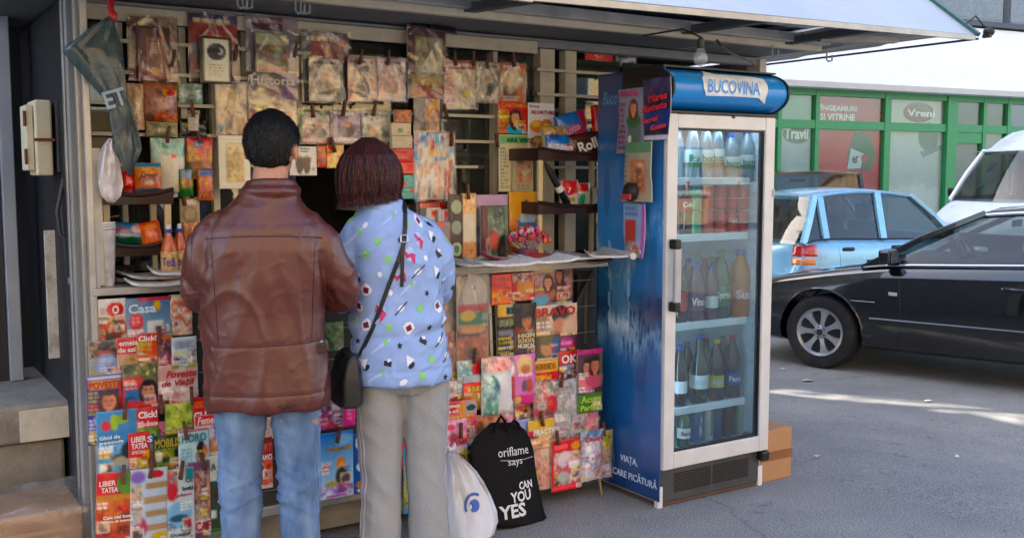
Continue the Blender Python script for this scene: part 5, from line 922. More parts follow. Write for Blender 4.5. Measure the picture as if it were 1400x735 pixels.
p = PZ(850, 346, CZ + .04); b = MB(); b.tube([PZ(825, 341, CZ + .045), PZ(866, 350, CZ + .04)], .016, 10); tag(b.build('paper_roll', mat('white_mesh_roll', '#c4c0bc', .5, var=.2, vs=80), None, smooth=True), 'rolled white printed film at the counter right end', 'roll')
for a in [(165, 384, .16, .22, 3, 0, pw, 'white-edged paper at the left end of the counter'), (195, 381, .22, .2, -8, .008, pd, 'dark-covered magazine on the left counter'), (225, 378, .24, .2, 9, .014, pap, 'grey magazine with rounded spine on the left counter'), (240, 373, .16, .14, -5, .024, pw, 'white booklet with a red corner next to the man elbow'), (222, 388, .22, .1, 2, .002, pw, 'pale paper along the left counter edge')]: flat(*a)
# ---------------------------------------------------------------- tray shelves (brown plastic trays on cream legs)
brownp = mat('brown_tray_plastic', '#2e1714', .32, var=.1); legp = mat('cream_tray_leg', '#c8b98e', .45, var=.08)
def tray_rack(lb, X0, X1, Ya, Yb, zs, ztop, zbot):
    T = thing('tray_rack', lb, 'tray rack', ((X0 + X1) / 2, (Ya + Yb) / 2, zbot), group='brown plastic tray racks on the counter')
    for x in (X0, X1):
        for y in (Ya, Yb):
            b = MB(); b.loft([[(x + sx * w, y + sy * w * .8, z) for sx, sy in ((-1, -1), (1, -1), (1, 1), (-1, 1))] for z, w in ((zbot, .011), (zbot + .1, .010), (ztop - .03, .013), (ztop, .015))]); b.build('leg', legp, T, bevel=.002)
    for z in zs:
        n = 16; b = MB()
        for (y, sg) in ((Ya - .018, 1), (Yb + .018, -1)):
            r1, r2 = [], []
            for i in range(n + 1):
                u = i / n; x = X0 - .02 + (X1 - X0 + .04) * u; tz = z + .045 - .022 * math.sin(PI * u); r1.append((x, y, tz)); r2.append((x, y, z - .012))
            b.add(r1 + r2 + [(q[0], q[1] + sg * .006, q[2]) for q in r1 + r2], [(i, i + 1, n + 2 + i, n + 1 + i) for i in range(n)] + [(2 * n + 2 + i, 3 * n + 3 + i, 3 * n + 4 + i, 2 * n + 3 + i) for i in range(n)] + [(i, 2 * n + 2 + i, 2 * n + 3 + i, i + 1) for i in range(n)] + [(n + 1 + i, n + 2 + i, 3 * n + 4 + i, 3 * n + 3 + i) for i in range(n)])
        b.tube([(X0 - .02 + (X1 - X0 + .04) * i / n, Ya - .018, z + .045 - .022 * math.sin(PI * i / n)) for i in range(n + 1)], .008, 8)
        for x in (X0 - .02, X1 + .014): b.box(x, x + .006, Ya - .017, Yb + .017, z - .012, z + .045)
        b.box(X0 - .0135, X1 + .0135, Ya - .0115, Yb + .0115, z - .012, z - .006); b.build('tray', brownp, T, smooth=True, fix=True)
    return T
a, c = PY(738, 230, 4.0), PY(848, 230, 4.0); zt = [PY(790, 216, 4.0).z, PY(790, 288, 4.0).z]
tray_rack('two-tier brown tray rack of sweets and cartons at the right end of the counter', a.x, c.x - .01, 4.0, 4.22, zt, zt[0] + .045, CZ); TR = (a.x, c.x)
a, c = PY(140, 262, 4.02), PY(228, 262, 4.02); zl = [PY(185, 275, 4.02).z, PY(185, 345, 4.02).z]
tray_rack('two-tier brown tray rack of packets at the left end of the counter', a.x + .01, c.x, 4.02, 4.24, zl, zl[0] + .045, CZ)
def pk(px, z, Y, ops, lb, puff=.02, titles=(), roll=0, lean=-8, wrapm=None, name='snack_packet', cat='snack packet'):
    x0, y0, x1, y1 = px
    return mag(name, px, ops, lb, cat, Y=Y, group='sweets and snacks on the tray racks', puff=puff, titles=titles, roll=roll, lean=lean, cell=.005, thick=puff * .8)
pk((816, 143, 849, 203), 0, 4.06, [('bg', '#c84414', '#a83c14'), ('p', 0, .35, 1, 1, ['#b83810', '#d87820', '#c8581c'], 5), ('e', .5, .3, .3, .08, '#d8b090', .5)], 'orange-red crisps packet standing at the right of the top tray', .03, [('Lays', .3, .34, .1, '#e8d8c0', .5)])
pk((772, 152, 812, 203), 0, 4.12, [('bg', '#3c7cc0'), ('r', .7, 0, 1, .9, '#b83c64'), ('e', .4, .55, .35, .2, '#c04878', .6), ('p', 0, .6, 1, 1, ['#2c5ca0', '#4c8cd0', '#b84c6c'], 4)], 'pink and blue croissant packet at the back of the top tray', .025, [('Lotto', .12, .6, .2, '#d8b8d8', .5, 0, 12), ('Lotto', .2, .9, .16, '#d8c8e0', .6, 0, 8)], roll=-14)
pk((745, 172, 776, 208), 0, 4.06, [('bg', '#b8ac90'), ('p', 0, .0, 1, .4, ['#c8b08c', '#a88c5c', '#c8c0a8'], 4), ('e', .5, .8, .4, .2, '#a05028', .5)], 'beige nut packet at the left of the top tray', .02, [('Nuts', .2, .5, .2, '#8c3844', .7)])
pk((749, 184, 783, 211), 0, 4.02, [('bg', '#3868b4', '#d0d4e0'), ('e', .8, .4, .15, .3, '#d86030'), ('p', 0, 0, 1, .5, ['#3464b0', '#4c84cc'], 4)], 'blue packet with rounded white letters at the front of the top tray', .018, [('7days', .2, .9, .38, '#e4e8f0', .7)])
pk((779, 181, 826, 211), 0, 4.015, [('bg', '#2c1014', '#3c181c'), ('e', .4, .2, .3, .12, '#5c3024', .6)], 'dark maroon roll packet with large white letters at the front of the top tray', .02, [('Rolls', .22, .95, .5, '#e0dcd8', .72, 0, 10)], roll=-8)
pk((752, 205, 780, 216), 0, 4.03, [('bg', '#1c2c50'), ('p', 0, 0, 1, 1, ['#1c2c50', '#3c6c9c'], 5)], 'dark blue packet lying in the top tray', .015)
pk((767, 246, 790, 280), 0, 4.06, [('bg', '#d8d4d0'), ('r', 0, 0, 1, .55, '#b81c30'), ('e', .42, .42, .3, .2, '#c83448'), ('r', .1, .7, .8, .85, '#b8a840')], 'red and white carton with a round seven emblem in the lower tray', .008, [('7', .3, .52, .22, '#e8d8dc', .2)], lean=0, name='carton', cat='carton')
pk((790, 250, 807, 279), 0, 4.07, [('bg', '#ccd0c8'), ('r', 0, 0, .8, .4, '#b02c3c'), ('r', 0, .5, .5, 1, '#3c8c70')], 'white, red and green carton in the middle of the lower tray', .008, lean=0, name='carton', cat='carton')
pk((800, 256, 816, 280), 0, 4.1, [('bg', '#2c5c40'), ('r', .5, 0, 1, 1, '#c0c4bc')], 'dark green carton behind the triangular one', .008, lean=0, name='carton', cat='carton')
# triangular carton
c = PY(825, 276, 4.06); t = thing('triangular_carton', 'triangular white carton with a purple window in the lower tray', 'carton', (c.x, 4.06, zt[1]), group='sweets and snacks on the tray racks'); w = .062; h = .115
b = MB(); b.prism([(c.x - w, zt[1]), (c.x + w, zt[1]), (c.x + .012, zt[1] + h)], 4.04, 4.12); b.build('carton_body', mat('carton_white', '#d4ccd4', .4), t, bevel=.002)
b = MB(); b.prism([(c.x - w * .45, zt[1] + .02), (c.x + w * .62, zt[1] + .02), (c.x + .012, zt[1] + h * .72)], 4.036, 4.0385); b.build('purple_panel', ink('#8c3c80'), t)
b = MB(); b.prism([(c.x - w * .9, zt[1] + .012), (c.x - w * .5, zt[1] + .012), (c.x - .004, zt[1] + h * .85), (c.x - .012, zt[1] + h * .72)], 4.036, 4.0385); b.build('red_panel', ink('#a83038'), t)
p, q = PY(745, 222, 4.0), PY(778, 282, 4.03); t = thing('umbrella', 'folded black umbrella in clear sleeve leaning in the lower tray', 'umbrella', q); b = MB(); b.tube([q, q + (p - q) * .1, q + (p - q) * .8, p], [.012, .02, .017, .006], 10); b.build('folded_canopy', mat('black_nylon', '#17181b', .3, coat=.4, bump=.4, bs=60), t, smooth=True)
m_ = q + (p - q) * .42; b = MB(); d = (p - q).normalized(); b.tube([m_ - d * .016, m_ + d * .016], .0205, 10); b.build('paper_label', labw, t, smooth=True)
# left tray goods
pk((184, 222, 222, 262), 0, 4.05, [('bg', '#c87838'), ('r', 0, 0, 1, .18, '#4c90b8'), ('p', 0, .18, 1, .5, ['#c88848', '#d8a868'], 4), ('e', .5, .6, .3, .18, '#8c3c30', .7), ('e', .5, .72, .16, .1, '#d8c8b0', .5), ('r', 0, .9, 1, 1, '#3c6c98')], 'orange packet with a blue top on the left top tray', .022, [('Croco', .18, .52, .16, '#7c2828', .6, .2)])
pk((162, 233, 184, 262), 0, 4.06, [('bg', '#b82420'), ('e', .5, .5, .3, .2, '#d85c48', .8)], 'round red packet on the left top tray', .02)
pk((168, 258, 182, 278), 0, 4.03, [('bg', '#8c2818'), ('p', 0, 0, 1, 1, ['#8c2818', '#c85c30', '#2c3450'], 5)], 'small red packet at the front of the left top tray', .01)
pk((184, 262, 214, 276), 0, 4.03, [('bg', '#28385c'), ('p', 0, 0, 1, 1, ['#20304c', '#3c5c80', '#5c3c28'], 5)], 'small dark blue packet at the front of the left top tray', .01)
pk((146, 304, 200, 336), 0, 4.06, [('bg', '#3c7ca4'), ('r', 0, .6, 1, 1, '#1c5c48'), ('t', .1, .15, .55, .5, '#b85044', 2), ('e', .72, .3, .16, .2, '#c8a8a0', .4), ('r', 0, .52, 1, .6, '#b0b8b8')], 'blue and dark green packet with red lettering on the left lower tray', .025, roll=4)
pk((195, 302, 226, 342), 0, 4.05, [('bg', '#c85c1c', '#d88848'), ('e', .5, .2, .3, .1, '#e09868', .6)], 'bright orange bag slumped on the left lower tray', .03, roll=-10)
for i, (px, lb) in enumerate([(228, 'left of the pair'), (243, 'right of the pair')]):
    p = PZ(px + 4, 366, CZ); p = PY(px + 4, 366, 3.93 + .03 * i); T = bottle('juice_bottle', 'orange juice bottle with blue sports cap, ' + lb + ' on the left counter', p.x, p.y, CZ, .20, .031, mat('orange_juice', '#c85a14', .15, coat=.6), mat('blue_sport_cap', '#2c4cb0', .35), mat('juice_label', '#c8a060', .45, var=.4, vs=60), (.2, .58), 'Tedi', '#5c3c90', 'orange juice bottles')
    b = MB(); b.lathe([(.009, .198), (.008, .215), (.004, .218)], (p.x, p.y, CZ), 10); b.build('cap_tip', labw, T, smooth=True)
p = PY(147, 388, 3.93); t = thing('paper_cup_stack', 'tall stack of printed white cups at the left counter end', 'cups', (p.x, p.y, CZ)); b = MB(); b.lathe([(.024, 0), (.026, .02), (.034, .2), (.035, .205), (.03, .205)], (p.x, p.y, CZ), 16); b.build('cup', mat('printed_cup', '#c0bcc0', .45, var=.3, vs=25), t, smooth=True)
for k in range(3): b = MB(); z = CZ + .207 + k * .009; b.lathe([(.034, z - CZ), (.0365, z - CZ + .003), (.034, z - CZ + .007)], (p.x, p.y, CZ), 16); b.build('cup_rim', labw, t)
p = PY(131, 340, 3.86); b = MB(); b.box(p.x - .008, p.x + .012, 3.862, 3.88, CZ + .0, 1.36); tag(b.build('white_tube', mat('white_card_tube', '#bfc2c8', .5), None), 'thin white card strip standing by the left kiosk post', 'card strip')
# ---------------------------------------------------------------- hanging bags at upper left
def hanging_bag(name, lb, outline, Y, m, depth=.05, fold=.012, hooktop=None, txt=None, n=30, cat='plastic bag'):
    """outline in survey pixels: list of (y, xleft, xright); bag hangs at plane Y and bellies out"""
    rows = 44; ys = np.linspace(outline[0][0], outline[-1][0], rows); xl = np.interp(ys, [o[0] for o in outline], [o[1] for o in outline]); xr = np.interp(ys, [o[0] for o in outline], [o[2] for o in outline])
    t = thing(name, lb, cat, PY((xl[-1] + xr[-1]) / 2, ys[-1], Y)); rings = []
    for j in range(rows):
        a, c = PY(xl[j], ys[j], Y), PY(xr[j], ys[j], Y); v = j / (rows - 1); dep = depth * math.sin(PI * min(1, .12 + v * .86)) ** .7; ring = []
        for k in range(n):
            th = 2 * PI * k / n; u = .5 - .5 * math.cos(th); x = a.x + (c.x - a.x) * u; f = mnoise.noise(Vector((u * 7, v * 2.2, 1.7))) * fold + mnoise.noise(Vector((u * 18 + v * 6, v * 3, 4))) * fold * .5
            y = Y - dep * math.sin(th) * .5 - f; ring.append((x, y, a.z + (c.z - a.z) * u + f * .3))
        rings.append(ring)
    b = MB(); b.loft(rings); b.build('bag_body', m, t, smooth='all'); return t
filmgrey = glass('grey_green_carrier_film', '#8c9a9c', .06, .2, .42, '#5f7274', .3, 8)
t = hanging_bag('carrier_bag', 'large grey-green plastic carrier bag hung from a red hook at the left corner', [(24, 146, 157), (34, 128, 160), (48, 110, 163), (66, 84, 167), (90, 104, 170), (112, 123, 172), (130, 139, 173), (150, 148, 180), (180, 152, 188), (205, 157, 194), (222, 166, 186), (240, 176, 180)], 3.80, filmgrey, .06, .02)
b = MB(); M = Matrix.Translation(PY(147, 150, 3.755)) @ Euler((0, R(-18), 0)).to_matrix().to_4x4(); add_text(b, 'ET', M, .075, .06, 0, .02, .001); b.build('bag_lettering', ink('#7f9db4'), t, fix=False)
b = MB(); b.tube([PY(152, 0, 3.80), PY(151, 12, 3.79), PY(153, 26, 3.79)], .012, 8); b.ball(PY(155, 22, 3.785), .014, .01, .02, 8); tag(b.build('red_hook', mat('red_plastic', '#a01c20', .3), None, smooth=True), 'red plastic hook under the awning holding the carrier bag', 'hook')
t = hanging_bag('white_bag', 'full white plastic bag hanging below the grey carrier bag', [(190, 148, 153), (200, 140, 156), (215, 136, 160), (235, 133, 164), (255, 133, 167), (268, 138, 165), (276, 148, 158)], 3.86, mat('white_crinkled_film', '#cfccd2', .4, var=.08, bump=.6, bs=22), .09, .03)
# ---------------------------------------------------------------- things hung on the fridge side
def side_mag(px, ops, lb, cat='magazine', name='magazine', titles=(), off=.012, **k):
    x0, y0, x1, y1 = px; X = FX0 - off; yc = (y0 + y1) / 2; a, c = PX(x0, yc, X), PX(x1, yc, X); tp, bt = PX((x0 + x1) / 2, y0, X), PX((x0 + x1) / 2, y1, X); w = a.y - c.y; h = tp.z - bt.z
    SEED[0] += 1; sh = Sheet(w, h, .0065, SEED[0]); run(sh, ops); e = thing(name, lb, cat, (X, (a.y + c.y) / 2, bt.z), R(-90), group='papers taped to the fridge side'); link('cover', sheet_mesh('cover', sh, [GLOSSY], .003, .004, .012, .003, SEED[0]), e)
    if titles:
        cols = []; mb = MB()
        for tt in titles:
            s_, u, v, hh, col = tt[:5]; wd = tt[5]
            if col not in cols: cols.append(col)
            M = world_of(e) @ Matrix.Translation(Vector(((u - .5) * w, -.016, (1 - v) * h))) @ Euler((0, R(-(tt[6] if len(tt) > 6 else 0)), 0)).to_matrix().to_4x4(); add_text(mb, s_, M, wd * w, hh * h, cols.index(col), .02, .001, .25)
        mb.build('title', [ink(q) for q in cols], e, fix=False)
side_mag((846, 121, 880, 210), [('bg', '#8c94a8', '#7c7c88'), ('t', .05, .2, .35, .95, '#6c2c5c', 9), ('f', .62, .3, .14, '#c8957c', '#5a2c1c', '#3c6c48', 1.2), ('r', .4, .5, .9, .95, '#41604a', .6), ('t', .1, .02, .95, .12, '#b83c68', 1)], 'magazine with a woman in a green dress taped to the fridge side', titles=[('Nunta', .08, .13, .08, '#c04c74', .8)])
side_mag((879, 106, 917, 192), [('bg', '#1c2044'), ('p', 0, 0, 1, .35, ['#181c3c', '#4c4868', '#2c3058'], 5), ('r', 0, .5, 1, .8, '#283c74'), ('r', 0, .92, 1, 1, '#c8ccd4')], 'navy poster with slanting red lettering taped near the fridge front', 'poster', 'poster', [('Marea', .3, .4, .12, '#d02434', .66, 6), ('Reteta', .06, .56, .11, '#d02434', .9, 6), ('Secret', .06, .74, .09, '#d83c40', .6, 8), ('Gustos', .4, .85, .09, '#d83c40', .55, 8)], off=.03)
side_mag((854, 194, 890, 276), [('bg', '#9c9484'), ('r', 0, 0, 1, .18, '#5c8468'), ('r', .2, .3, .8, .85, '#b07860'), ('p', .25, .35, .75, .8, ['#a06c54', '#c09c80', '#7c4434'], 5), ('t', 0, .2, .18, .95, '#70746c', 9)], 'rain-wrinkled newsprint sheet with a reddish picture hung on the fridge side', 'newspaper', 'newspaper', off=.05)
side_mag((852, 278, 882, 352), [('bg', '#8ca0b8'), ('r', .85, 0, 1, 1, '#a868a0'), ('r', .1, .3, .6, .8, '#a8504c'), ('t', .1, .05, .8, .25, '#5c7ca8', 2), ('p', .1, .7, .8, 1, ['#a09c50', '#b0b8c0', '#b85c60'], 4)], 'pale blue booklet with a lilac edge hung low on the fridge side', 'booklet', 'booklet', off=.04)
c = PX(862, 262, FX0 - .07); t = thing('pouch', 'small black pouch hanging between the papers on the fridge side', 'pouch', c); b = MB(); b.ball(c, .028, .05, .045, 10); b.build('pouch_body', mat('black_pouch', '#1c1a1c', .5), t, smooth=True)
b = MB(); b.box(c.x - .031, c.x - .02, c.y - .03, c.y + .03, c.z - .035, c.z - .01); b.build('red_label', ink('#b02c30'), t)
# ---------------------------------------------------------------- lower left rack of magazines
def lo(px, ops, lb, titles=(), dy=0., group=GR_L, name='magazine', cat='magazine', **k):
    return mag(name, px, ops, lb, cat, Y=3.845 - dy, group=group, titles=titles, **k)
lo((133, 408, 173, 466), [('bg', '#cfcbc4'), ('p', 0, .4, 1, 1, ['#b0986c', '#c8b48c', '#a03c3c', '#4c3c30'], 4), ('e', .62, .26, .3, .18, '#b83034', .1), ('r', .25, .8, .6, 1, '#4c3428')], 'white magazine with a red ring title, top left of the lower rack', [('e', .08, .36, .16, '#c8a8a0', .18), ('O', .5, .36, .2, '#e8d8d4', .24)])
lo((172, 406, 235, 464), [('bg', '#4c7090', '#8ca0b0'), ('r', .25, 0, 1, .08, '#b02c2c'), ('e', .22, .56, .15, .2, '#b82c30'), ('t', .12, .45, .32, .65, '#d8a0a0', 4), ('r', .45, .55, .8, .9, '#c8ccc8'), ('s', 0, '#000000', 0, 0), ('p', 0, .85, 1, 1, ['#3c4438', '#5c6458', '#8c8c80'], 5), ('e', .68, .2, .08, .12, '#c8a030')], 'blue home magazine with a white house and a red disc', [('Casa', .05, .36, .22, '#c4d8e4', .6)])
lo((233, 402, 263, 458), [('bg', '#b09880'), ('p', 0, 0, 1, 1, ['#a08468', '#c8bca8', '#a85c48', '#dcd0bc'], 4)], 'beige wrapped magazine half hidden by the man', wrap=1)
lo((121, 465, 161, 513), [('bg', '#8c8c88'), ('p', 0, 0, 1, .5, ['#4c443c', '#a08c7c', '#2c2824'], 4), ('e', .55, .35, .2, .2, '#a85c48', .2), ('e', .55, .16, .22, .14, '#2c2430', .2), ('e', .6, .72, .4, .34, '#8c98b8', .2), ('t', .35, .5, .85, .9, '#c8d0e0', 5), ('r', 0, .92, 1, 1, '#a09c50')], 'magazine with a person in a pale blue patterned jumper', dy=.012)
lo((160, 461, 190, 520), [('bg', '#b0907c'), ('r', 0, 0, 1, .38, '#b8242c'), ('f', .5, .68, .3, '#d0a088', '#b09068', '#c8a898', 1)], 'red-headed women weekly with a blonde face', [('emeia', .1, .18, .12, '#e8dcd8', .85), ('de azi', .04, .33, .11, '#e8dcd8', .8)], dy=.014)
lo((187, 456, 216, 508), [('bg', '#c0621c'), ('r', 0, 0, 1, .22, '#c0242c'), ('e', .3, .35, .35, .2, '#a8981c'), ('t', .1, .3, .9, .52, '#c8401c', 2), ('t', .05, .6, .9, .95, '#e0b860', 3), ('r', .1, .62, .8, .7, '#dcd4b8')], 'orange and red tabloid with a white headline on red, upper one', [('Click!', .08, .18, .14, '#eee6e4', .84)], dy=.02, pegs=[(218, 458)])
lo((213, 458, 236, 508), [('bg', '#8c6c60'), ('r', 0, 0, 1, .1, '#c07c30'), ('p', 0, .1, 1, 1, ['#c89c8c', '#3c3c48', '#a84c6c', '#d8c8bc', '#5c4438'], 4)], 'narrow celebrity magazine with an orange top edge', dy=.01)
lo((235, 460, 269, 503), [('bg', '#c4ccd0'), ('t', .06, .1, .75, .4, '#98a4b0', 1), ('t', .06, .45, .6, .55, '#c0b840', 1), ('t', .06, .6, .6, .95, '#3c5c74', 4), ('p', .65, .4, 1, 1, ['#a08870', '#dcd8d4', '#4c4438'], 4)], 'white wrapped magazine with large grey letters beside the man', [('ZILNIC', .08, .36, .26, '#9caab8', .78)], dy=.016, wrap=1)
lo((119, 512, 169, 606), [('bg', '#3c3480'), ('r', 0.04, .02, .96, .06, '#c8c8d8'), ('r', .05, .08, .95, .2, '#c89038'), ('t', .04, .22, .38, .58, '#a89c30', 6), ('r', .88, .1, 1, .58, '#b02c2c'), ('f', .6, .38, .23, '#c8907c', '#4c342c', '#8ca0b8', .6), ('t', .04, .62, .5, .84, '#c8c8d8', 4), ('e', .2, .9, .2, .1, '#b8a020'), ('t', .05, .85, .45, .98, '#1c1c1c', 2)], 'purple-bordered women magazine with a mustard title and a dark-haired portrait', [('POVESTI', .07, .19, .1, '#b83c2c', .8)], dy=.022)
lo((168, 496, 216, 560), [('bg', '#6c6c58'), ('p', 0, 0, 1, .3, ['#8c8c58', '#4c5440', '#b0a878'], 5), ('r', 0, .28, .55, 1, '#b8282c'), ('r', .05, .55, .5, .8, '#3c6c9c'), ('t', .05, .4, .45, .55, '#d8b0a8', 2), ('f', .72, .6, .22, '#d0a08c', '#2c1c18', '#b04038', .7)], 'red, white and blue magazine with a smiling dark-haired woman', dy=.026)
lo((211, 498, 271, 556), [('bg', '#c8b8b4'), ('r', 0, 0, 1, .4, '#b8503c', .3), ('p', 0, .55, 1, 1, ['#d8ccc8', '#b82c24', '#c8a8a0', '#e0dcd8'], 5), ('r', .4, .02, .98, .1, '#8c8c30'), ('s', 2, '#d8d4d4', .6, .3, .5)], 'pale story magazine with slanting red script title', [('Poveste', .25, .3, .18, '#b8282c', .7, .3), ('de Viaţă', .15, .52, .18, '#b8282c', .75, .3)], dy=.018, wrap=1, pegs=[(262, 540)])
lo((133, 560, 190, 650), [('bg', '#5c90b8', '#3c6c98'), ('e', .22, .22, .12, .08, '#b84c50'), ('e', .42, .18, .1, .12, '#98b030'), ('e', .6, .14, .16, .07, '#88a848'), ('p', 0, .5, 1, 1, ['#3c6890', '#7cacc8', '#5c88a8'], 5), ('e', .68, .74, .36, .1, '#4c5440', .1), ('e', .66, .78, .34, .08, '#a0a08c', .2), ('e', .8, .62, .25, .14, '#1c2830', .2)], 'blue fishing magazine with a long fish on its cover', [('Ghid de', .04, .42, .055, '#dce8f0', .5), ('pescuit', .04, .5, .055, '#dce8f0', .58)], dy=.04, pegs=[(171, 560)])
lo((187, 556, 217, 603), [('bg', '#4c6c30'), ('r', 0, 0, 1, .6, '#b8222c'), ('p', 0, .6, 1, 1, ['#3c6c24', '#7c9c38', '#5c7c30'], 5)], 'red tabloid health supplement with a green foot', [('Click!', .06, .3, .2, '#eee6e4', .86), ('Sănătate', .06, .54, .15, '#e8d0cc', .88)], dy=.045)
lo((226, 550, 264, 597), [('bg', '#7c9040'), ('p', 0, 0, 1, .8, ['#6c8434', '#a8b858', '#c0c880', '#8c7c40'], 4), ('p', 0, .75, 1, 1, ['#b06c50', '#6c8c3c', '#c89880'], 5)], 'light green garden magazine in the middle of the left rack', dy=.032, pegs=[(220, 552)])
lo((262, 543, 286, 590), [('bg', '#b8282c'), ('t', .1, .1, .9, .3, '#d88c30', 2), ('p', 0, .75, 1, 1, ['#b05040', '#c8b0a0'], 4)], 'red tabloid half hidden behind the man leg', [('CLI', .1, .62, .22, '#eee6e4', .7)], dy=.03)
lo((176, 590, 205, 648), [('bg', '#b82026'), ('p', 0, .6, 1, 1, ['#7c9838', '#b0a04c', '#a85c30', '#c8c0a0'], 4), ('e', .9, .55, .25, .12, '#c8a01c')], 'red special issue with three lines of white capitals', [('LIBER', .12, .22, .13, '#eedcd8', .7), ('TATEA', .12, .38, .13, '#eedcd8', .76), ('SPECIAL', .12, .5, .08, '#e8c8c0', .66)], dy=.052)
lo((199, 591, 215, 644), [('bg', '#2c4c8c'), ('p', 0, .3, 1, 1, ['#4c6c98', '#a88c3c', '#384458'], 4)], 'narrow blue magazine edge with a white letter', [('S', .15, .22, .16, '#dce4f0', .45)], dy=.046)
lo((209, 594, 248, 644), [('bg', '#2c3018'), ('p', 0, .35, 1, 1, ['#1c1c18', '#7c9030', '#4c5c20', '#a8a048'], 4), ('e', .18, .55, .14, .14, '#c8c8c0', .3), ('r', .75, .4, 1, 1, '#201818')], 'black and yellow technical magazine with a bold yellow title', [('MOBILIS', .06, .32, .24, '#a89c20', .88)], dy=.05, pegs=[(209, 630)])
lo((244, 586, 286, 640), [('bg', '#bcd0d4'), ('t', .08, .45, .5, .95, '#6c98a4', 6), ('e', .72, .68, .17, .38, '#20181c', .1), ('e', .86, .62, .1, .2, '#b07058', .4), ('r', 0, 0, 1, .06, '#b0504c')], 'white horoscope magazine with turquoise title and dark-haired woman', [('HORO', .1, .32, .22, '#2c9098', .8)], dy=.054, pegs=[(253, 588)])
lo((266, 566, 301, 600), [('bg', '#d0ccd4'), ('r', 0, 0, .85, .42, '#c8401c'), ('t', .05, .5, .6, .65, '#3c4c8c', 1), ('r', .75, .4, 1, 1, '#6c4c8c')], 'magazine with an orange-red title strip beside the man leg', [('Femei', .1, .36, .3, '#f0d8c8', .7, .2)], dy=.044)
lo((281, 578, 304, 634), [('bg', '#c4b4a8'), ('p', 0, 0, 1, .7, ['#5c3c7c', '#c08434', '#c89c84', '#e0d8d0'], 4), ('r', 0, .7, 1, 1, '#d0ccc4'), ('r', 0.05, .8, .6, .84, '#3c7c40')], 'purple and orange striped magazine cut off by the man leg', dy=.04)
lo((128, 645, 180, 746), [('bg', '#8a3018'), ('p', 0, .35, 1, 1, ['#6c2410', '#a84c1c', '#c87c30', '#8a3818'], 4), ('r', 0, 0, .52, .32, '#c02c28'), ('e', .78, .16, .24, .14, '#5c8c30'), ('r', 0, .3, 1, .38, '#b8842c'), ('e', .5, .92, .4, .08, '#c05020', .4)], 'food issue with a red title block and brown roast picture, bottom left', [('LIBER', .06, .17, .07, '#eed8d0', .44), ('TATEA', .12, .26, .07, '#eed8d0', .44), ('Cele mai bune', .18, .62, .045, '#f0e8e0', .78), ('reţete de toamnă', .18, .68, .045, '#f0e8e0', .8)], dy=.07, roll=3, wrap=1, pegs=[(169, 648)])
lo((176, 640, 227, 746), [('bg', '#b8c4d0'), ('e', .2, .1, .2, .08, '#8c70b0', .5), ('r', .4, .18, 1, .26, '#a08868'), ('r', .35, .36, 1, .45, '#a89070'), ('r', .4, .54, 1, .62, '#a08868'), ('r', .35, .72, 1, .8, '#a88c6c'), ('e', .7, .08, .2, .05, '#b82c40'), ('e', .25, .75, .2, .14, '#a84868', .4), ('e', .82, .92, .3, .1, '#c0a81c', .2), ('p', 0, .2, .3, .7, ['#b8c4d0', '#c8a890', '#5c8c78'], 5)], 'pale blue booklet with brown wooden signboards and a yellow burst', dy=.074, roll=2, pegs=[(207, 640)])
lo((222, 640, 266, 742), [('bg', '#c4ccd0'), ('p', 0, .0, .5, .3, ['#c8d0d4', '#b0503c', '#8cb0b8'], 5), ('r', .75, 0, 1, .16, '#3c8c94'), ('e', .3, .3, .18, .12, '#b03044', .4), ('e', .5, .62, .42, .18, '#8cb4c8', .1), ('e', .5, .66, .3, .05, '#3c5c74', .4), ('e', .78, .78, .12, .05, '#a03c50')], 'white ocean booklet with a big blue fish face', [('Ol', .72, .2, .07, '#3c6064', .22), ('întâi', .6, .3, .055, '#3c4c58', .36), ('grăsimi', .4, .38, .05, '#b0506c', .5), ('Oceanul', .2, .9, .05, '#505c68', .62)], dy=.07, pegs=[(248, 642)])
lo((258, 630, 288, 735), [('bg', '#a08c84'), ('r', 0, 0, 1, .12, '#7c5c78'), ('p', 0, .12, 1, .78, ['#8c7468', '#c8b8b0', '#5c4440', '#c88c80', '#a8a4a0'], 6), ('r', 0, .76, 1, .92, '#d0c8c4'), ('r', 0, .92, 1, 1, '#70506c')], 'collage-covered celebrity magazine with tall red capitals at its foot', [('CAF', .25, .9, .12, '#c0202c', .7)], dy=.06, pegs=[(277, 630)])
lo((284, 622, 305, 728), [('bg', '#c8ccc4'), ('r', 0, .32, 1, .95, '#3c4c38'), ('e', .6, .5, .3, .12, '#503c30', .4), ('r', .05, .7, .5, .8, '#d0d0cc'), ('r', 0, .95, 1, 1, '#3c6c40')], 'white-topped magazine with a dark green picture beside the man leg', [('A', .2, .18, .09, '#5c6c5c', .35), ('E', .6, .28, .09, '#5c6c5c', .3)], dy=.056)
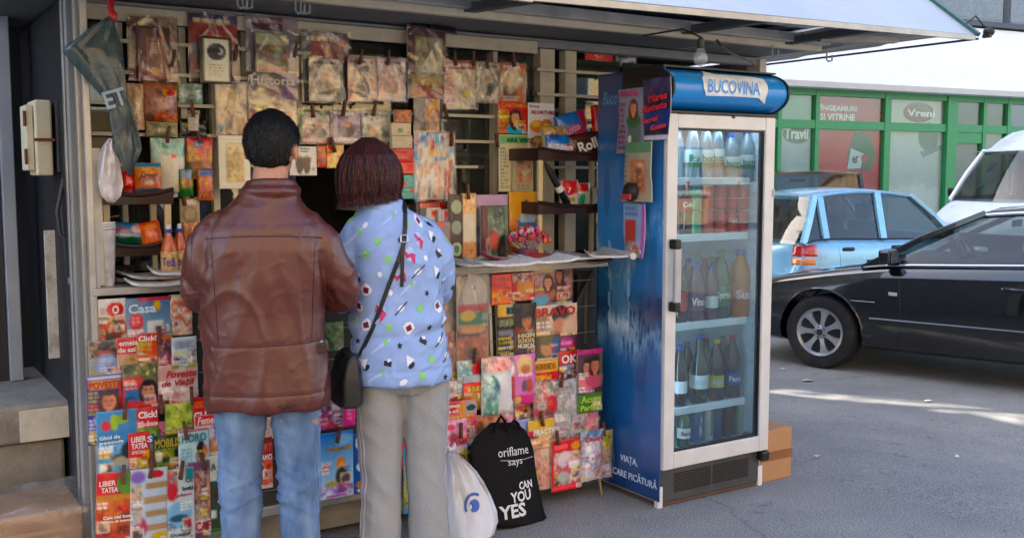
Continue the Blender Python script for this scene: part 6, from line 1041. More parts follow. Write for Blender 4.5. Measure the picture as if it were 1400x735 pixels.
# between and behind the two people
lo((344, 598, 373, 668), [('bg', '#a83024'), ('r', 0, .0, 1, .1, '#6c2c20'), ('p', 0, .4, 1, .9, ['#b83c28', '#d8906c', '#a83424'], 4), ('r', 0, .92, 1, 1, '#d0c8c0')], 'red magazine glimpsed between the legs of the man', [('LIBERT', .05, .26, .14, '#d85c4c', .9), ('DINAMO', .05, .44, .12, '#f0e0d8', .9), ('T', .4, .8, .2, '#f0e0d8', .25)], group='papers glimpsed behind the two people', dy=.03)
lo((349, 570, 378, 600), [('bg', '#b0a0a0'), ('p', 0, 0, 1, 1, ['#a09490', '#c8a8a0', '#d8d0cc'], 4)], 'pale magazine just under the man jacket between his legs', group='papers glimpsed behind the two people')
lo((436, 590, 483, 680), [('bg', '#3c80c0', '#bcd8e8'), ('e', .7, .12, .3, .08, '#88b8dc', .6), ('e', .62, .47, .14, .09, '#c8882c', .2), ('e', .64, .53, .1, .07, '#d8a480', .2), ('e', .64, .68, .18, .14, '#3c3828', .3), ('e', .2, .52, .1, .06, '#c8582c', .2), ('e', .35, .8, .2, .07, '#b0a030', .3), ('p', 0, .8, 1, .95, ['#c8c0dc', '#8c6cb0', '#d8d8e8'], 5), ('r', .2, .95, 1, .98, '#c03c98')], 'sky-blue children magazine with a golden script title between the two people', [('Timpurele', .22, .3, .1, '#b88c40', .72, .2)], group='papers glimpsed behind the two people', dy=.03, pegs=[(463, 594)])
lo((482, 592, 502, 674), [('bg', '#28609c'), ('e', .6, .15, .4, .12, '#d8dce0'), ('e', .6, .14, .25, .06, '#8c4434'), ('e', .6, .55, .35, .08, '#c8dce8'), ('e', .6, .85, .35, .07, '#b87c3c'), ('r', .3, .92, .9, .97, '#d8d4c8')], 'narrow blue and white toy pack beside the striped trousers', group='papers glimpsed behind the two people', dy=.02)
lo((436, 544, 470, 586), [('bg', '#a83050'), ('p', 0, 0, 1, 1, ['#8c3c50', '#c85c80', '#3c3c5c', '#b8a0a8'], 4), ('r', .5, .2, 1, .4, '#d8d0cc', .6)], 'pink and dark magazine below the black handbag', group='papers glimpsed behind the two people')
lo((469, 542, 486, 582), [('bg', '#d0408c'), ('t', .3, .2, .7, .8, '#e8a8c8', 4)], 'narrow bright pink packet below the black handbag', group='papers glimpsed behind the two people', dy=.01)
lo((436, 440, 470, 480), [('bg', '#4c6c48'), ('p', 0, 0, 1, 1, ['#3c5c38', '#7c9068', '#2c3828'], 4)], 'green magazine seen between the jacket and the handbag', group='papers glimpsed behind the two people')
lo((546, 596, 556, 640), [('bg', '#c04c70'), ('r', 0, .4, 1, .6, '#c8a038')], 'thin pink paper edge seen between the woman legs', group='papers glimpsed behind the two people', dy=.02)
lo((552, 612, 562, 702), [('bg', '#5c9cc8'), ('p', 0, .2, .6, .9, ['#3c3c30', '#c8b83c', '#5c9cc8'], 8)], 'tall light blue paper edge seen between the woman legs', group='papers glimpsed behind the two people', dy=.03)
# ---------------------------------------------------------------- lower right rack
def ro(px, ops, lb, titles=(), dy=0., **k): return lo(px, ops, lb, titles, dy, group=GR_R, **k)
def hp(px, ops, lb, **k): return ro(px, ops, lb, wrap=2, **k)
hp((598, 374, 664, 520), [('bg', '#8c7a68'), ('p', 0, 0, 1, 1, ['#6c5c50', '#a88c74', '#c0a488', '#5c6c70', '#8c4c38'], 6), ('r', .9, 0, 1, 1, '#c8c4bc')], 'large clear bag of faded pictures hanging under the right counter', dy=-.0, name='print_bag', cat='bag of prints')
hp((624, 376, 668, 500), [('bg', '#a89c8c'), ('e', .56, .22, .38, .22, '#c8c2ba', .06), ('r', .3, .2, .84, .42, '#c0bab2'), ('e', .54, .14, .05, .02, '#3c3834', .3), ('r', .05, .32, .98, .4, '#b02838'), ('r', .05, .4, .98, .54, '#28744c'), ('e', .35, .44, .24, .06, '#c8b050', .3), ('r', .76, .42, .96, .5, '#8c9c94'), ('p', .02, .56, .98, 1, ['#7c4c30', '#a86c48', '#b8845c', '#5c4438'], 3), ('e', .5, .62, .42, .05, '#3c4850', .5), ('e', .5, .6, .4, .04, '#c89868', .4)], 'pair of white shoe insoles in a pack with red and green header', dy=.02, name='insole_pack', cat='insole pack')
ro((672, 374, 704, 416), [('bg', '#c8481c'), ('t', .08, .08, .8, .45, '#a83010', 2), ('e', .5, .72, .3, .14, '#d86c30', .5), ('p', 0, .5, 1, 1, ['#c8481c', '#d87c40', '#e09868'], 4)], 'bright orange puzzle magazine just under the counter')
ro((700, 372, 731, 411), [('bg', '#b03028'), ('r', .2, .35, .95, .75, '#b8842c'), ('p', 0, 0, 1, .35, ['#a83030', '#c8a898', '#4c3c50'], 5), ('p', 0, .75, 1, 1, ['#b8282c', '#a8a890', '#c85c3c'], 5)], 'red and gold puzzle magazine second from the white bars', dy=.004)
ro((727, 366, 783, 419), [('bg', '#4c3c34'), ('p', 0, 0, 1, 1, ['#3c2c2c', '#8c6450', '#a8888c', '#5c3c30'], 4), ('r', 0, 0, .5, .1, '#a8983c'), ('f', .38, .36, .1, '#c89478', '#241818', '#a06858', 1), ('f', .66, .2, .09, '#a87458', '#1c1414', '#5c1c20', 1), ('e', .72, .72, .14, .1, '#b83c28'), ('e', .2, .78, .2, .16, '#6ca0b8'), ('r', .4, .9, 1, 1, '#7c9cb8')], 'glossy magazine with long-haired girls just under the counter')
ro((680, 415, 709, 486), [('bg', '#17171b'), ('r', 0, 0, .9, .24, '#c8a418'), ('r', .4, .05, .85, .2, '#5c98b8'), ('t', .05, .27, .9, .46, '#a8a858', 1), ('r', .05, .5, .85, .6, '#b8c0c8', .4), ('t', .05, .62, .85, .78, '#b8a820', 2), ('t', .05, .8, .9, .88, '#b8c0d8', 1), ('t', .0, .9, .7, .95, '#b8a820', 1)], 'black music monthly with yellow title block and stacked headlines', [('BOX', .42, .2, .13, '#1c2c3c', .42), ('HITS', .06, .44, .16, '#6c7c70', .8), ('TOP HITS', .1, .99, .05, '#e0e0d8', .7)], dy=.012)
ro((703, 414, 733, 492), [('bg', '#2c221e'), ('f', .56, .3, .26, '#a87858', '#18110f', '#6c5c54', .2), ('e', .5, .12, .5, .15, '#16100e', .3), ('r', 0, .5, 1, 1, '#5c4c44', .8)], 'film magazine with a curly-haired youth and three lines of pale capitals', [('HIGH', .14, .60, .075, '#d8cc98', .74), ('SCHOOL', .14, .69, .075, '#d8c888', .76), ('MUSICAL', .14, .78, .075, '#e0dcc8', .78)], dy=.022)
ro((728, 416, 789, 482), [('bg', '#c8bcb0'), ('p', 0, .2, 1, 1, ['#8c7464', '#d0c0b0', '#a07c68', '#4c3c38', '#c8a890'], 4), ('e', .62, .22, .2, .2, '#1c1a1c', .1), ('e', .6, .42, .15, .14, '#b88870', .4), ('r', .4, .62, .62, .88, '#4c1818'), ('t', .08, .32, .5, .48, '#d8d4cc', 2), ('e', .85, .55, .2, .3, '#c8b0a0', .4)], 'teen magazine with large red title and a person in a black cap', [('BRAVO', .04, .22, .17, '#b81c28', .9)], dy=.016)
ro((734, 458, 766, 494), [('bg', '#5c5038'), ('e', .45, .45, .3, .35, '#b08c70', .3), ('e', .45, .2, .32, .18, '#6c6440', .2), ('r', .62, .1, 1, .7, '#4c6488'), ('r', 0, .85, 1, 1, '#c8c0b8')], 'small magazine with a soldier in a camouflage cap', dy=.03)
ro((765, 458, 789, 492), [('bg', '#4c2438'), ('e', .4, .35, .4, .3, '#a03078', .4), ('t', .1, .2, .8, .4, '#d8a0c0', 1), ('e', .5, .8, .3, .3, '#3c2428')], 'small magenta and plum magazine left of the grey wall', dy=.028)
ro((606, 452, 626, 545), [('bg', '#8c7868'), ('p', 0, 0, 1, 1, ['#6c5c50', '#b8a498', '#7c4438', '#c8bcb0'], 5)], 'narrow dull brown paper beside the woman coat', dy=.01, wrap=1)
ro((625, 492, 656, 532), [('bg', '#a8c0c8'), ('p', 0, 0, 1, 1, ['#8cb0b8', '#c8d0c8', '#6c9ca8', '#c8b088'], 4), ('r', .65, 0, 1, .5, '#b82c24')], 'pale blue children magazine with a red corner', dy=.03, pegs=[(650, 486)])
ro((633, 512, 668, 560), [('bg', '#b84c24'), ('r', 0, 0, 1, .2, '#a8b4b8'), ('r', 0, .2, 1, .5, '#c82c20'), ('t', .2, .3, .95, .5, '#c8b428', 1), ('p', 0, .5, 1, 1, ['#b0a030', '#8c5c30', '#c8783c', '#6c7c4c'], 5)], 'red and yellow puzzle magazine behind the baby bottle pack', [('RON', .3, .46, .16, '#d0b428', .6)], dy=.036, wrap=1)
ro((604, 520, 640, 566), [('bg', '#c8c0bc'), ('e', .6, .25, .3, .1, '#9c2840', .3), ('p', 0, 0, 1, .5, ['#b8b4b4', '#d8ccc4', '#a87c80'], 5), ('e', .6, .55, .35, .08, '#8c2430', .3)], 'pale beauty magazine with dark red lipsticks', dy=.026)
ro((600, 548, 652, 602), [('bg', '#c07078'), ('r', .15, 0, .55, .3, '#b8283c'), ('e', .65, .2, .2, .16, '#c88c28', .3), ('r', .68, .04, 1, .35, '#9ca0a0'), ('e', .84, .2, .13, .08, '#2c3034'), ('t', .15, .36, .95, .52, '#c8b020', 2), ('p', 0, .55, 1, 1, ['#c87898', '#d8a8b8', '#b84c60', '#a8b07c'], 5)], 'pink women magazine with yellow headline and a red title block', [('Femeia', .17, .14, .1, '#f0dcdc', .36), ('de azi', .17, .27, .09, '#f0dcdc', .3)], dy=.045)
ro((596, 574, 640, 640), [('bg', '#c890b8'), ('p', 0, 0, 1, .6, ['#c878a8', '#d8b0c8', '#b84c58', '#c8b0a0'], 5), ('r', 0, .55, 1, .65, '#d8c8dc'), ('r', 0, .62, 1, 1, '#c0b870')], 'lilac-pink magazine whose lower part turns olive', [('Ki Chin', .08, .84, .15, '#b05048', .8)], dy=.055, roll=-2, pegs=[(630, 588)])
ro((632, 566, 690, 620), [('bg', '#a87858'), ('p', 0, 0, 1, .5, ['#c87c60', '#a8402c', '#d8b098', '#8c5c40'], 4), ('r', 0, .5, 1, .62, '#c8a830'), ('t', .1, .62, .9, .8, '#4c6ca0', 1), ('p', 0, .75, 1, 1, ['#5c3438', '#3c3038'], 4)], 'brown and yellow magazine behind the top of the black bag', dy=.04, wrap=1)
# shaped packs
def hang_pack(px, label, back, Y, shape_parts, cat='toy pack', name='toy_pack', **k): pass
t = ro((658, 487, 702, 566), [('bg', '#c8ccc8'), ('p', 0, 0, 1, .25, ['#c04c50', '#d8a0a0', '#e0d0cc'], 5), ('p', .05, .3, .5, 1, ['#8cb8a0', '#4c8c8c', '#c8dcd0', '#3c5c78'], 5), ('r', .5, .3, 1, 1, '#d4d4d8')], 'white and green baby bottle pack with a pink cap', dy=.05, wrap=2, name='bottle_pack', cat='bottle pack', puff=.02)
ro((690, 490, 706, 556), [('bg', '#c8b8b8'), ('e', .5, .6, .4, .3, '#b04850', .5), ('e', .4, .2, .3, .14, '#e0d8dc', .4)], 'slim clear pack with a red twisted toy', dy=.046, wrap=2, name='toy_pack', cat='toy pack', puff=.012)
ro((701, 484, 732, 552), [('bg', '#c884b4'), ('r', 0, .8, 1, 1, '#c04c84'), ('e', .5, .22, .35, .2, '#c8b088', .2), ('e', .5, .28, .2, .1, '#b07450', .3), ('t', .2, .36, .8, .44, '#e8d8e8', 1), ('e', .65, .62, .2, .14, '#a85034', .5), ('e', .45, .62, .12, .12, '#6c5c68', .4), ('e', .2, .9, .14, .08, '#c8b060', .3)], 'pink doll pack topped by blonde hair', dy=.05, name='doll_pack', cat='toy pack', wrap=1, puff=.01)
ro((727, 492, 763, 524), [('bg', '#c83c1c'), ('r', 0, 0, 1, .5, '#c8a81c'), ('t', .05, .1, .95, .45, '#8c5810', 1), ('t', .1, .6, .7, .85, '#d8b030', 1)], 'yellow and red joke magazine right of the pink doll pack', [('PAPARUDA', .05, .42, .3, '#a8700c', .85), ('300 lei', .1, .86, .26, '#d8b430', .6)], dy=.04)
ro((729, 520, 765, 572), [('bg', '#8c8488'), ('p', 0, 0, 1, 1, ['#5c5458', '#b0a8ac', '#a84444', '#c8b8b4', '#4c6458'], 6), ('e', .68, .6, .28, .22, '#b82830', .3)], 'clear bag of small toys with a red bow', dy=.05, wrap=2, name='toy_bag', cat='toy bag', puff=.02)
ro((764, 479, 793, 518), [('bg', '#b01c34'), ('r', .12, .45, .75, .95, '#4c6c88'), ('p', .14, .48, .73, .93, ['#2c3c50', '#a89c98', '#6c8ca8'], 6), ('e', .95, .5, .15, .4, '#c8b090')], 'crimson celebrity weekly with a big two-letter title', [('OK!', .08, .42, .3, '#e8e0e4', .82)], dy=.034)
ro((760, 518, 800, 594), [('bg', '#b8b4c4'), ('p', 0, 0, 1, 1, ['#a098a8', '#d0ccdc', '#8ca090', '#c8b8c0', '#dcd8e4'], 6), ('t', .1, .08, .8, .2, '#8c8894', 1)], 'silvery lilac film-wrapped pack clipped at an angle', dy=.062, wrap=2, roll=-4, pegs=[(768, 519)])
ro((790, 477, 824, 563), [('bg', '#4c3434'), ('r', 0, 0, 1, .07, '#b0347c'), ('f', .38, .28, .2, '#c08c78', '#2c1c18', '#c87c88', .8), ('f', .68, .26, .2, '#b07c68', '#2c1c18', '#b05c6c', .8), ('r', .86, .08, .98, .6, '#5c6c50', .7), ('r', 0, .7, 1, 1, '#4c7c20'), ('t', .1, .62, .7, .7, '#c89cb8', 1)], 'magazine with an embracing couple and a lime green foot', [('Acum', .1, .84, .11, '#a8c848', .8), ('Parfum', .08, .96, .09, '#a8c848', .84)], dy=.075)
ro((690, 574, 726, 606), [('bg', '#98a0c8'), ('r', 0, .6, 1, 1, '#c8a878')], 'pale blue and sand magazine behind the right shoulder of the black bag', dy=.04)
ro((722, 572, 767, 612), [('bg', '#c8b078'), ('r', 0, 0, 1, .25, '#c8a83c'), ('r', 0, .35, .2, .6, '#c03c60'), ('p', 0, .6, 1, 1, ['#d0a890', '#c89868', '#d8c0a8'], 4)], 'yellow handicraft magazine right of the black bag', [('PRACTICA', .14, .52, .2, '#e8e4e0', .84)], dy=.056, pegs=[(741, 572)])
ro((729, 608, 761, 668), [('bg', '#d0a8a0'), ('p', 0, 0, 1, 1, ['#c89890', '#e0c8bc', '#d8b0a0', '#c88c88'], 4)], 'pale pink wrapped magazine low on the rack', dy=.05, wrap=2)
ro((755, 600, 796, 669), [('bg', '#b82c38'), ('r', .06, .08, .5, .18, '#d86c70'), ('e', .78, .14, .16, .08, '#c89430', .2), ('p', .06, .24, .94, .88, ['#c0b8b0', '#3c7c3c', '#c85c78', '#c8c0cc', '#a8842c', '#e0dce0'], 7), ('e', .4, .32, .18, .1, '#d8c8c8', .3), ('e', .7, .48, .18, .12, '#dcdce4', .3), ('e', .35, .72, .2, .1, '#a8b0b0', .3), ('r', 0, .9, 1, .97, '#d86068')], 'red-bordered floral embroidery magazine at the bottom of the rack', dy=.07, pegs=[(762, 598)])
ro((794, 588, 824, 656), [('bg', '#a8a4b0'), ('r', 0, 0, 1, .12, '#6c94b8'), ('p', 0, .2, 1, 1, ['#8c8894', '#c8c4d0', '#dcdce4', '#a89ca0'], 6)], 'silvery bagged toy with a red title at the bottom right of the rack', [('Dori', .12, .2, .1, '#b84058', .76)], dy=.078, wrap=2, puff=.01)
ro((790, 560, 818, 602), [('bg', '#c88ca0'), ('e', .3, .7, .25, .16, '#3ca02c', .4), ('p', 0, 0, 1, .6, ['#c87c94', '#d8a8b8'], 4), ('r', 0, .85, 1, 1, '#6c98b8')], 'pink bagged toy with a green spot below the couple magazine', dy=.06, wrap=2)
ro((816, 588, 837, 653), [('bg', '#a89c98'), ('r', 0, 0, 1, .3, '#b8a81c'), ('p', 0, .1, 1, .4, ['#b8a020', '#7c8c20', '#c8b83c'], 6), ('p', 0, .35, 1, .7, ['#8c6c60', '#a89c8c'], 5), ('p', 0, .7, 1, 1, ['#a8a0b8', '#c8c4d0', '#a85c80'], 5)], 'yellow-topped bagged toy beside the fridge', dy=.06, wrap=2, puff=.01, pegs=[(825, 586)])
ro((766, 566, 793, 602), [('bg', '#6c6468'), ('p', 0, 0, 1, 1, ['#54505c', '#a8a0ac', '#847c88', '#c8c0c8'], 7)], 'greyish crumpled film pack above the floral magazine', dy=.05, wrap=2)
p = PY(822, 662, 3.77); b = MB(); b.tube([PY(817, 640, 3.775), PY(823, 676, 3.765)], .006, 6); tag(b.build('wooden_stick', mat('raw_wood', '#a08a5c', .7), None), 'short wooden stick poking out below the bagged toys', 'stick')
# fillers: further covers showing in the gaps of both racks
PAL = [['#c83c50', '#e8c8c0', '#f0e0d8', '#5c2c3c'], ['#e0b838', '#c83c28', '#f0e8d8', '#3c3c44'], ['#8cb8d8', '#e8e8f0', '#c86878', '#3c5c88'], ['#d878a8', '#f0d0e0', '#a8386c', '#f4f0f0'], ['#e8e0d0', '#b89068', '#4c3828', '#d8c8a8'], ['#88b050', '#e8e8c0', '#38602c', '#e0a838']]
for i, (px, lb, g) in enumerate([((664, 508, 690, 560), 'pale pink cover filling the gap left of the slim toy pack', 1), ((704, 536, 732, 584), 'blue and white cover below the pink doll pack', 1), ((743, 546, 772, 588), 'yellow and red cover behind the clear toy bag', 1), ((668, 556, 702, 592), 'pink cover below the baby bottle pack', 1), ((776, 514, 796, 556), 'tan cover between the silvery pack and the couple magazine', 1), ((640, 456, 668, 500), 'cream and brown cover low behind the insole pack', 1),
    ((150, 500, 178, 545), 'green and cream cover edge behind the purple-bordered magazine', 0), ((196, 500, 226, 552), 'light blue cover between the two upper portraits', 0), ((232, 500, 268, 520), 'yellow cover strip above the slanting script title', 0), ((212, 575, 240, 610), 'pink cover edge behind the garden magazine', 0), ((168, 628, 200, 660), 'cream cover edge above the signboard booklet', 0), ((236, 600, 256, 650), 'red and yellow cover edge behind the horoscope magazine', 0)]):
    (ro if g else lo)(px, [('bg', PAL[(i * 5) % 6][0]), ('p', 0, .15, 1, 1, PAL[i % 6], 5), ('t', .06, .03, .94, .16, PAL[(i + 1) % 6][1], 1), ('t', .06, .75, .8, .95, PAL[(i + 2) % 6][1], 3)], lb, dy=.006 if i % 2 else .002)
# ---------------------------------------------------------------- cars
rubber = mat('tyre_rubber', '#15161a', .75, var=.25, vs=20, dirt=.4, dirtcol='#4a463e', ds=6); rimm = mat('alloy_rim', '#a9acb2', .3, .75, var=.08); carglass = glass('car_window_glass', '#a8b4b0', .03, .01, .03, '#a0a8a8'); cabin = mat('cabin_trim', '#1e1f22', .8, var=.2); blackt = mat('black_trim', '#101114', .45); chrome = mat('chrome_strip', '#c8ccd0', .12, .95, var=.02)
T_BV = {}
def wheel(T, M, x, y, r, spokes, side):
    c = Vector((x, y, r)); A = M @ Matrix.Translation(c) @ Matrix.Rotation(R(-90 * side), 4, 'X')   # local z = outward
    b = MB(); b.lathe([(r * .66, -.19), (r * .93, -.2), (r, -.17), (r, -.03), (r * .95, .0), (r * .8, .008), (r * .66, -.005), (r * .64, -.03)], n=40); b.v = [tuple(A @ Vector(v)) for v in b.v]; w = b.build('wheel', rubber, T, smooth=True)
    b = MB(); n = spokes; ro_, ri = r * .66, r * .58
    b.loft([[Vector((q * math.cos(2 * PI * k / 42), q * math.sin(2 * PI * k / 42), z)) for k in range(42)] for q, z in ((ro_ * .97, -.12), (ro_, -.01), (ro_ * .99, .003), (ri, -.008), (ri * .97, -.12))], cap=False)
    b.lathe([(r * .19, -.06), (r * .19, -.012), (r * .1, -.004)], n=20)
    for k in range(n):
        a = 2 * PI * k / n
        ring = []
        for q, hw, z in ((r * .15, r * .075, -.018), (r * .3, r * .065, -.012), (r * .45, r * .085, -.008), (r * .6, r * .16, -.008)):
            ring.append([Matrix.Rotation(a, 3, 'Z') @ Vector((q, yy, zz)) for yy, zz in ((-hw, z - .03), (-hw * .9, z), (hw * .9, z), (hw, z - .03))])
        b.loft(ring)
    b.v = [tuple(A @ Vector(v)) for v in b.v]; rm = b.build('rim', rimm, w, smooth=True)
    b = MB(); b.lathe([(r * .09, -.01), (r * .09, .004), (r * .05, .007)], n=16)
    for k in range(5): a = 2 * PI * k / 5; b.lathe([(r * .028, -.014), (r * .028, -.006)], (r * .14 * math.cos(a), r * .14 * math.sin(a), 0), 8)
    b.v = [tuple(A @ Vector(v)) for v in b.v]; b.build('hub_cap', mat('dark_hub', '#3c3e42', .4, .5), w)
    b = MB(); b.lathe([(r * .56, -.16), (r * .56, -.1)], n=24); b.v = [tuple(A @ Vector(v)) for v in b.v]; b.build('brake_disc', blackt, w)
def car(name, label, cat, loc, rz, L, W, top, zb, paint, gh, wheels, spokes=7, wr=.31, details=(), deck=.02, plan=(.86, .88)):
    T = thing(name, label, cat, loc, rz); M = world_of(T) @ Matrix.Translation((-L / 2, 0, 0))
    tx = [p[0] for p in top]; tz = [p[1] for p in top]; nst = 72; rings = []
    def wid(x):
        e0, e1 = x / (L * .16), (L - x) / (L * .2); f = 1.
        if e0 < 1: f *= plan[0] + (1 - plan[0]) * math.sqrt(max(0, 1 - (1 - e0) ** 2))
        if e1 < 1: f *= plan[1] + (1 - plan[1]) * math.sqrt(max(0, 1 - (1 - e1) ** 2))
        return W / 2 * f
    xsn = [L * (i / (nst - 1)) for i in range(nst)]; ztv = np.interp(xsn, tx, tz)
    for _ in range(2): z2 = ztv.copy(); z2[1:-1] = (ztv[:-2] + 2 * ztv[1:-1] + ztv[2:]) / 4; ztv = z2
    for i, x in enumerate(xsn):
        w = wid(x); zt = ztv[i]; e = min(x / .12, (L - x) / .12, 1); zlo = zb + (.12 if e < 1 else 0) * (1 - e); h = zt - zlo
        xx = x + (.10 * (1 - (2 * 0) ** 2) if False else 0)
        half = [(0, zlo), (w * .82, zlo), (w * .955, zlo + .04), (w * .985, zlo + h * .22), (w, zlo + h * .5), (w * .993, zlo + h * .78), (w * .965, zt - .055), (w * .91, zt - .012), (w * .80, zt + .004), (w * .4, zt + deck * .8), (0, zt + deck)]
        ring = [(x, y, z) for y, z in half] + [(x, -y, z) for y, z in half[-2:0:-1]]
        bul = [(p[2] - zlo) / max(h, .01) for p in ring]
        rings.append([Vector((p[0] + (.10 * math.sin(PI * min(1, max(0, u))) * ((1 if x > L / 2 else -1) * max(0, 1 - min(x, L - x) / .5) ** 2)) - (.16 * (p[1] / (W / 2)) ** 2) * ((1 if x > L / 2 else -1) * max(0, 1 - min(x, L - x) / .35) ** 2), p[1], p[2])) for p, u in zip(ring, bul)])
    b = MB(); b.loft(rings); b.v = [tuple(M @ Vector(v)) for v in b.v]; body = b.build('body', [paint], T)
    # wheel arches cut out of the shell
    for x in wheels:
        cb = MB(); A = Matrix.Translation(Vector((x, 0, wr + .005))) @ Matrix.Rotation(R(90), 4, 'X')
        for s in (-1, 1): cb.lathe([(wr + .055, s * W * .5 - .26 * (1 if s > 0 else 0) - (.0 if s > 0 else .1)), (wr + .055, s * W * .5 + .26 * (1 if s < 0 else 0) + (.1 if s > 0 else 0))], n=36, M=A)
        cb.v = [tuple(M @ Vector(v)) for v in cb.v]; co = cb.build('cutter', blackt, T)
        md = body.modifiers.new('b', 'BOOLEAN'); md.operation = 'DIFFERENCE'; md.object = co; md.solver = 'EXACT'
        dg = bpy.context.evaluated_depsgraph_get(); dg.update(); me = bpy.data.meshes.new_from_object(body.evaluated_get(dg)); body.modifiers.clear(); body.data = me; bpy.data.objects.remove(co)
    body.data.polygons.foreach_set('use_smooth', [True] * len(body.data.polygons)); body.data.set_sharp_from_angle(angle=R(38))
    bv = BVHTree.FromPolygons([v.co + Vector((L / 2, 0, 0)) for v in body.data.vertices], [tuple(p.vertices) for p in body.data.polygons])
    def side(x, z, s, off=.003):
        h = bv.ray_cast(Vector((x, s * 3, z)), Vector((0, -s, 0)))[0]; return Vector((x, (h.y if h else s * W / 2) + s * off, z))
    for x in wheels:
        for s in (-1, 1):
            wheel(T, M, x, s * (W / 2 - .015), wr, spokes, s)
            b = MB(); b.tube([M @ side(x + (wr + .055) * math.cos(t), wr + .005 + (wr + .055) * math.sin(t), s, -.004) for t in [PI * (k / 16) for k in range(17)]], .011, 6); b.build('wheel_arch', paint, T, smooth=True)
    # greenhouse
    xa, xat, xct, xc, zr, yb, yr, xB = gh['xa'], gh['xat'], gh['xct'], gh['xc'], gh['zr'], gh['yb'], gh['yr'], gh['xB']
    zbelt = lambda x: float(np.interp(x, xsn, ztv)) - .005
    zroof = lambda x: zr - gh.get('arc', .05) * (2 * (x - (xct + xat) / 2) / (xat - xct)) ** 2
    P = lambda x, y, z: M @ Vector((x, y, z))
    b = MB(); n = 12; rr = []
    for i in range(n + 1):
        x = xct + (xat - xct) * i / n; z = zroof(x); rr.append([Vector((x, yr * q, z + .045 * (1 - q * q) - (0.02 if abs(q) == 1 else 0))) for q in (-1, -.94, -.6, -.2, .2, .6, .94, 1)] + [Vector((x, yr * q, z - .035)) for q in (.95, 0, -.95)])
    b.loft(rr); b.v = [tuple(M @ Vector(v)) for v in b.v]; b.build('roof', paint, T, smooth=True)
    pil = gh.get('pillar', .05)
    for s in (-1, 1):
        for (x0, x1, w_, nm) in ((xa, xat, pil, 'front_pillar'), (xc, xct, pil * 1.6, 'rear_pillar')):
            b = MB(); pts = []
            for q in (0, .5, 1):
                x = x0 + (x1 - x0) * q; bow = .04 * math.sin(PI * q); z = zbelt(x0) + (zroof(x1) - zbelt(x0)) * q + bow * .6; pts.append((P(x, s * (yb + (yr - yb) * q + bow * .3), z)))
            for a_, c_ in zip(pts[:-1], pts[1:]): b.bar(a_, c_ + (c_ - a_) * .04, w_, .045, up=M.to_3x3() @ Vector((0, 1, 0)))
            b.build(nm, gh.get('pm') or paint, T, bevel=.008)
        for xb, wd in gh['mid']:
            b = MB(); b.bar(P(xb, s * (yb - .004), zbelt(xb)), P(xb + .02, s * (yr + .0), zroof(xb) - .01), wd, .035, up=M.to_3x3() @ Vector((0, 1, 0))); b.build('pillar', blackt if gh.get('blackpillar') else paint, T)
        # side glass
        xx = [xc] + sorted([m_[0] for m_ in gh['mid']]) + [xa]; xt = [xct] + sorted([m_[0] + .02 for m_ in gh['mid']]) + [xat]
        for i in range(len(xx) - 1):
            k = 6; b = MB(); lo_, hi_ = [], []
            for j in range(k + 1):
                xl = xx[i] + (xx[i + 1] - xx[i]) * j / k; xh = xt[i] + (xt[i + 1] - xt[i]) * j / k; lo_.append(P(xl, s * (yb - .015), zbelt(xl))); hi_.append(P(xh, s * (yr - .012), zroof(xh) - .02))
            b.add(lo_ + hi_, [(j, j + 1, k + 2 + j, k + 1 + j) for j in range(k)]); b.build('side_window', carglass, T, fix=False)
        b = MB(); n = 14; b.tube([P(xc + (xa - xc) * j / n, s * (yb + .012), zbelt(xc + (xa - xc) * j / n) + .008) for j in range(n + 1)], .009, 6); b.build('window_strip', chrome if gh.get('chrome') else blackt, T)
        b = MB(); b.tube([P(xct + (xat - xct) * j / n, s * (yr + .008), zroof(xct + (xat - xct) * j / n) - .006) for j in range(n + 1)], .010, 6); b.build('roof_rail', gh.get('railm') or paint, T)
    for (x0, x1, nm, bow) in ((xa, xat, 'windscreen', .10), (xc, xct, 'rear_window', -.06)):
        b = MB(); n, m_ = 8, 5; g_ = []
        for j in range(m_ + 1):
            q = j / m_
            for i in range(n + 1):
                u = 2 * i / n - 1; x = x0 + (x1 - x0) * q + bow * (1 - u * u); g_.append(P(x, u * ((yb - .02) + (yr - yb) * q), (zbelt(x0) + (zroof(x1) - .01 - zbelt(x0)) * q) + .03 * math.sin(PI * q) + .02 * (1 - u * u) * q))
        b.add(g_, [(j * (n + 1) + i, j * (n + 1) + i + 1, (j + 1) * (n + 1) + i + 1, (j + 1) * (n + 1) + i) for j in range(m_) for i in range(n)]); b.build(nm, carglass, T, smooth='all', fix=False)
    # cabin: dark deck, seats, steering wheel
    b = MB(); k = 10; x0, x1 = xc + .03, xa - .02
    for i in range(k): xl, xh = x0 + (x1 - x0) * i / k, x0 + (x1 - x0) * (i + 1) / k; zz = max(zbelt(xl), zbelt(xh)) + deck + .012; b.box(xl, xh, -yb + .05, yb - .05, zz - .02, zz, M=M)
    b.build('cabin_floor', cabin, T)
    for (sx_, hs) in gh['seats']:
        for s in (-1, 1):
            b = MB(); z0 = zbelt(sx_); b.box(sx_ - .06, sx_ + .06, s * .36 - .22, s * .36 + .22, z0, z0 + hs * .5, M=M); b.build('seat_back', cabin, T, bevel=.03)
            b = MB(); b.box(sx_ - .05, sx_ + .04, s * .36 - .11, s * .36 + .11, z0 + hs * .56, z0 + hs, M=M); b.build('headrest', cabin, T, bevel=.03)
    sw = gh['wheelx']; c = Vector((sw, gh.get('sy', .36), zbelt(sw) + .05)); tilt = Matrix.Rotation(R(-65), 3, 'Y')
    b = MB(); b.tube([P(*(c + tilt @ Vector((.18 * math.cos(t), .18 * math.sin(t), 0)))) for t in [2 * PI * k / 20 for k in range(21)]], .014, 7)
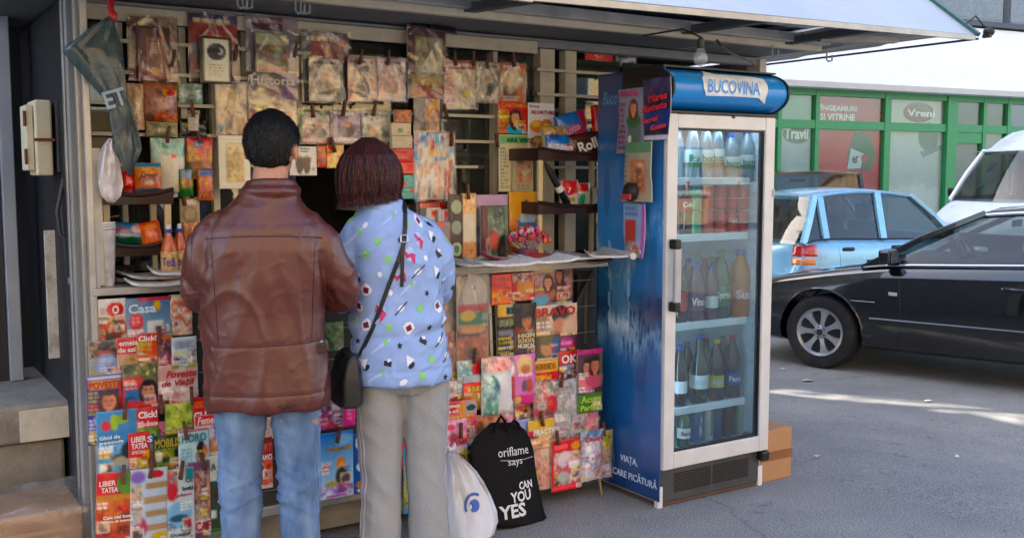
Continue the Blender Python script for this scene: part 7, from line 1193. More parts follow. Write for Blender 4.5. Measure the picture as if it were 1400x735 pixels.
    for t in (0, 2.2, 4.1): b.tube([P(*c), P(*(c + tilt @ Vector((.17 * math.cos(t), .17 * math.sin(t), 0))))], .012, 6)
    b.ball(P(*c), .05, .05, .04, 8); b.build('steering_wheel', blackt, T, smooth=True)
    b = MB(); n = xat - .12; b.bar(P(xat - .1, -.12, zroof(xat) - .09), P(xat - .1, .12, zroof(xat) - .09), .02, .055); b.build('inside_mirror', blackt, T)
    # shut lines, handles, mirrors
    for s in (-1, 1):
        for xs_ in gh['seams']:
            zz = [zb + .06 + (zbelt(xs_[0]) - zb - .06) * q / 8 for q in range(9)]; b = MB(); b.tube([M @ side(xs_[0] + xs_[1] * math.sin(PI * q / 8), zz[q], s, -.001) for q in range(9)], .0035, 4); b.build('door_seam', blackt, T)
        for xh in gh['handles']:
            b = MB(); p = side(xh, gh['hz'], s, .0); b.box(xh - .09, xh + .09, min(p.y, p.y + s * .004), max(p.y, p.y + s * .004), p.z - .03, p.z + .025, M=M); b.build('handle_recess', blackt, T, bevel=.003)
            b = MB(); b.tube([P(xh - .09, p.y + s * .006, p.z), P(xh - .05, p.y + s * .028, p.z + .004), P(xh + .05, p.y + s * .028, p.z + .004), P(xh + .09, p.y + s * .006, p.z)], .011, 8); b.build('door_handle', paint if not gh.get('bh') else blackt, T, smooth=True)
        xm = xa - .28; p = Vector((xm, s * (yb + .10), zbelt(xm) + .085)); b = MB(); b.box(xm - .03, xm + .08, p.y - .09, p.y + .09, p.z - .06, p.z + .06, M=M); mr_ = b.build('mirror', gh.get('mm') or paint, T, bevel=.025)
        b = MB(); b.bar(P(xm + .02, s * (yb - .02), zbelt(xm)), P(xm + .03, p.y - s * .05, p.z - .03), .05, .03); b.build('mirror_arm', blackt, mr_)
        b = MB(); b.box(xm - .034, xm - .031, p.y - .075, p.y + .075, p.z - .048, p.z + .048, M=M); b.build('mirror_glass', chrome, mr_)
        if gh.get('mould'):
            z = gh['mould']; b = MB(); b.tube([M @ side(xq, z, s, .003) for xq in np.linspace(wheels[0] + wr + .12, wheels[1] - wr - .12, 12)], .012, 6); b.build('side_moulding', paint, T, smooth=True)
    T_BV[T.name] = bv
    for d in details: d(T, M, P, side, zbelt)
    return T
def lampbox(nm, m, x0, x1, y0, y1, z0, z1):
    def f(T, M, P, side, zb_):
        for s in (-1, 1): b = MB(); b.box(x0, x1, min(s * y0, s * y1), max(s * y0, s * y1), z0, z1, M=M); b.build(nm, m, T, bevel=.045, smooth='all')
    return f
def corner_lamp(nm, m, cx, cy, a0, a1, z0, z1):
    def f(T, M, P, side, zb_):
        for s in (-1, 1):
            b = MB(); n = 8; g = []
            for j in range(n + 1):
                for i in range(n + 1):
                    a = R(a0 + (a1 - a0) * i / n); z = z0 + (z1 - z0) * j / n; d = Vector((math.cos(a), s * math.sin(a), 0)); c = Vector((cx, s * cy, z)); h = T_BV[T.name].ray_cast(c + d * 2, -d)[0] or c; e = min(i, n - i, j, n - j); g.append(M @ (h + d * (-.006 if e == 0 else .006 if e == 1 else .012)))
            b.add(g, [(j * (n + 1) + i, j * (n + 1) + i + 1, (j + 1) * (n + 1) + i + 1, (j + 1) * (n + 1) + i) for j in range(n) for i in range(n)]); b.build(nm, m, T, smooth='all', fix=False)
    return f
redl = mat('red_lamp_lens', '#c01420', .15, coat=.8); orl = mat('orange_lamp_lens', '#d8721c', .15, coat=.8); whl = mat('clear_lamp_lens', '#c4c8cc', .1, .2, coat=.8); plate = mat('number_plate', '#d0d0cc', .5)
# black saloon -------------------------------------------------------
bp_ = mat('black_car_paint', '#07080a', .16, coat=.9, var=.1); bp_.node_tree.nodes['Principled BSDF'].inputs['Coat Roughness'].default_value = .03
hd = Vector((-.283, .96, 0)).normalized(); rzb = math.atan2(hd.y, hd.x)
def black_details(T, M, P, side, zb_):
    p = side(3.05, .70, 1, .004); b = MB(); b.box(p.x - .035, p.x + .035, p.y - .004, p.y + .006, p.z - .014, p.z + .014, M=M); b.build('side_indicator', whl, T, bevel=.003)
    xw = 4.55 - .87
    for k in range(7):
        t = R(20 + k * 5); q = side(xw + .375 * math.cos(t), .315 + .375 * math.sin(t), 1, .002); b = MB(); b.ball(M @ q, .008 + .008 * rnd.random(), .005, .014 + .012 * rnd.random(), 6); b.build('rust_patch', mat('rust_scrape', '#8a5a30', .8, var=.4, vs=60), T)
    b = MB(); b.tube([M @ side(xq, .62 + .0 * xq, 1, -.0005) for xq in np.linspace(3.2, 3.55, 6)], .002, 4); b.build('scratch', whl, T)
    b = MB(); b.box(L_ - .02, L_ + .06, -.5, .5, .30, .62, M=M); b.build('grille', blackt, T, bevel=.02)
L_ = 4.55
BLK = car('black_car', 'glossy black saloon with seven-spoke alloy wheel parked nearest, rust on its arch', 'car', (8.28, 4.84, -.15), rzb, L_, 1.77, [(0, .80), (.1, 1.0), (.5, 1.05), (.95, 1.04), (1.9, .99), (2.9, .94), (3.15, .925), (3.6, .86), (4.2, .76), (4.45, .66), (4.55, .52)], .20, bp_,
    dict(xa=3.35, xat=2.45, xct=1.15, xc=.35, zr=1.40, yb=.80, yr=.60, xB=2.0, arc=.035, mid=[(1.93, .09)], blackpillar=True, chrome=True, railm=chrome, seats=[(1.75, .34), (.9, .3)], wheelx=2.62, seams=[(3.02, -.03), (1.93, .0), (.95, .05)], handles=[2.12, 1.12], hz=.80, mould=.48, mm=bp_),
    [.98, L_ - .87], 7, .32, [black_details, lampbox('headlight', whl, L_ - .32, L_ - .12, .42, .74, .56, .68), lampbox('tail_light', redl, -.03, .2, .55, .8, .68, .86)])
# blue hatchback ------------------------------------------------------
blp = mat('light_blue_metallic', '#78aecb', .25, .25, coat=.7, var=.05); blp.node_tree.nodes['Principled BSDF'].inputs['Coat Roughness'].default_value = .05
car('blue_car', 'small light blue hatchback parked between the fridge and the white van', 'car', (10.75, 8.5, -.15), R(-4), 3.5, 1.5, [(0, .55), (.06, .92), (.5, .95), (1.2, .93), (2.3, .90), (2.55, .92), (3.0, .80), (3.4, .68), (3.5, .5)], .2, blp,
    dict(xa=2.75, xat=2.05, xct=.42, xc=.12, zr=1.49, yb=.70, yr=.55, xB=1.5, arc=.06, mid=[(1.42, .1), (.48, .09)], seats=[(1.45, .42), (.62, .36)], wheelx=2.15, seams=[(2.42, -.03), (1.42, .0), (.62, .05)], handles=[1.62, .80], hz=.82, bh=True, pillar=.055, sy=.34), [.6, 2.9], 6, .27,
    [lampbox('headlight', whl, 3.28, 3.46, .42, .66, .6, .76), corner_lamp('tail_light', redl, .42, .40, 104, 160, .745, .90), corner_lamp('rear_indicator', orl, .42, .40, 108, 160, .655, .74)])
# dark off-roader ------------------------------------------------------
dgp = mat('dark_graphite_paint', '#202226', .25, .3, coat=.6)
car('dark_car', 'dark boxy estate car seen from behind above the blue hatchback roof', 'car', (12.7, 11.2, -.15), R(46), 4.1, 1.66, [(0, .55), (.05, 1.02), (.5, 1.04), (1.5, 1.02), (2.8, 1.0), (3.1, .98), (3.9, .88), (4.1, .6)], .25, dgp,
    dict(xa=2.95, xat=2.5, xct=.22, xc=.06, zr=1.72, yb=.78, yr=.68, xB=1.5, arc=.03, mid=[(1.75, .1), (.85, .1)], seats=[(1.7, .42), (.9, .4)], wheelx=2.4, seams=[(2.7, 0), (1.75, 0), (.85, 0)], handles=[2.0, 1.1], hz=.9, pillar=.08), [.75, 3.3], 6, .33,
    [lampbox('tail_light', redl, -.04, .1, .64, .8, .75, 1.0), lampbox('headlight', whl, 3.9, 4.06, .5, .74, .65, .82)])
# white van ------------------------------------------------------------
wvp = mat('white_van_paint', '#dfe3e8', .3, coat=.5, var=.03)
def van_details(T, M, P, side, zb_):
    b = MB(); n = 12; rr = []
    for i in range(n + 1):
        q = i / n; x = .05 + (3.75 - .05) * q; h_ = .40 * (1 - max(0, (q - .72) / .28) ** 2 * .95); rr.append([Vector((x, yy * (1 - .1 * (zz > 0)), 2.02 + zz * h_)) for yy, zz in ((-.9, 0), (-.9, .35), (-.78, .85), (-.4, 1), (.4, 1), (.78, .85), (.9, .35), (.9, 0))])
    b.loft(rr); b.v = [tuple(M @ Vector(v)) for v in b.v]; b.build('high_roof', wvp, T, smooth=True)
    b = MB(); b.tube([P(3.5, .5, 2.28), P(3.3, .5, 2.62)], .006, 6); b.lathe([(.03, 0), (.015, .05)], P(3.5, .5, 2.26), 8); b.build('aerial', blackt, T)
    b = MB(); b.box(.02, 2.7, -.945, -.93, .55, 1.95, M=M); b.box(.02, 2.7, .93, .945, .55, 1.95, M=M); b.box(0, .05, -.93, .93, .5, 1.99, M=M); b.build('cargo_side', wvp, T)
    for s in (-1, 1): b = MB(); b.tube([P(4.28, s * .75, 1.36), P(4.22, s * .1, 1.44)], .012, 6); b.build('wiper', blackt, T)
    b = MB(); b.box(4.9, 5.03, -.55, .55, .62, .9, M=M); b.build('grille', blackt, T, bevel=.02)
cv = Vector((15.2, 8.1, 0))
car('white_van', 'white high-roof van facing the viewer at the right edge', 'van', (cv.x, cv.y, -.15), R(181), 5.0, 1.92, [(0, .6), (.05, 1.35), (3.0, 1.36), (4.25, 1.36), (4.5, 1.27), (4.85, 1.08), (5.0, .7)], .3, wvp,
    dict(xa=4.35, xat=3.68, xct=.2, xc=.1, zr=2.03, yb=.88, yr=.80, xB=2, arc=.01, mid=[(2.75, .12)], seats=[(2.95, .42)], wheelx=3.8, seams=[(3.9, 0), (2.75, 0)], handles=[2.95], hz=1.15, pillar=.08, mm=blackt), [.85, 4.05], 6, .33,
    [van_details, lampbox('headlight', whl, 4.75, 4.95, .55, .86, .8, 1.05)])
# ---------------------------------------------------------------- people
def sring(c, rx, ry, n=28, p=2.3, ax=None):
    """superellipse ring, in the plane across ax"""
    c = Vector(c); q = Vector(ax).normalized().to_track_quat('Z', 'Y').to_matrix() if ax is not None else Matrix.Identity(3); out = []
    for k in range(n):
        t = 2 * PI * k / n; a, b_ = math.cos(t), math.sin(t); out.append(c + q @ Vector((rx * math.copysign(abs(a) ** (2 / p), a), ry * math.copysign(abs(b_) ** (2 / p), b_), 0)))
    return out
def limb(mb, pts, rad, n=18):
    pts = [Vector(p) for p in pts]
    # smooth the path
    P_, R_ = [], []
    m = len(pts)
    for i in range(m - 1):
        p0, p1, p2, p3 = pts[max(i - 1, 0)], pts[i], pts[i + 1], pts[min(i + 2, m - 1)]
        for k in range(4):
            t = k / 4; P_.append(.5 * ((2 * p1) + (p2 - p0) * t + (2 * p0 - 5 * p1 + 4 * p2 - p3) * t * t + (3 * p1 - p0 - 3 * p2 + p3) * t ** 3)); R_.append(rad[i] + (rad[i + 1] - rad[i]) * t)
    P_.append(pts[-1]); R_.append(rad[-1]); mb.tube(P_, R_, n)
    mb.ball(P_[0], R_[0], n=10); mb.ball(P_[-1], R_[-1], n=10)
def remesh(mb, name, m, parent, voxel, smooth=3, disp=None, label=None, local=True):
    """join overlapping closed volumes into one continuous skin (mb is in the parent's local space)"""
    me = bpy.data.meshes.new(name); me.from_pydata([tuple(v) for v in mb.v], [], mb.f); bm = bmesh.new(); bm.from_mesh(me); bmesh.ops.recalc_face_normals(bm, faces=bm.faces); bm.to_mesh(me); bm.free()
    o = bpy.data.objects.new(name, me); COL.objects.link(o); r_ = o.modifiers.new('r', 'REMESH'); r_.mode = 'VOXEL'; r_.voxel_size = voxel; s_ = o.modifiers.new('s', 'SMOOTH'); s_.factor = .5; s_.iterations = smooth
    dg = bpy.context.evaluated_depsgraph_get(); dg.update(); me2 = bpy.data.meshes.new_from_object(o.evaluated_get(dg)); bpy.data.objects.remove(o); me2.name = name
    if disp:
        n = len(me2.vertices); co = np.zeros(n * 3); me2.vertices.foreach_get('co', co); no = np.zeros(n * 3); me2.vertices.foreach_get('normal', no); co = co.reshape(-1, 3); no = no.reshape(-1, 3)
        d = np.array([disp(Vector(c), Vector(k)) for c, k in zip(co, no)]); co += no * d[:, None]; me2.vertices.foreach_set('co', co.ravel())
    me2.materials.clear(); me2.materials.append(m); me2.polygons.foreach_set('use_smooth', [True] * len(me2.polygons)); me2.update(); return link(name, me2, parent, None, label)
def lmesh(mb, name, m, parent, **k):
    W_ = world_of(parent); mb.v = [tuple(W_ @ Vector(v)) for v in mb.v]; return mb.build(name, m, parent, **k)
def hand(mb, wrist, fwd, side, up=(0, 0, 1), curl=.35):
    """palm with four bent fingers of different length and a thumb from its side"""
    w = Vector(wrist); f = Vector(fwd).normalized(); u = Vector(up); s = f.cross(u).normalized() * side; u = s.cross(f).normalized() * side
    mb.loft([[w + f * a + s * (q * math.cos(t)) + u * (h_ * math.sin(t)) for t in [2 * PI * k / 12 for k in range(12)]] for a, q, h_ in ((0, .026, .020), (.03, .036, .018), (.06, .042, .016), (.088, .040, .014))])
    for i, (off, ln) in enumerate(((-.030, .066), (-.010, .076), (.010, .072), (.029, .058))):
        p0 = w + f * .078 + s * -off; d = f; pts = [p0]
        for k, seg in enumerate((.42, .32, .26)): ang = curl * (.5 + .5 * k); d = (d * math.cos(ang) - u * math.sin(ang)).normalized(); pts.append(pts[-1] + d * ln * seg)
        mb.tube(pts, [.0095, .009, .0082, .0072], 8); mb.ball(pts[-1], .0072, n=6); mb.ball(pts[0], .0095, n=6)
    p0 = w + f * .025 + s * .030; d = (f * .75 + s * .6 - u * .25).normalized(); p1 = p0 + d * .032; p2 = p1 + (d + f * .5).normalized() * .028; mb.tube([p0, p1, p2], [.013, .011, .0085], 8); mb.ball(p2, .0085, n=6)
def head(mb, c, s=1.):
    c = Vector(c)
    mb.ball(c + Vector((0, -.008, .025)) * s, .077 * s, .098 * s, .092 * s, 16); mb.ball(c + Vector((0, .02, -.03)) * s, .062 * s, .075 * s, .075 * s, 14); mb.ball(c + Vector((0, .055, -.085)) * s, .028 * s, .026 * s, .022 * s, 10)
    mb.tube([c + Vector((0, .085, .02)) * s, c + Vector((0, .105, -.012)) * s, c + Vector((0, .095, -.025)) * s], [.009 * s, .014 * s, .012 * s], 8)
    mb.ball(c + Vector((0, .082, .028)) * s, .05 * s, .014 * s, .012 * s, 8)
    for q in (-1, 1):
        mb.ball(c + Vector((q * .084, -.014, -.012)) * s, .010 * s, .020 * s, .033 * s, 10); mb.ball(c + Vector((q * .045, .068, -.02)) * s, .022 * s, .02 * s, .02 * s, 8)
    mb.ball(c + Vector((0, .088, -.052)) * s, .024 * s, .012 * s, .008 * s, 8)
def face_parts(T, c, s=1.):
    c = Vector(c)
    for q in (-1, 1):
        b = MB(); b.ball(c + Vector((q * .031, .080, .004)) * s, .013 * s, .011 * s, .009 * s, 10); lmesh(b, 'eye', mat('eye_white', '#d8d4cc', .2), T, smooth='all')
        b = MB(); b.ball(c + Vector((q * .031, .0895, .004)) * s, .0055 * s, .003 * s, .0055 * s, 8); lmesh(b, 'iris', mat('dark_iris', '#20140e', .1), T, smooth='all')
    b = MB(); b.ball(c + Vector((0, .0985, -.052)) * s, .022 * s, .005 * s, .007 * s, 8); lmesh(b, 'mouth', mat('lips', '#a05a50', .4), T, smooth='all')
def crease(v, w): return max(0., 1 - abs(mnoise.noise(v)) / w) ** 1.6      # thin sharp folds
skin = mat('skin', '#b98468', .5, var=.06, vs=30); skin.node_tree.nodes['Principled BSDF'].inputs['Subsurface Weight'].default_value = .08
# ======== man in the brown leather jacket
MP = Vector((1.18, 3.35, 0)); MAN = thing('person', 'dark-haired man seen from behind in brown leather jacket and faded blue jeans', 'person', MP, R(-22), group='customers at the kiosk')
hc = Vector((.03, .03, 1.615)); hR = Matrix.Rotation(R(-14), 3, 'Z')
def turn(mb, c, k0): mb.v = mb.v[:k0] + [tuple(Vector(c) + hR @ (Vector(v) - Vector(c))) for v in mb.v[k0:]]
b = MB(); head(b, hc); turn(b, hc, 0)
limb(b, [(.02, .0, 1.40), (.022, -.002, 1.50), (.03, .02, 1.57)], [.075, .060, .056])
for z0, z1, rx, ry in ((.9, 1.12, .15, .10), (1.1, 1.38, .17, .105)): b.loft([sring((0, 0, z0), rx, ry), sring((0, 0, (z0 + z1) / 2), rx * 1.02, ry), sring((0, 0, z1), rx * .95, ry * .9)])
for s in (-1, 1):
    ex, hx = (.254, .10) if s > 0 else (-.212, -.09)
    limb(b, [(s * .14, 0, 1.345), (s * .20, .0, 1.24), (ex, .06, 1.115), ((ex + hx) / 2, .22, 1.13), (hx, .33, 1.165)], [.045, .045, .043, .038, .028]); hand(b, (hx, .335, 1.165), (-s * .25, 1, -.06), s)
    limb(b, [(s * .085, 0, .95), (s * .095, .0, .7), (s * .1, .01, .5), (s * .1, -.01, .28), (s * .1, .0, .08)], [.09, .08, .062, .055, .045]); limb(b, [(s * .1, .0, .07), (s * .105, .12, .04)], [.045, .035])
body = remesh(b, 'body', skin, MAN, .0075, 2)
face_parts(MAN, hc)
leather = mat('brown_leather', '#5a271a', .37, var=.08, vs=3, bump=.12, bs=260, coat=.1, dirt=.15, dirtcol='#381a12', ds=1.5, col2='#522117', spec=.6, stretch=(1.6, 1.6, .4))
leather.node_tree.nodes['Principled BSDF'].inputs['Coat Roughness'].default_value = .25
b = MB()
b.loft([sring((cx, cy, z), rx * .965, ry * .95, 40, pw) for z, cx, cy, rx, ry, pw in ((.742, -.002, .0, .213, .150, 2.3), (.80, -.003, 0, .214, .150, 2.3), (.90, -.006, 0, .208, .146, 2.3), (.97, -.01, 0, .205, .144, 2.3), (1.06, -.012, 0, .205, .142, 2.3), (1.18, -.008, -.005, .212, .142, 2.3), (1.28, .0, -.008, .212, .14, 2.4), (1.34, .0, -.008, .198, .13, 2.3), (1.385, .005, -.006, .168, .118, 2.2), (1.43, .012, -.004, .122, .104, 2.1), (1.475, .02, 0, .092, .092, 2.1), (1.487, .024, 0, .084, .086, 2))])
b.tube([Vector((.026, 0, 1.490)) + Vector((.073 * math.cos(t), .076 * math.sin(t), .010 * math.sin(t) * -1)) for t in [2 * PI * k / 24 for k in range(25)]], .015, 8)
b.tube([Vector((.024, -.004, 1.474)) + Vector((.086 * math.cos(t), .09 * math.sin(t), -.004)) for t in [2 * PI * k / 24 for k in range(25)]], .016, 8)
for s in (-1, 1):
    ex, hx = (.254, .11) if s > 0 else (-.212, -.09)
    limb(b, [(s * .13, -.005, 1.352), (s * .188, -.006, 1.29), (s * .218 if s > 0 else -.200, .0, 1.22), (ex, .05, 1.115), ((ex + hx) / 2 + s * .012, .18, 1.12), (hx, .29, 1.155)], [.060, .066, .067, .063, .055, .048], 22)
def lfold(c, n):
    d = 0
    back = max(0, -n.y)
    if abs(c.x) < .23 and c.z < 1.36 and c.y < .1:      # long drapes falling from the shoulder blades
        g = mnoise.noise(Vector((c.x * 9 + c.z * 2.2 * (1 if c.x > 0 else -1), c.y * 3, c.z * 1.6 + 3))); d += .008 * (1 - abs(g) * 2.6) * min(1, (1.38 - c.z) * 5) * (.35 + .65 * min(1, abs(c.z - .97) * 5))
        d += .002 * (1 - abs(mnoise.noise(Vector((c.x * 20, 4, c.z * 3)))) * 3)
    el = (c - Vector((.258, .05, 1.115))).length if c.x > 0 else (c - Vector((-.212, .05, 1.115))).length
    if abs(c.x) > .17 or c.y > .12: d += (.007 if el < .12 else .0035) * (1 - 3 * abs(mnoise.noise(Vector((c.x * 12, c.y * 9, c.z * 14 + c.x * 14)))))
    q = c + Vector((0, 0, .15 * c.x)); d += .0055 * crease(Vector((q.x * 5.5 + 3, q.y * 3, q.z * 2.1)), .11) * (1 if c.z < 1.33 else .4)
    d += .0035 * crease(Vector((c.x * 9 + c.z * 7, c.y * 8, c.z * 9 - c.x * 6)), .09) * (1.3 if el < .13 else .35) + .0008 * crease(c * 15, .08)
    z0 = .965 + .02 * c.x
    if c.y < .14 and abs(c.x) < .215: d -= .0015 * math.exp(-((c.z - z0) / .006) ** 2)
    d += .0015 * math.exp(-((c.z - .775) / .02) ** 2) - .0025 * math.exp(-((c.z - .80) / .005) ** 2)
    yk = 1.325 - .35 * c.x ** 2 + .012 * abs(c.x)
    if n.y < -.2 and abs(c.x) < .19: d -= .002 * math.exp(-((c.z - yk) / .006) ** 2)
    return d
jacket = remesh(b, 'leather_jacket', leather, MAN, .0068, 3, lfold)
jb = BVHTree.FromPolygons([v.co.copy() for v in jacket.data.vertices], [tuple(p.vertices) for p in jacket.data.polygons])
def onback(bv, x, z, off=.001):
    h = bv.ray_cast(Vector((x, -1, z)), Vector((0, 1, 0))); return (h[0] + Vector((0, -off, 0))) if h[0] else None
stitch = mat('leather_stitching', '#3a1a12', .5)
for nm, fn, xs_ in (('yoke_seam', lambda x: 1.325 - .35 * x * x + .012 * abs(x), np.linspace(-.185, .19, 30)), ('waist_seam', lambda x: .965 + .02 * x, np.linspace(-.2, .19, 30)), ('hem_seam', lambda x: .80, np.linspace(-.2, .2, 30))):
    pts = [onback(jb, x, fn(x), -.0005) for x in xs_]; pts = [p for p in pts if p is not None]; b = MB(); b.tube(pts, .0022, 5); lmesh(b, nm, stitch, jacket if False else MAN)
for x0, x1 in ((-.165, -.15), (.165, .15)):
    pts = [onback(jb, x0 + (x1 - x0) * q / 10, 1.3 - .33 * q / 10, 0) for q in range(11)]; b = MB(); b.tube([p for p in pts if p is not None], .002, 5); lmesh(b, 'panel_seam', stitch, MAN)
p = onback(jb, .172, .945, .006); b = MB(); b.box(p.x - .006, p.x + .022, p.y - .004, p.y + .008, p.z - .02, p.z + .012); lmesh(b, 'side_tab', stitch, MAN, bevel=.003)
b = MB(); b.lathe([(.006, -.003), (.006, .003)], onback(jb, .183, .962, .008), 10, M=Matrix.Rotation(R(90), 3, 'X')); lmesh(b, 'buckle', chrome, MAN)
p = onback(jb, .068, .764, .002); b = MB()
q0 = Vector((p.x - .03, p.y - .001, p.z)); b.tube([q0 + Vector((.06 * k / 8, -.002, .006 * math.sin(k * 1.9))) for k in range(9)], .003, 5); b.tube([q0 + Vector((.004, -.001, -.01)), q0 + Vector((.056, -.001, -.011))], .002, 5); lmesh(b, 'embossed_mark', stitch, MAN)
denim = mat('faded_denim', '#47628a', .9, var=.25, vs=9, bump=.35, bs=260, col2='#7c94b2', dirt=.35, dirtcol='#30486c', ds=7, spec=.1, stretch=(1.5, 1.5, .6))
b = MB(); b.loft([sring((0, 0, z), rx, ry, 32) for z, rx, ry in ((.74, .13, .09), (.80, .175, .122), (.95, .17, .12), (1.0, .16, .115))])
for s in (-1, 1): limb(b, [(s * .085, 0, .86), (s * .092, 0, .70), (s * .098, .008, .52), (s * .10, -.006, .34), (s * .103, -.005, .18), (s * .105, -.004, .06)], [.086, .082, .071, .066, .066, .072], 22)
def jfold(c, n):
    kz = math.exp(-((c.z - .44) / .1) ** 2) + .8 * math.exp(-((c.z - .12) / .1) ** 2) + .5 * math.exp(-((c.z - .68) / .06) ** 2)
    return .008 * kz * crease(Vector((c.x * 7 + 4, c.y * 7, c.z * 17 - c.x * 11)), .14) + .007 * kz * (1 - 3 * abs(mnoise.noise(Vector((c.x * 7, c.y * 7 + 2, c.z * 26 + c.x * 16))))) + .004 * (1 - 3 * abs(mnoise.noise(Vector((c.x * 14, c.y * 10, c.z * 4))))) 
jeans = remesh(b, 'jeans', denim, MAN, .0085, 3, jfold)
jv = BVHTree.FromPolygons([v.co.copy() for v in jeans.data.vertices], [tuple(p.vertices) for p in jeans.data.polygons])
for s in (-1, 1):
    pts = []
    for k in range(24):
        z = .70 - .62 * k / 23; h = jv.ray_cast(Vector((s * .6, -.028, z)), Vector((-s, 0, 0)))[0]
        if h: pts.append(h)
    b = MB(); b.tube(pts, .003, 5); lmesh(b, 'side_seam', mat('denim_seam', '#5c7cab', .8), MAN)
def shoes(T, xs_, m, sole, ln=.27):
    for x in xs_:
        b = MB(); b.loft([sring((x, y, .035 + h_ * .5), w_, h_ * .5 + .01, 16, 2.4, (0, 1, 0)) for y, w_, h_ in ((-.09, .022, .05), (-.075, .036, .075), (-.03, .04, .09), (.04, .041, .075), (.11, .045, .05), (.16, .038, .038), (.185, .018, .025))]); lmesh(b, 'shoe', m, T, smooth=True)
        b = MB(); b.loft([[(x + q * w_, y, z) for q, z in ((-1, .003), (1, .003), (1, .024), (-1, .024))] for y, w_ in ((-.095, .028), (-.05, .043), (.05, .044), (.12, .047), (.19, .022))]); lmesh(b, 'sole', sole, T)
shoes(MAN, (-.105, .105), mat('black_shoe', '#121212', .35), mat('dark_sole', '#1e1c1a', .8))
# hair of the man
def cap_hair(T, c, s, hair, hm, seed=1, n=26):
    c = Vector(c); b = MB(); rings = []; rs = random.Random(seed)
    def rad(d):
        base = .0915 + .012 * max(0, -d.y) + .014 * max(0, d.z) - .016 * abs(d.x) - .006 * max(0, -d.z); hl = .26 if d.y > .25 else (-.86 if d.y < -.2 else -.86 + 1.12 * (d.y + .2) / .45)
        ear = abs(d.x) > .72 and -.62 < d.z < .02 and d.y > -.45; inn = d.z > hl and not ear; return (base + .012 + .005 * mnoise.noise(d * 5) + .0008 * mnoise.noise(d * 10)) if inn else .070
    for j in range(1, n):
        t = PI * j / n; rings.append([c + hR @ (Vector((math.sin(t) * math.cos(a), math.sin(t) * math.sin(a), -math.cos(t))) * rad(Vector((math.sin(t) * math.cos(a), math.sin(t) * math.sin(a), -math.cos(t)))) * s) for a in [2 * PI * k / 40 for k in range(40)]])
    b.loft(rings); lmesh(b, 'hair', hm, T, smooth='all')
    b = MB()
    for _ in range(9000):
        d = Vector((rs.gauss(0, 1), rs.gauss(0, 1), rs.gauss(0, 1))).normalized(); r_ = rad(d)
        if r_ < .08: continue
        g = (Vector((0, -.35, -1)) - d * Vector((0, -.35, -1)).dot(d)); 
        if d.z > .8: g = Vector((rs.uniform(-1, 1), -.6, 0)); g = g - d * g.dot(d)
        g = (g.normalized() + Vector((rs.uniform(-.16, .16), rs.uniform(-.12, .12), 0))).normalized(); sd_ = d.cross(g).normalized() * .0009; ln = rs.uniform(.010, .022)
        p = [d * (r_ - .001), d * (r_ + .0022) + g * ln * .5, d * (r_ + .0012) + g * ln]; q = [c + hR @ (x * s) for x in (p[0] - sd_, p[0] + sd_, p[1] + sd_, p[2], p[1] - sd_)]; b.add(q, [(0, 1, 2, 4), (4, 2, 3)])
    lmesh(b, 'hair_strands', hm, T, kind='stuff', fix=False)
blackhair = mat('black_hair', '#0a0807', .55, var=.3, vs=40, spec=.35)
cap_hair(MAN, hc + Vector((0, -.008, .012)), 1., None, blackhair, 3)
# ======== woman in the blue patterned coat
WP = Vector((1.70, 3.36, 0)); WOM = thing('person', 'woman with reddish dark bob in light blue patterned coat and grey striped trousers', 'person', WP, R(-15), group='customers at the kiosk')
wh = Vector((-.10, .05, 1.535)); hR = Matrix.Rotation(R(8), 3, 'Z'); b = MB(); head(b, wh, .95); turn(b, wh, 0)
limb(b, [(-.05, .0, 1.32), (-.075, .01, 1.42), (-.095, .04, 1.49)], [.065, .05, .047])
for z0, z1, rx, ry in ((.85, 1.1, .14, .10), (1.08, 1.33, .14, .095)): b.loft([sring((-.03, 0, z0), rx, ry), sring((-.03, 0, (z0 + z1) / 2), rx * .97, ry), sring((-.04, 0, z1), rx * .95, ry * .85)])
for s in (-1, 1):
    limb(b, [(-.04 + s * .11, 0, 1.30), (-.035 + s * .175, .02, 1.2), (-.03 + s * .185, .10, 1.09), (-.06 + s * .12, .24, 1.13), (-.08 + s * .07, .34, 1.17)], [.048, .044, .04, .034, .025]); hand(b, (-.08 + s * .07, .345, 1.17), (-s * .2, 1, -.05), s)
    limb(b, [(s * .08, 0, .9), (s * .085, 0, .68), (s * .09, .01, .48), (s * .095, -.01, .26), (s * .1, 0, .07)], [.085, .08, .06, .05, .04]); limb(b, [(s * .1, 0, .06), (s * .105, .11, .038)], [.04, .032])
remesh(b, 'body', skin, WOM, .0075, 2); face_parts(WOM, wh, .95)
coatm = mat('light_blue_coat_fabric', '#8fabdc', .62, var=.05, vs=20, bump=.15, bs=200, spec=.35)
b = MB()
b.loft([sring((cx, cy, z), rx, ry, 40, 2.25) for z, cx, cy, rx, ry in ((.775, -.008, 0, .183, .150), (.83, -.01, 0, .181, .148), (.95, -.016, 0, .172, .138), (1.06, -.02, 0, .165, .132), (1.18, -.028, -.004, .165, .130), (1.28, -.036, -.006, .165, .125), (1.335, -.044, -.004, .150, .112), (1.375, -.055, .0, .112, .096), (1.405, -.065, .006, .078, .080), (1.43, -.07, .012, .072, .076))])
b.tube([Vector((-.068, .008, 1.415)) + Vector((.066 * math.cos(t), .07 * math.sin(t), .008 * math.sin(t))) for t in [2 * PI * k / 24 for k in range(25)]], .018, 8)
for s in (-1, 1): limb(b, [(-.045 + s * .105, -.002, 1.315), (-.035 + s * .15, 0, 1.24), (-.03 + s * .165, .03, 1.15), (-.035 + s * .17, .10, 1.08), (-.06 + s * .12, .22, 1.12), (-.08 + s * .08, .30, 1.155)], [.060, .068, .066, .062, .055, .045], 22)
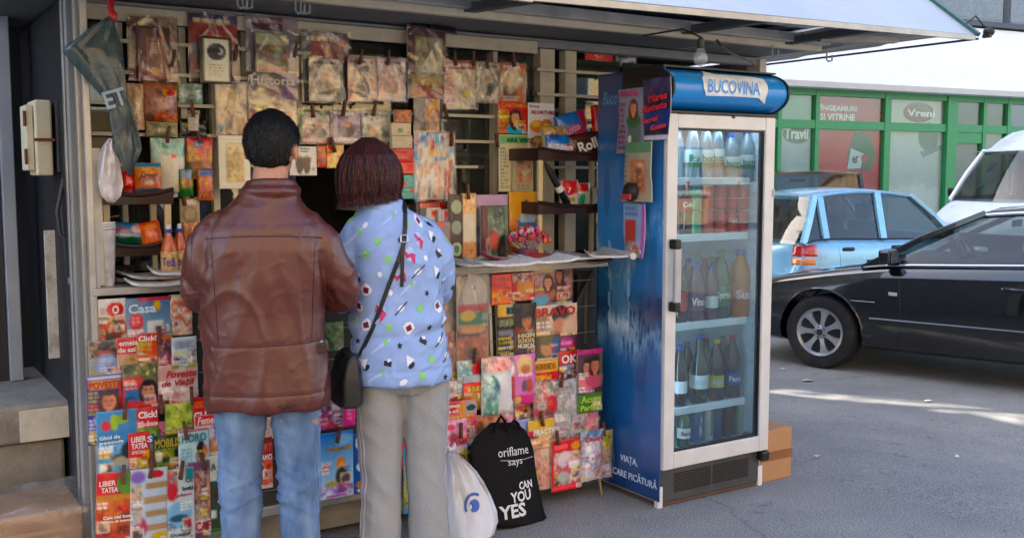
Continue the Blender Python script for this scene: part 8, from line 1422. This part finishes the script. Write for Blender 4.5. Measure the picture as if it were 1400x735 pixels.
def cfold(c, n):
    d = .006 * (1 - 3 * abs(mnoise.noise(Vector((c.x * 5 + c.z * 2, c.y * 4, c.z * 6 + 9))))) + .0035 * (1 - 3 * abs(mnoise.noise(Vector((c.x * 12, c.y * 8, c.z * 12)))))
    d += .006 * crease(Vector((c.x * 6 - c.z * 4, c.y * 5 + 7, c.z * 7)), .10) + .004 * math.exp(-((c.z - 1.0 - .08 * c.x) / .035) ** 2) - .005 * math.exp(-((c.z - .955 - .08 * c.x) / .015) ** 2)
    d += .003 * math.exp(-((c.z - .80) / .018) ** 2) - .004 * math.exp(-((c.z - .825) / .005) ** 2)
    return d
coat = remesh(b, 'coat', coatm, WOM, .0068, 3, cfold)
cbv = BVHTree.FromPolygons([v.co.copy() for v in coat.data.vertices], [tuple(p.vertices) for p in coat.data.polygons])
PR = [mat('print_white', '#dfe4ee', .6, var=.02), mat('print_black', '#15172a', .6, var=.02), mat('print_pink', '#c02a68', .6, var=.02), mat('print_green', '#7cc860', .6, var=.02), mat('print_pale', '#a9c0ea', .6, var=.02), mat('print_maroon', '#6a1438', .6, var=.02)]
rs = random.Random(5); b = MB()
def decal(a, z, poly, mi, off=.0022, rot=0.):
    cr, sr = math.cos(rot), math.sin(rot); pts = []
    poly = [(q[0] * 1.35, q[1] * 1.35) for q in poly]
    def hit(u, v):
        u, v = u * cr - v * sr, u * sr + v * cr; aa = a + u / .19; o = Vector((-.02 + 1.2 * math.sin(aa), -1.2 * math.cos(aa), z + v)); d = Vector((-math.sin(aa), math.cos(aa), 0)); h = cbv.ray_cast(o, d); return (h[0] - d * off) if h[0] else None
    cx_ = sum(p[0] for p in poly) / len(poly); cy_ = sum(p[1] for p in poly) / len(poly); dense = []
    for i in range(len(poly)):
        p, q = poly[i], poly[(i + 1) % len(poly)]; dense += [p, ((p[0] + q[0]) / 2, (p[1] + q[1]) / 2)]
    rings = [[hit(cx_ + (p[0] - cx_) * f, cy_ + (p[1] - cy_) * f) for p in dense] for f in (1, .66, .33)]; c0 = hit(cx_, cy_)
    if c0 is None or any(v is None for r_ in rings for v in r_): return
    if max((v - c0).length for v in rings[0]) > .075: return
    n = len(dense); k = 0; vs = [v for r_ in rings for v in r_] + [c0]
    b.add(vs, [(j * n + i, j * n + (i + 1) % n, (j + 1) * n + (i + 1) % n, (j + 1) * n + i) for j in range(2) for i in range(n)] + [(2 * n + i, 2 * n + (i + 1) % n, 3 * n) for i in range(n)], mi)
blob = lambda r_, k=9: [(r_ * math.cos(2 * PI * i / k) * rs.uniform(.7, 1.1), r_ * math.sin(2 * PI * i / k) * rs.uniform(.7, 1.1)) for i in range(k)]
star = lambda r_: [((r_ if i % 2 == 0 else r_ * .45) * math.sin(PI * i / 5), (r_ if i % 2 == 0 else r_ * .45) * math.cos(PI * i / 5)) for i in range(10)]
ell = lambda rx, ry, k=12: [(rx * math.cos(2 * PI * i / k), ry * math.sin(2 * PI * i / k)) for i in range(k)]
zig = [(-.02, .004), (-.012, -.012), (.002, -.002), (.016, -.006), (.014, -.022), (.02, -.022), (.022, .002), (.004, .006), (-.009, -.003), (-.015, .008)]
row = 0; z = .80
while z < 1.39:
    a = -2.6 + (row % 2) * .2
    while a < 2.6:
        aa, zz = a + rs.uniform(-.05, .05), z + rs.uniform(-.012, .012); k = rs.randrange(9); rot = rs.uniform(-.6, .6); sc = 1.05
        if k == 0: decal(aa, zz, [(-.012, .018), (.016, .006), (-.008, -.014)], 0, .002, rot); decal(aa + .04, zz - .014, ell(.012, .007), 1, .0016, .7)
        elif k == 1: decal(aa, zz, blob(.021), 4, .0012); decal(aa, zz, zig, 2, .0026, rot)
        elif k == 2: decal(aa, zz, star(.0105), 1, .002, rot)
        elif k == 3: decal(aa, zz, [(-.009, -.009), (.009, -.007), (.010, .009), (-.008, .009)], 3, .002, rot)
        elif k == 4: decal(aa, zz, blob(.020), 0, .0012); decal(aa, zz, [(-.009, -.007), (.009, -.008), (.009, .008), (-.009, .007)], 5, .0026, rot)
        elif k == 5: decal(aa, zz, ell(.008, .008), 0, .002)
        elif k == 6: decal(aa, zz, [(-.03, -.022), (.026, .018), (.03, .026), (.012, .022), (-.028, -.012)], 4, .0014, rot * .4); decal(aa + .1, zz + .02, ell(.007, .007), 3, .002)
        elif k == 7: decal(aa, zz, ell(.014, .008), 0, .0014, .4); decal(aa, zz, [(-.024, -.016), (-.022, -.019), (.024, .016), (.022, .019)], 1, .0026, 0)
        else: decal(aa, zz, [(-.007, -.012), (.007, -.012), (.007, .012), (-.007, .012)], 1, .002, rot + 1.1); decal(aa + .03, zz + .012, [(-.006, -.004), (.006, -.004), (.006, .004), (-.006, .004)], 0, .0026, rot)
        a += .50
    z += .062; row += 1
lmesh(b, 'printed_pattern', PR, WOM, kind='stuff', fix=False)
# trousers with side stripes
grey = mat('grey_melange_jersey', '#97999a', .9, var=.08, vs=160, bump=.15, bs=400, spec=.15)
b = MB(); b.loft([sring((0, 0, z), rx, ry, 32) for z, rx, ry in ((.73, .12, .09), (.78, .165, .128), (.9, .165, .12), (.98, .15, .11))])
for s in (-1, 1): limb(b, [(s * .082, 0, .82), (s * .086, 0, .66), (s * .086, .006, .50), (s * .088, -.004, .34), (s * .092, -.006, .18), (s * .096, 0, .045)], [.086, .086, .077, .071, .074, .082], 22)
def tfold(c, n): return .004 * (1 - 3 * abs(mnoise.noise(Vector((c.x * 6, c.y * 6, c.z * 9 + c.x * 8))))) + .0035 * (1 - 3 * abs(mnoise.noise(Vector((c.x * 12, c.y * 10, c.z * 3)))))
tr = remesh(b, 'trousers', grey, WOM, .0085, 3, tfold); tv = BVHTree.FromPolygons([v.co.copy() for v in tr.data.vertices], [tuple(p.vertices) for p in tr.data.polygons])
for s in (-1, 1):
    for dy in (-.046, -.028):
        l1, l2 = [], []
        for k in range(40):
            z = .76 - .70 * k / 39
            for lst, yy in ((l1, dy - .0035), (l2, dy + .0035)):
                h = tv.ray_cast(Vector((s * .6, yy + .01, z)), Vector((-s, 0, 0)))[0]
                lst.append((h + Vector((s * .0015, 0, 0))) if h else None)
        ok = [i for i in range(40) if l1[i] is not None and l2[i] is not None]; b = MB(); b.add([l1[i] for i in ok] + [l2[i] for i in ok], [(i, i + 1, len(ok) + i + 1, len(ok) + i) for i in range(len(ok) - 1)]); lmesh(b, 'side_stripe', mat('stripe_white', '#c4bcc6', .8), WOM, fix=False)
shoes(WOM, (-.096, .096), mat('grey_trainer', '#6c6c70', .6), mat('pale_sole', '#b8b8b4', .7))
# bob haircut
hairm = mat('reddish_dark_hair', '#22080a', .32, var=.5, vs=30, col2='#3c0e12', spec=.5, stretch=(6, 6, 1))
def bobring(z_, k, n=44):
    rx = float(np.interp(z_, [0, .03, .07, .12, .17, .215, .24], [.104, .111, .114, .110, .090, .052, .015])); ry = rx * 1.02; out = []
    for i in range(n):
        t = 2 * PI * i / n; x, y = math.cos(t) * rx, math.sin(t) * ry
        if y > .02: y = .02 + (y - .02) * (.35 + .65 * min(1, max(0, (z_ - .11) / .07)))
        w_ = 1 + .035 * mnoise.noise(Vector((math.cos(t) * 3.5, math.sin(t) * 3.5, z_ * 4))) + .012 * mnoise.noise(Vector((math.cos(t) * 14, math.sin(t) * 14, z_ * 5))); out.append(Vector((x * w_, y * w_ - .01, z_ * .90 + (.012 * math.cos(t) if z_ < .05 else 0) + (.006 * mnoise.noise(Vector((t * 5, 0, 3))) if z_ == 0 else 0))))
    return out
hb = Vector((-.112, .03, 1.437)); zs_ = [0, .012, .03, .05, .07, .09, .11, .13, .15, .17, .185, .2, .215, .228, .237, .241]; b = MB(); b.loft([[hb + v for v in bobring(z_, 0)] for z_ in zs_]); lmesh(b, 'hair', hairm, WOM, smooth='all')
tones = [mat('hair_tone_dark', '#220709', .5, var=.3, vs=60, spec=.45), mat('hair_tone_red', '#4c1014', .5, var=.3, vs=60, spec=.45), mat('hair_tone_brown', '#38120f', .5, var=.3, vs=60, spec=.45)]
rings = [bobring(z_, 0, 176) for z_ in zs_]
for tone in tones:
    b = MB()
    for _ in range(2400):
        i0 = rs.uniform(0, 176); a0 = rs.choice([15, 15, 14, 14, 13, 12, 11, 10, 8, 6, 5, 4]); pts = []; lift = rs.uniform(.001, .009); L_ = rs.randint(5, 17); drift = rs.uniform(-.5, .5); j = 0; wav = rs.uniform(0, 6)
        for k in range(L_):
            j = a0 - k
            if j < 0: break
            ii = int(i0 + drift * k * 1.5 + .8 * math.sin(k * .7 + wav)) % 176; v = rings[j][ii]; o_ = Vector((v.x, v.y + .01, 0)); o_ = o_.normalized() if o_.length > .012 else Vector((0, 0, 1)); pts.append(hb + v + o_ * lift + Vector((0, 0, lift * .6)))
        if j < 0 or L_ > a0: o2 = Vector((pts[-1].x - hb.x, pts[-1].y - hb.y, 0)).normalized(); pts.append(pts[-1] + o2 * rs.uniform(-.008, .008) + Vector((rs.uniform(-.005, .005), rs.uniform(-.004, .004), -rs.uniform(.004, .024))))
        if len(pts) < 3: continue
        m_ = len(pts); vs = []; tw = rs.uniform(-.9, .9)
        for k, p in enumerate(pts):
            o2 = Vector(((p - hb).x, (p - hb).y, 0)); o2 = o2.normalized() if o2.length > .01 else Vector((0, -1, 0)); tdir = (Vector((-o2.y, o2.x, 0)) * math.cos(tw) + o2 * math.sin(tw)) * .0015 * (1 - (k / m_) ** 3); vs += [p - tdir, p + tdir]
        b.add(vs, [(2 * k, 2 * k + 1, 2 * k + 3, 2 * k + 2) for k in range(m_ - 1)])
    lmesh(b, 'hair_strands', tone, WOM, kind='stuff', fix=False)
# shoulder bag and strap: carried by her, a thing of its own
strapm = mat('black_strap', '#14151a', .45); 
def cb_(x, z, off=.004):
    h = cbv.ray_cast(Vector((x, -1, z)), Vector((0, 1, 0)))[0]; return (h + Vector((0, -off, 0))) if h else Vector((x, -.12, z))
WM = world_of(WOM); BG = thing('handbag', 'black handbag hanging at the woman left hip from a long strap', 'handbag', WM @ Vector((-.215, -.03, .70)), R(-15))
def wm(mb): mb.v = [tuple(WM @ Vector(v)) for v in mb.v]; return mb
path = [(-.0, 1.425), (-.005, 1.39), (-.012, 1.34), (-.022, 1.28), (-.045, 1.22), (-.075, 1.14), (-.105, 1.06), (-.135, .98), (-.16, .92), (-.18, .87)]
pts = [cb_(x, z, .005) for x, z in path]; pts = [Vector((-.01, .05, 1.45))] + pts; b = MB()
for p, q in zip(pts[:-1], pts[1:]): b.bar(p, q + (q - p) * .05, .015, .004, up=(0, 1, 0))
wm(b).build('strap', strapm, BG)
pts = [cb_(x, z, .008) for x, z in ((-.020, 1.30), (-.028, 1.24), (-.030, 1.18), (-.031, 1.13))]; b = MB()
for p, q in zip(pts[:-1], pts[1:]): b.bar(p, q, .013, .004, up=(0, 1, 0))
wm(b).build('strap_end', strapm, BG)
c = cb_(-.020, 1.30, .012); b = MB()
for q0, q1 in (((-.012, -.012), (.012, -.012)), ((.012, -.012), (.012, .012)), ((.012, .012), (-.012, .012)), ((-.012, .012), (-.012, -.012))): b.tube([c + Vector((q0[0], 0, q0[1])), c + Vector((q1[0], 0, q1[1]))], .003, 6)
wm(b).build('buckle', chrome, BG)
b = MB(); b.loft([sring((-.215 + dx, -.035, z), rx, ry, 24, 3) for z, dx, rx, ry in ((.705, .0, .040, .105), (.715, 0, .052, .12), (.80, 0, .05, .12), (.87, .005, .035, .11), (.89, .01, .02, .10))]); wm(b).build('bag_body', mat('black_leather_bag', '#0d0d10', .4, bump=.2, bs=30), BG, smooth=True)
for y in (-.10,): b = MB(); b.tube([(-.185, y, .86), (-.18, y - .01, .885)], .006, 8); wm(b).build('ring', chrome, BG)
# ---------------------------------------------------------------- black shopper and white carrier bag on the ground
blackbag = mat('black_nonwoven_fabric', '#08080a', .8, var=.2, bump=.3, bs=90, spec=.25)
G0, G1 = PZ(690, 721, .004), PZ(751, 708, .004)
Yb = 3.63; o_l = [(586, 700 - 40, 728), (600, 656, 723), (580, 672, 712)]
rows = [(720, 668, 748), (712, 664, 751), (700, 660, 748), (670, 655, 741), (640, 648, 735), (615, 644, 731), (600, 650, 727), (588, 662, 720), (578, 672, 708)]
BB = thing('shopping_bag', 'black fabric shopping bag with white lettering standing against the rack', 'shopping bag', PY(708, 720, Yb)); rings = []; n = 36
def bagY(z): return Yb + .10 * min(1, max(0, z) / .45)
for py, xl, xr in rows:
    a = PY(xl, py, Yb); z = a.z
    for _ in range(4): a, c = PY(xl, py, bagY(a.z)), PY(xr, py, bagY(a.z))
    u0 = (720 - py) / 142; dep = .10 * (1 - .75 * u0); ring = []
    for k in range(n):
        t = 2 * PI * k / n; u = .5 - .5 * math.cos(t) * (abs(math.cos(t)) ** -.25 if abs(math.cos(t)) > .05 else 1); u = min(1, max(0, u)); f = .010 * mnoise.noise(Vector((u * 6, u0 * 5, 1))) + .006 * mnoise.noise(Vector((u * 14, u0 * 11, 3)))
        ring.append((a.x + (c.x - a.x) * u, (a.y + c.y) / 2 - dep * .5 * math.sin(t) + dep * .3 - f * (1 if math.sin(t) > 0 else .2), max(.004, a.z + (c.z - a.z) * u - (0 if py < 715 else 0))))
    rings.append(ring)
b = MB(); b.loft(rings); bo = b.build('bag_body', blackbag, BB, smooth='all')
iw = world_of(BB); bbv = BVHTree.FromPolygons([iw @ v.co for v in bo.data.vertices], [tuple(p.vertices) for p in bo.data.polygons])
for xa_, xb_, h_ in ((682, 702, 568), (700, 694, 574)):
    p, q = PY(xa_ - 6, 592, 3.71), PY(xa_ + 12, 588, 3.70); t_ = PY((xa_ + 3), h_, 3.71); b = MB(); b.tube([p, p + (t_ - p) * .7 + Vector((-.006, 0, 0)), t_, q + (t_ - q) * .6 + Vector((.008, 0, 0)), q], .007, 8); b.build('handle', blackbag, BB, smooth=True)
def bagtext(s, px, py, wpx, hpx, tilt, bold=.02, nm='bag_lettering'):
    h0 = bbv.ray_cast(EYE, ray(px, py).normalized())[0]; h1 = bbv.ray_cast(EYE, ray(px + wpx, py).normalized())[0]
    base = h0 if h0 else PY(px, py, bagY(.3)); d_ = (base - EYE).length; sc = d_ / 1400; b = MB(); add_text(b, s, Matrix(), wpx * sc * 1.10, hpx * sc, 0, bold, .0, 0)
    ct, st_ = math.cos(R(tilt)), math.sin(R(tilt)); vs = []
    for v in b.v:
        x, z = v[0] * ct - v[2] * st_, v[0] * st_ + v[2] * ct; hit_ = bbv.ray_cast(Vector((base.x + x, 2.5, base.z + z)), Vector((0, 1, 0)))[0]; vs.append((base.x + x, (hit_.y if hit_ else base.y) - .003, base.z + z))
    b.v = vs; b.build(nm, mat('white_bag_print', '#d4d6da', .6, var=.02), BB, fix=False)
bagtext('oriflame', 681, 625, 46, 12, -2, .0); bagtext('says', 695, 639, 22, 9, -2, .0); bagtext('CAN', 710, 669, 21, 10, -1, .03); bagtext('YOU', 699, 688, 31, 14, 0, .03); bagtext('YES', 683, 711, 38, 18, 0, .03)
h = [bbv.ray_cast(EYE, ray(x, y).normalized())[0] for x, y in ((684, 629), (700, 629), (716, 627), (728, 623))]; b = MB(); b.tube([p - Vector((0, .003, 0)) for p in h if p], .0012, 5); b.build('print_line', mat('white_bag_print', '#d4d6da', .6), BB)
WB = thing('plastic_bag', 'full translucent white plastic bag with blue round print by the woman foot', 'plastic bag', PY(640, 733, 3.6)); wf = mat('white_carrier_film', '#c9ccd2', .35, var=.06, bump=.4, bs=16, coat=.3)
rows = [(735, 606, 660), (728, 602, 671), (715, 602, 676), (700, 604, 675), (680, 606, 668), (660, 607, 658), (645, 608, 648), (632, 609, 636), (622, 611, 625), (614, 614, 619)]; rings = []; n = 48
for py, xl, xr in rows:
    Yw = 3.60 + .10 * (735 - py) / 120; a, c = PY(xl, py, Yw), PY(xr, py, Yw); u0 = (735 - py) / 121; dep = .19 * (1 - u0) ** .8 + .02; ring = []
    for k in range(n):
        t = 2 * PI * k / n; u = .5 - .5 * math.cos(t); f = (.020 * (1 - abs(mnoise.noise(Vector((u * 9 + u0 * 2, u0 * 1.6, 1)))) * 3) + .009 * (1 - 3 * abs(mnoise.noise(Vector((u * 16, u0 * 12, 3)))))) * (.4 + u0)
        ring.append((a.x + (c.x - a.x) * u, Yw - dep * .5 * math.sin(t) - f, max(.004, (a.z + c.z) / 2)))
    rings.append(ring)
b = MB(); b.loft(rings); wo = b.build('bag_body', wf, WB, smooth='all'); iw = world_of(WB); wbv = BVHTree.FromPolygons([iw @ v.co for v in wo.data.vertices], [tuple(p.vertices) for p in wo.data.polygons])
b = MB()
def onw(px, py, off=.003):
    h = wbv.ray_cast(EYE, ray(px, py).normalized())[0]; return (h if h else PY(px, py, 3.62)) - Vector((0, off, 0))
c0 = (648, 690); b.add([onw(*c0, .006)] + [onw(c0[0] + 7 * math.cos(t), c0[1] + 9 * math.sin(t), .005) for t in [2 * PI * k / 14 for k in range(14)]], [(0, 1 + k, 1 + (k + 1) % 14) for k in range(14)])
for t0, t1 in ((2.6, 5.2),):
    k = 12; i_ = [onw(c0[0] + 11 * math.cos(t), c0[1] + 14 * math.sin(t), .005) for t in [t0 + (t1 - t0) * q / k for q in range(k + 1)]]; o2 = [onw(c0[0] + 14 * math.cos(t), c0[1] + 18 * math.sin(t), .005) for t in [t0 + (t1 - t0) * q / k for q in range(k + 1)]]
    b.add(i_ + o2, [(q, q + 1, k + 2 + q, k + 1 + q) for q in range(k)])
b.build('bag_print', mat('blue_bag_print', '#2f5cb0', .5), WB, fix=False)
b = MB()
for q in (-1, 1): b.tube([PY(616, 616, 3.70), PY(616 + q * 5, 610, 3.70), PY(618 + q * 4, 605, 3.71)], [.012, .010, .004], 8)
b.build('bag_ears', wf, WB, smooth=True)
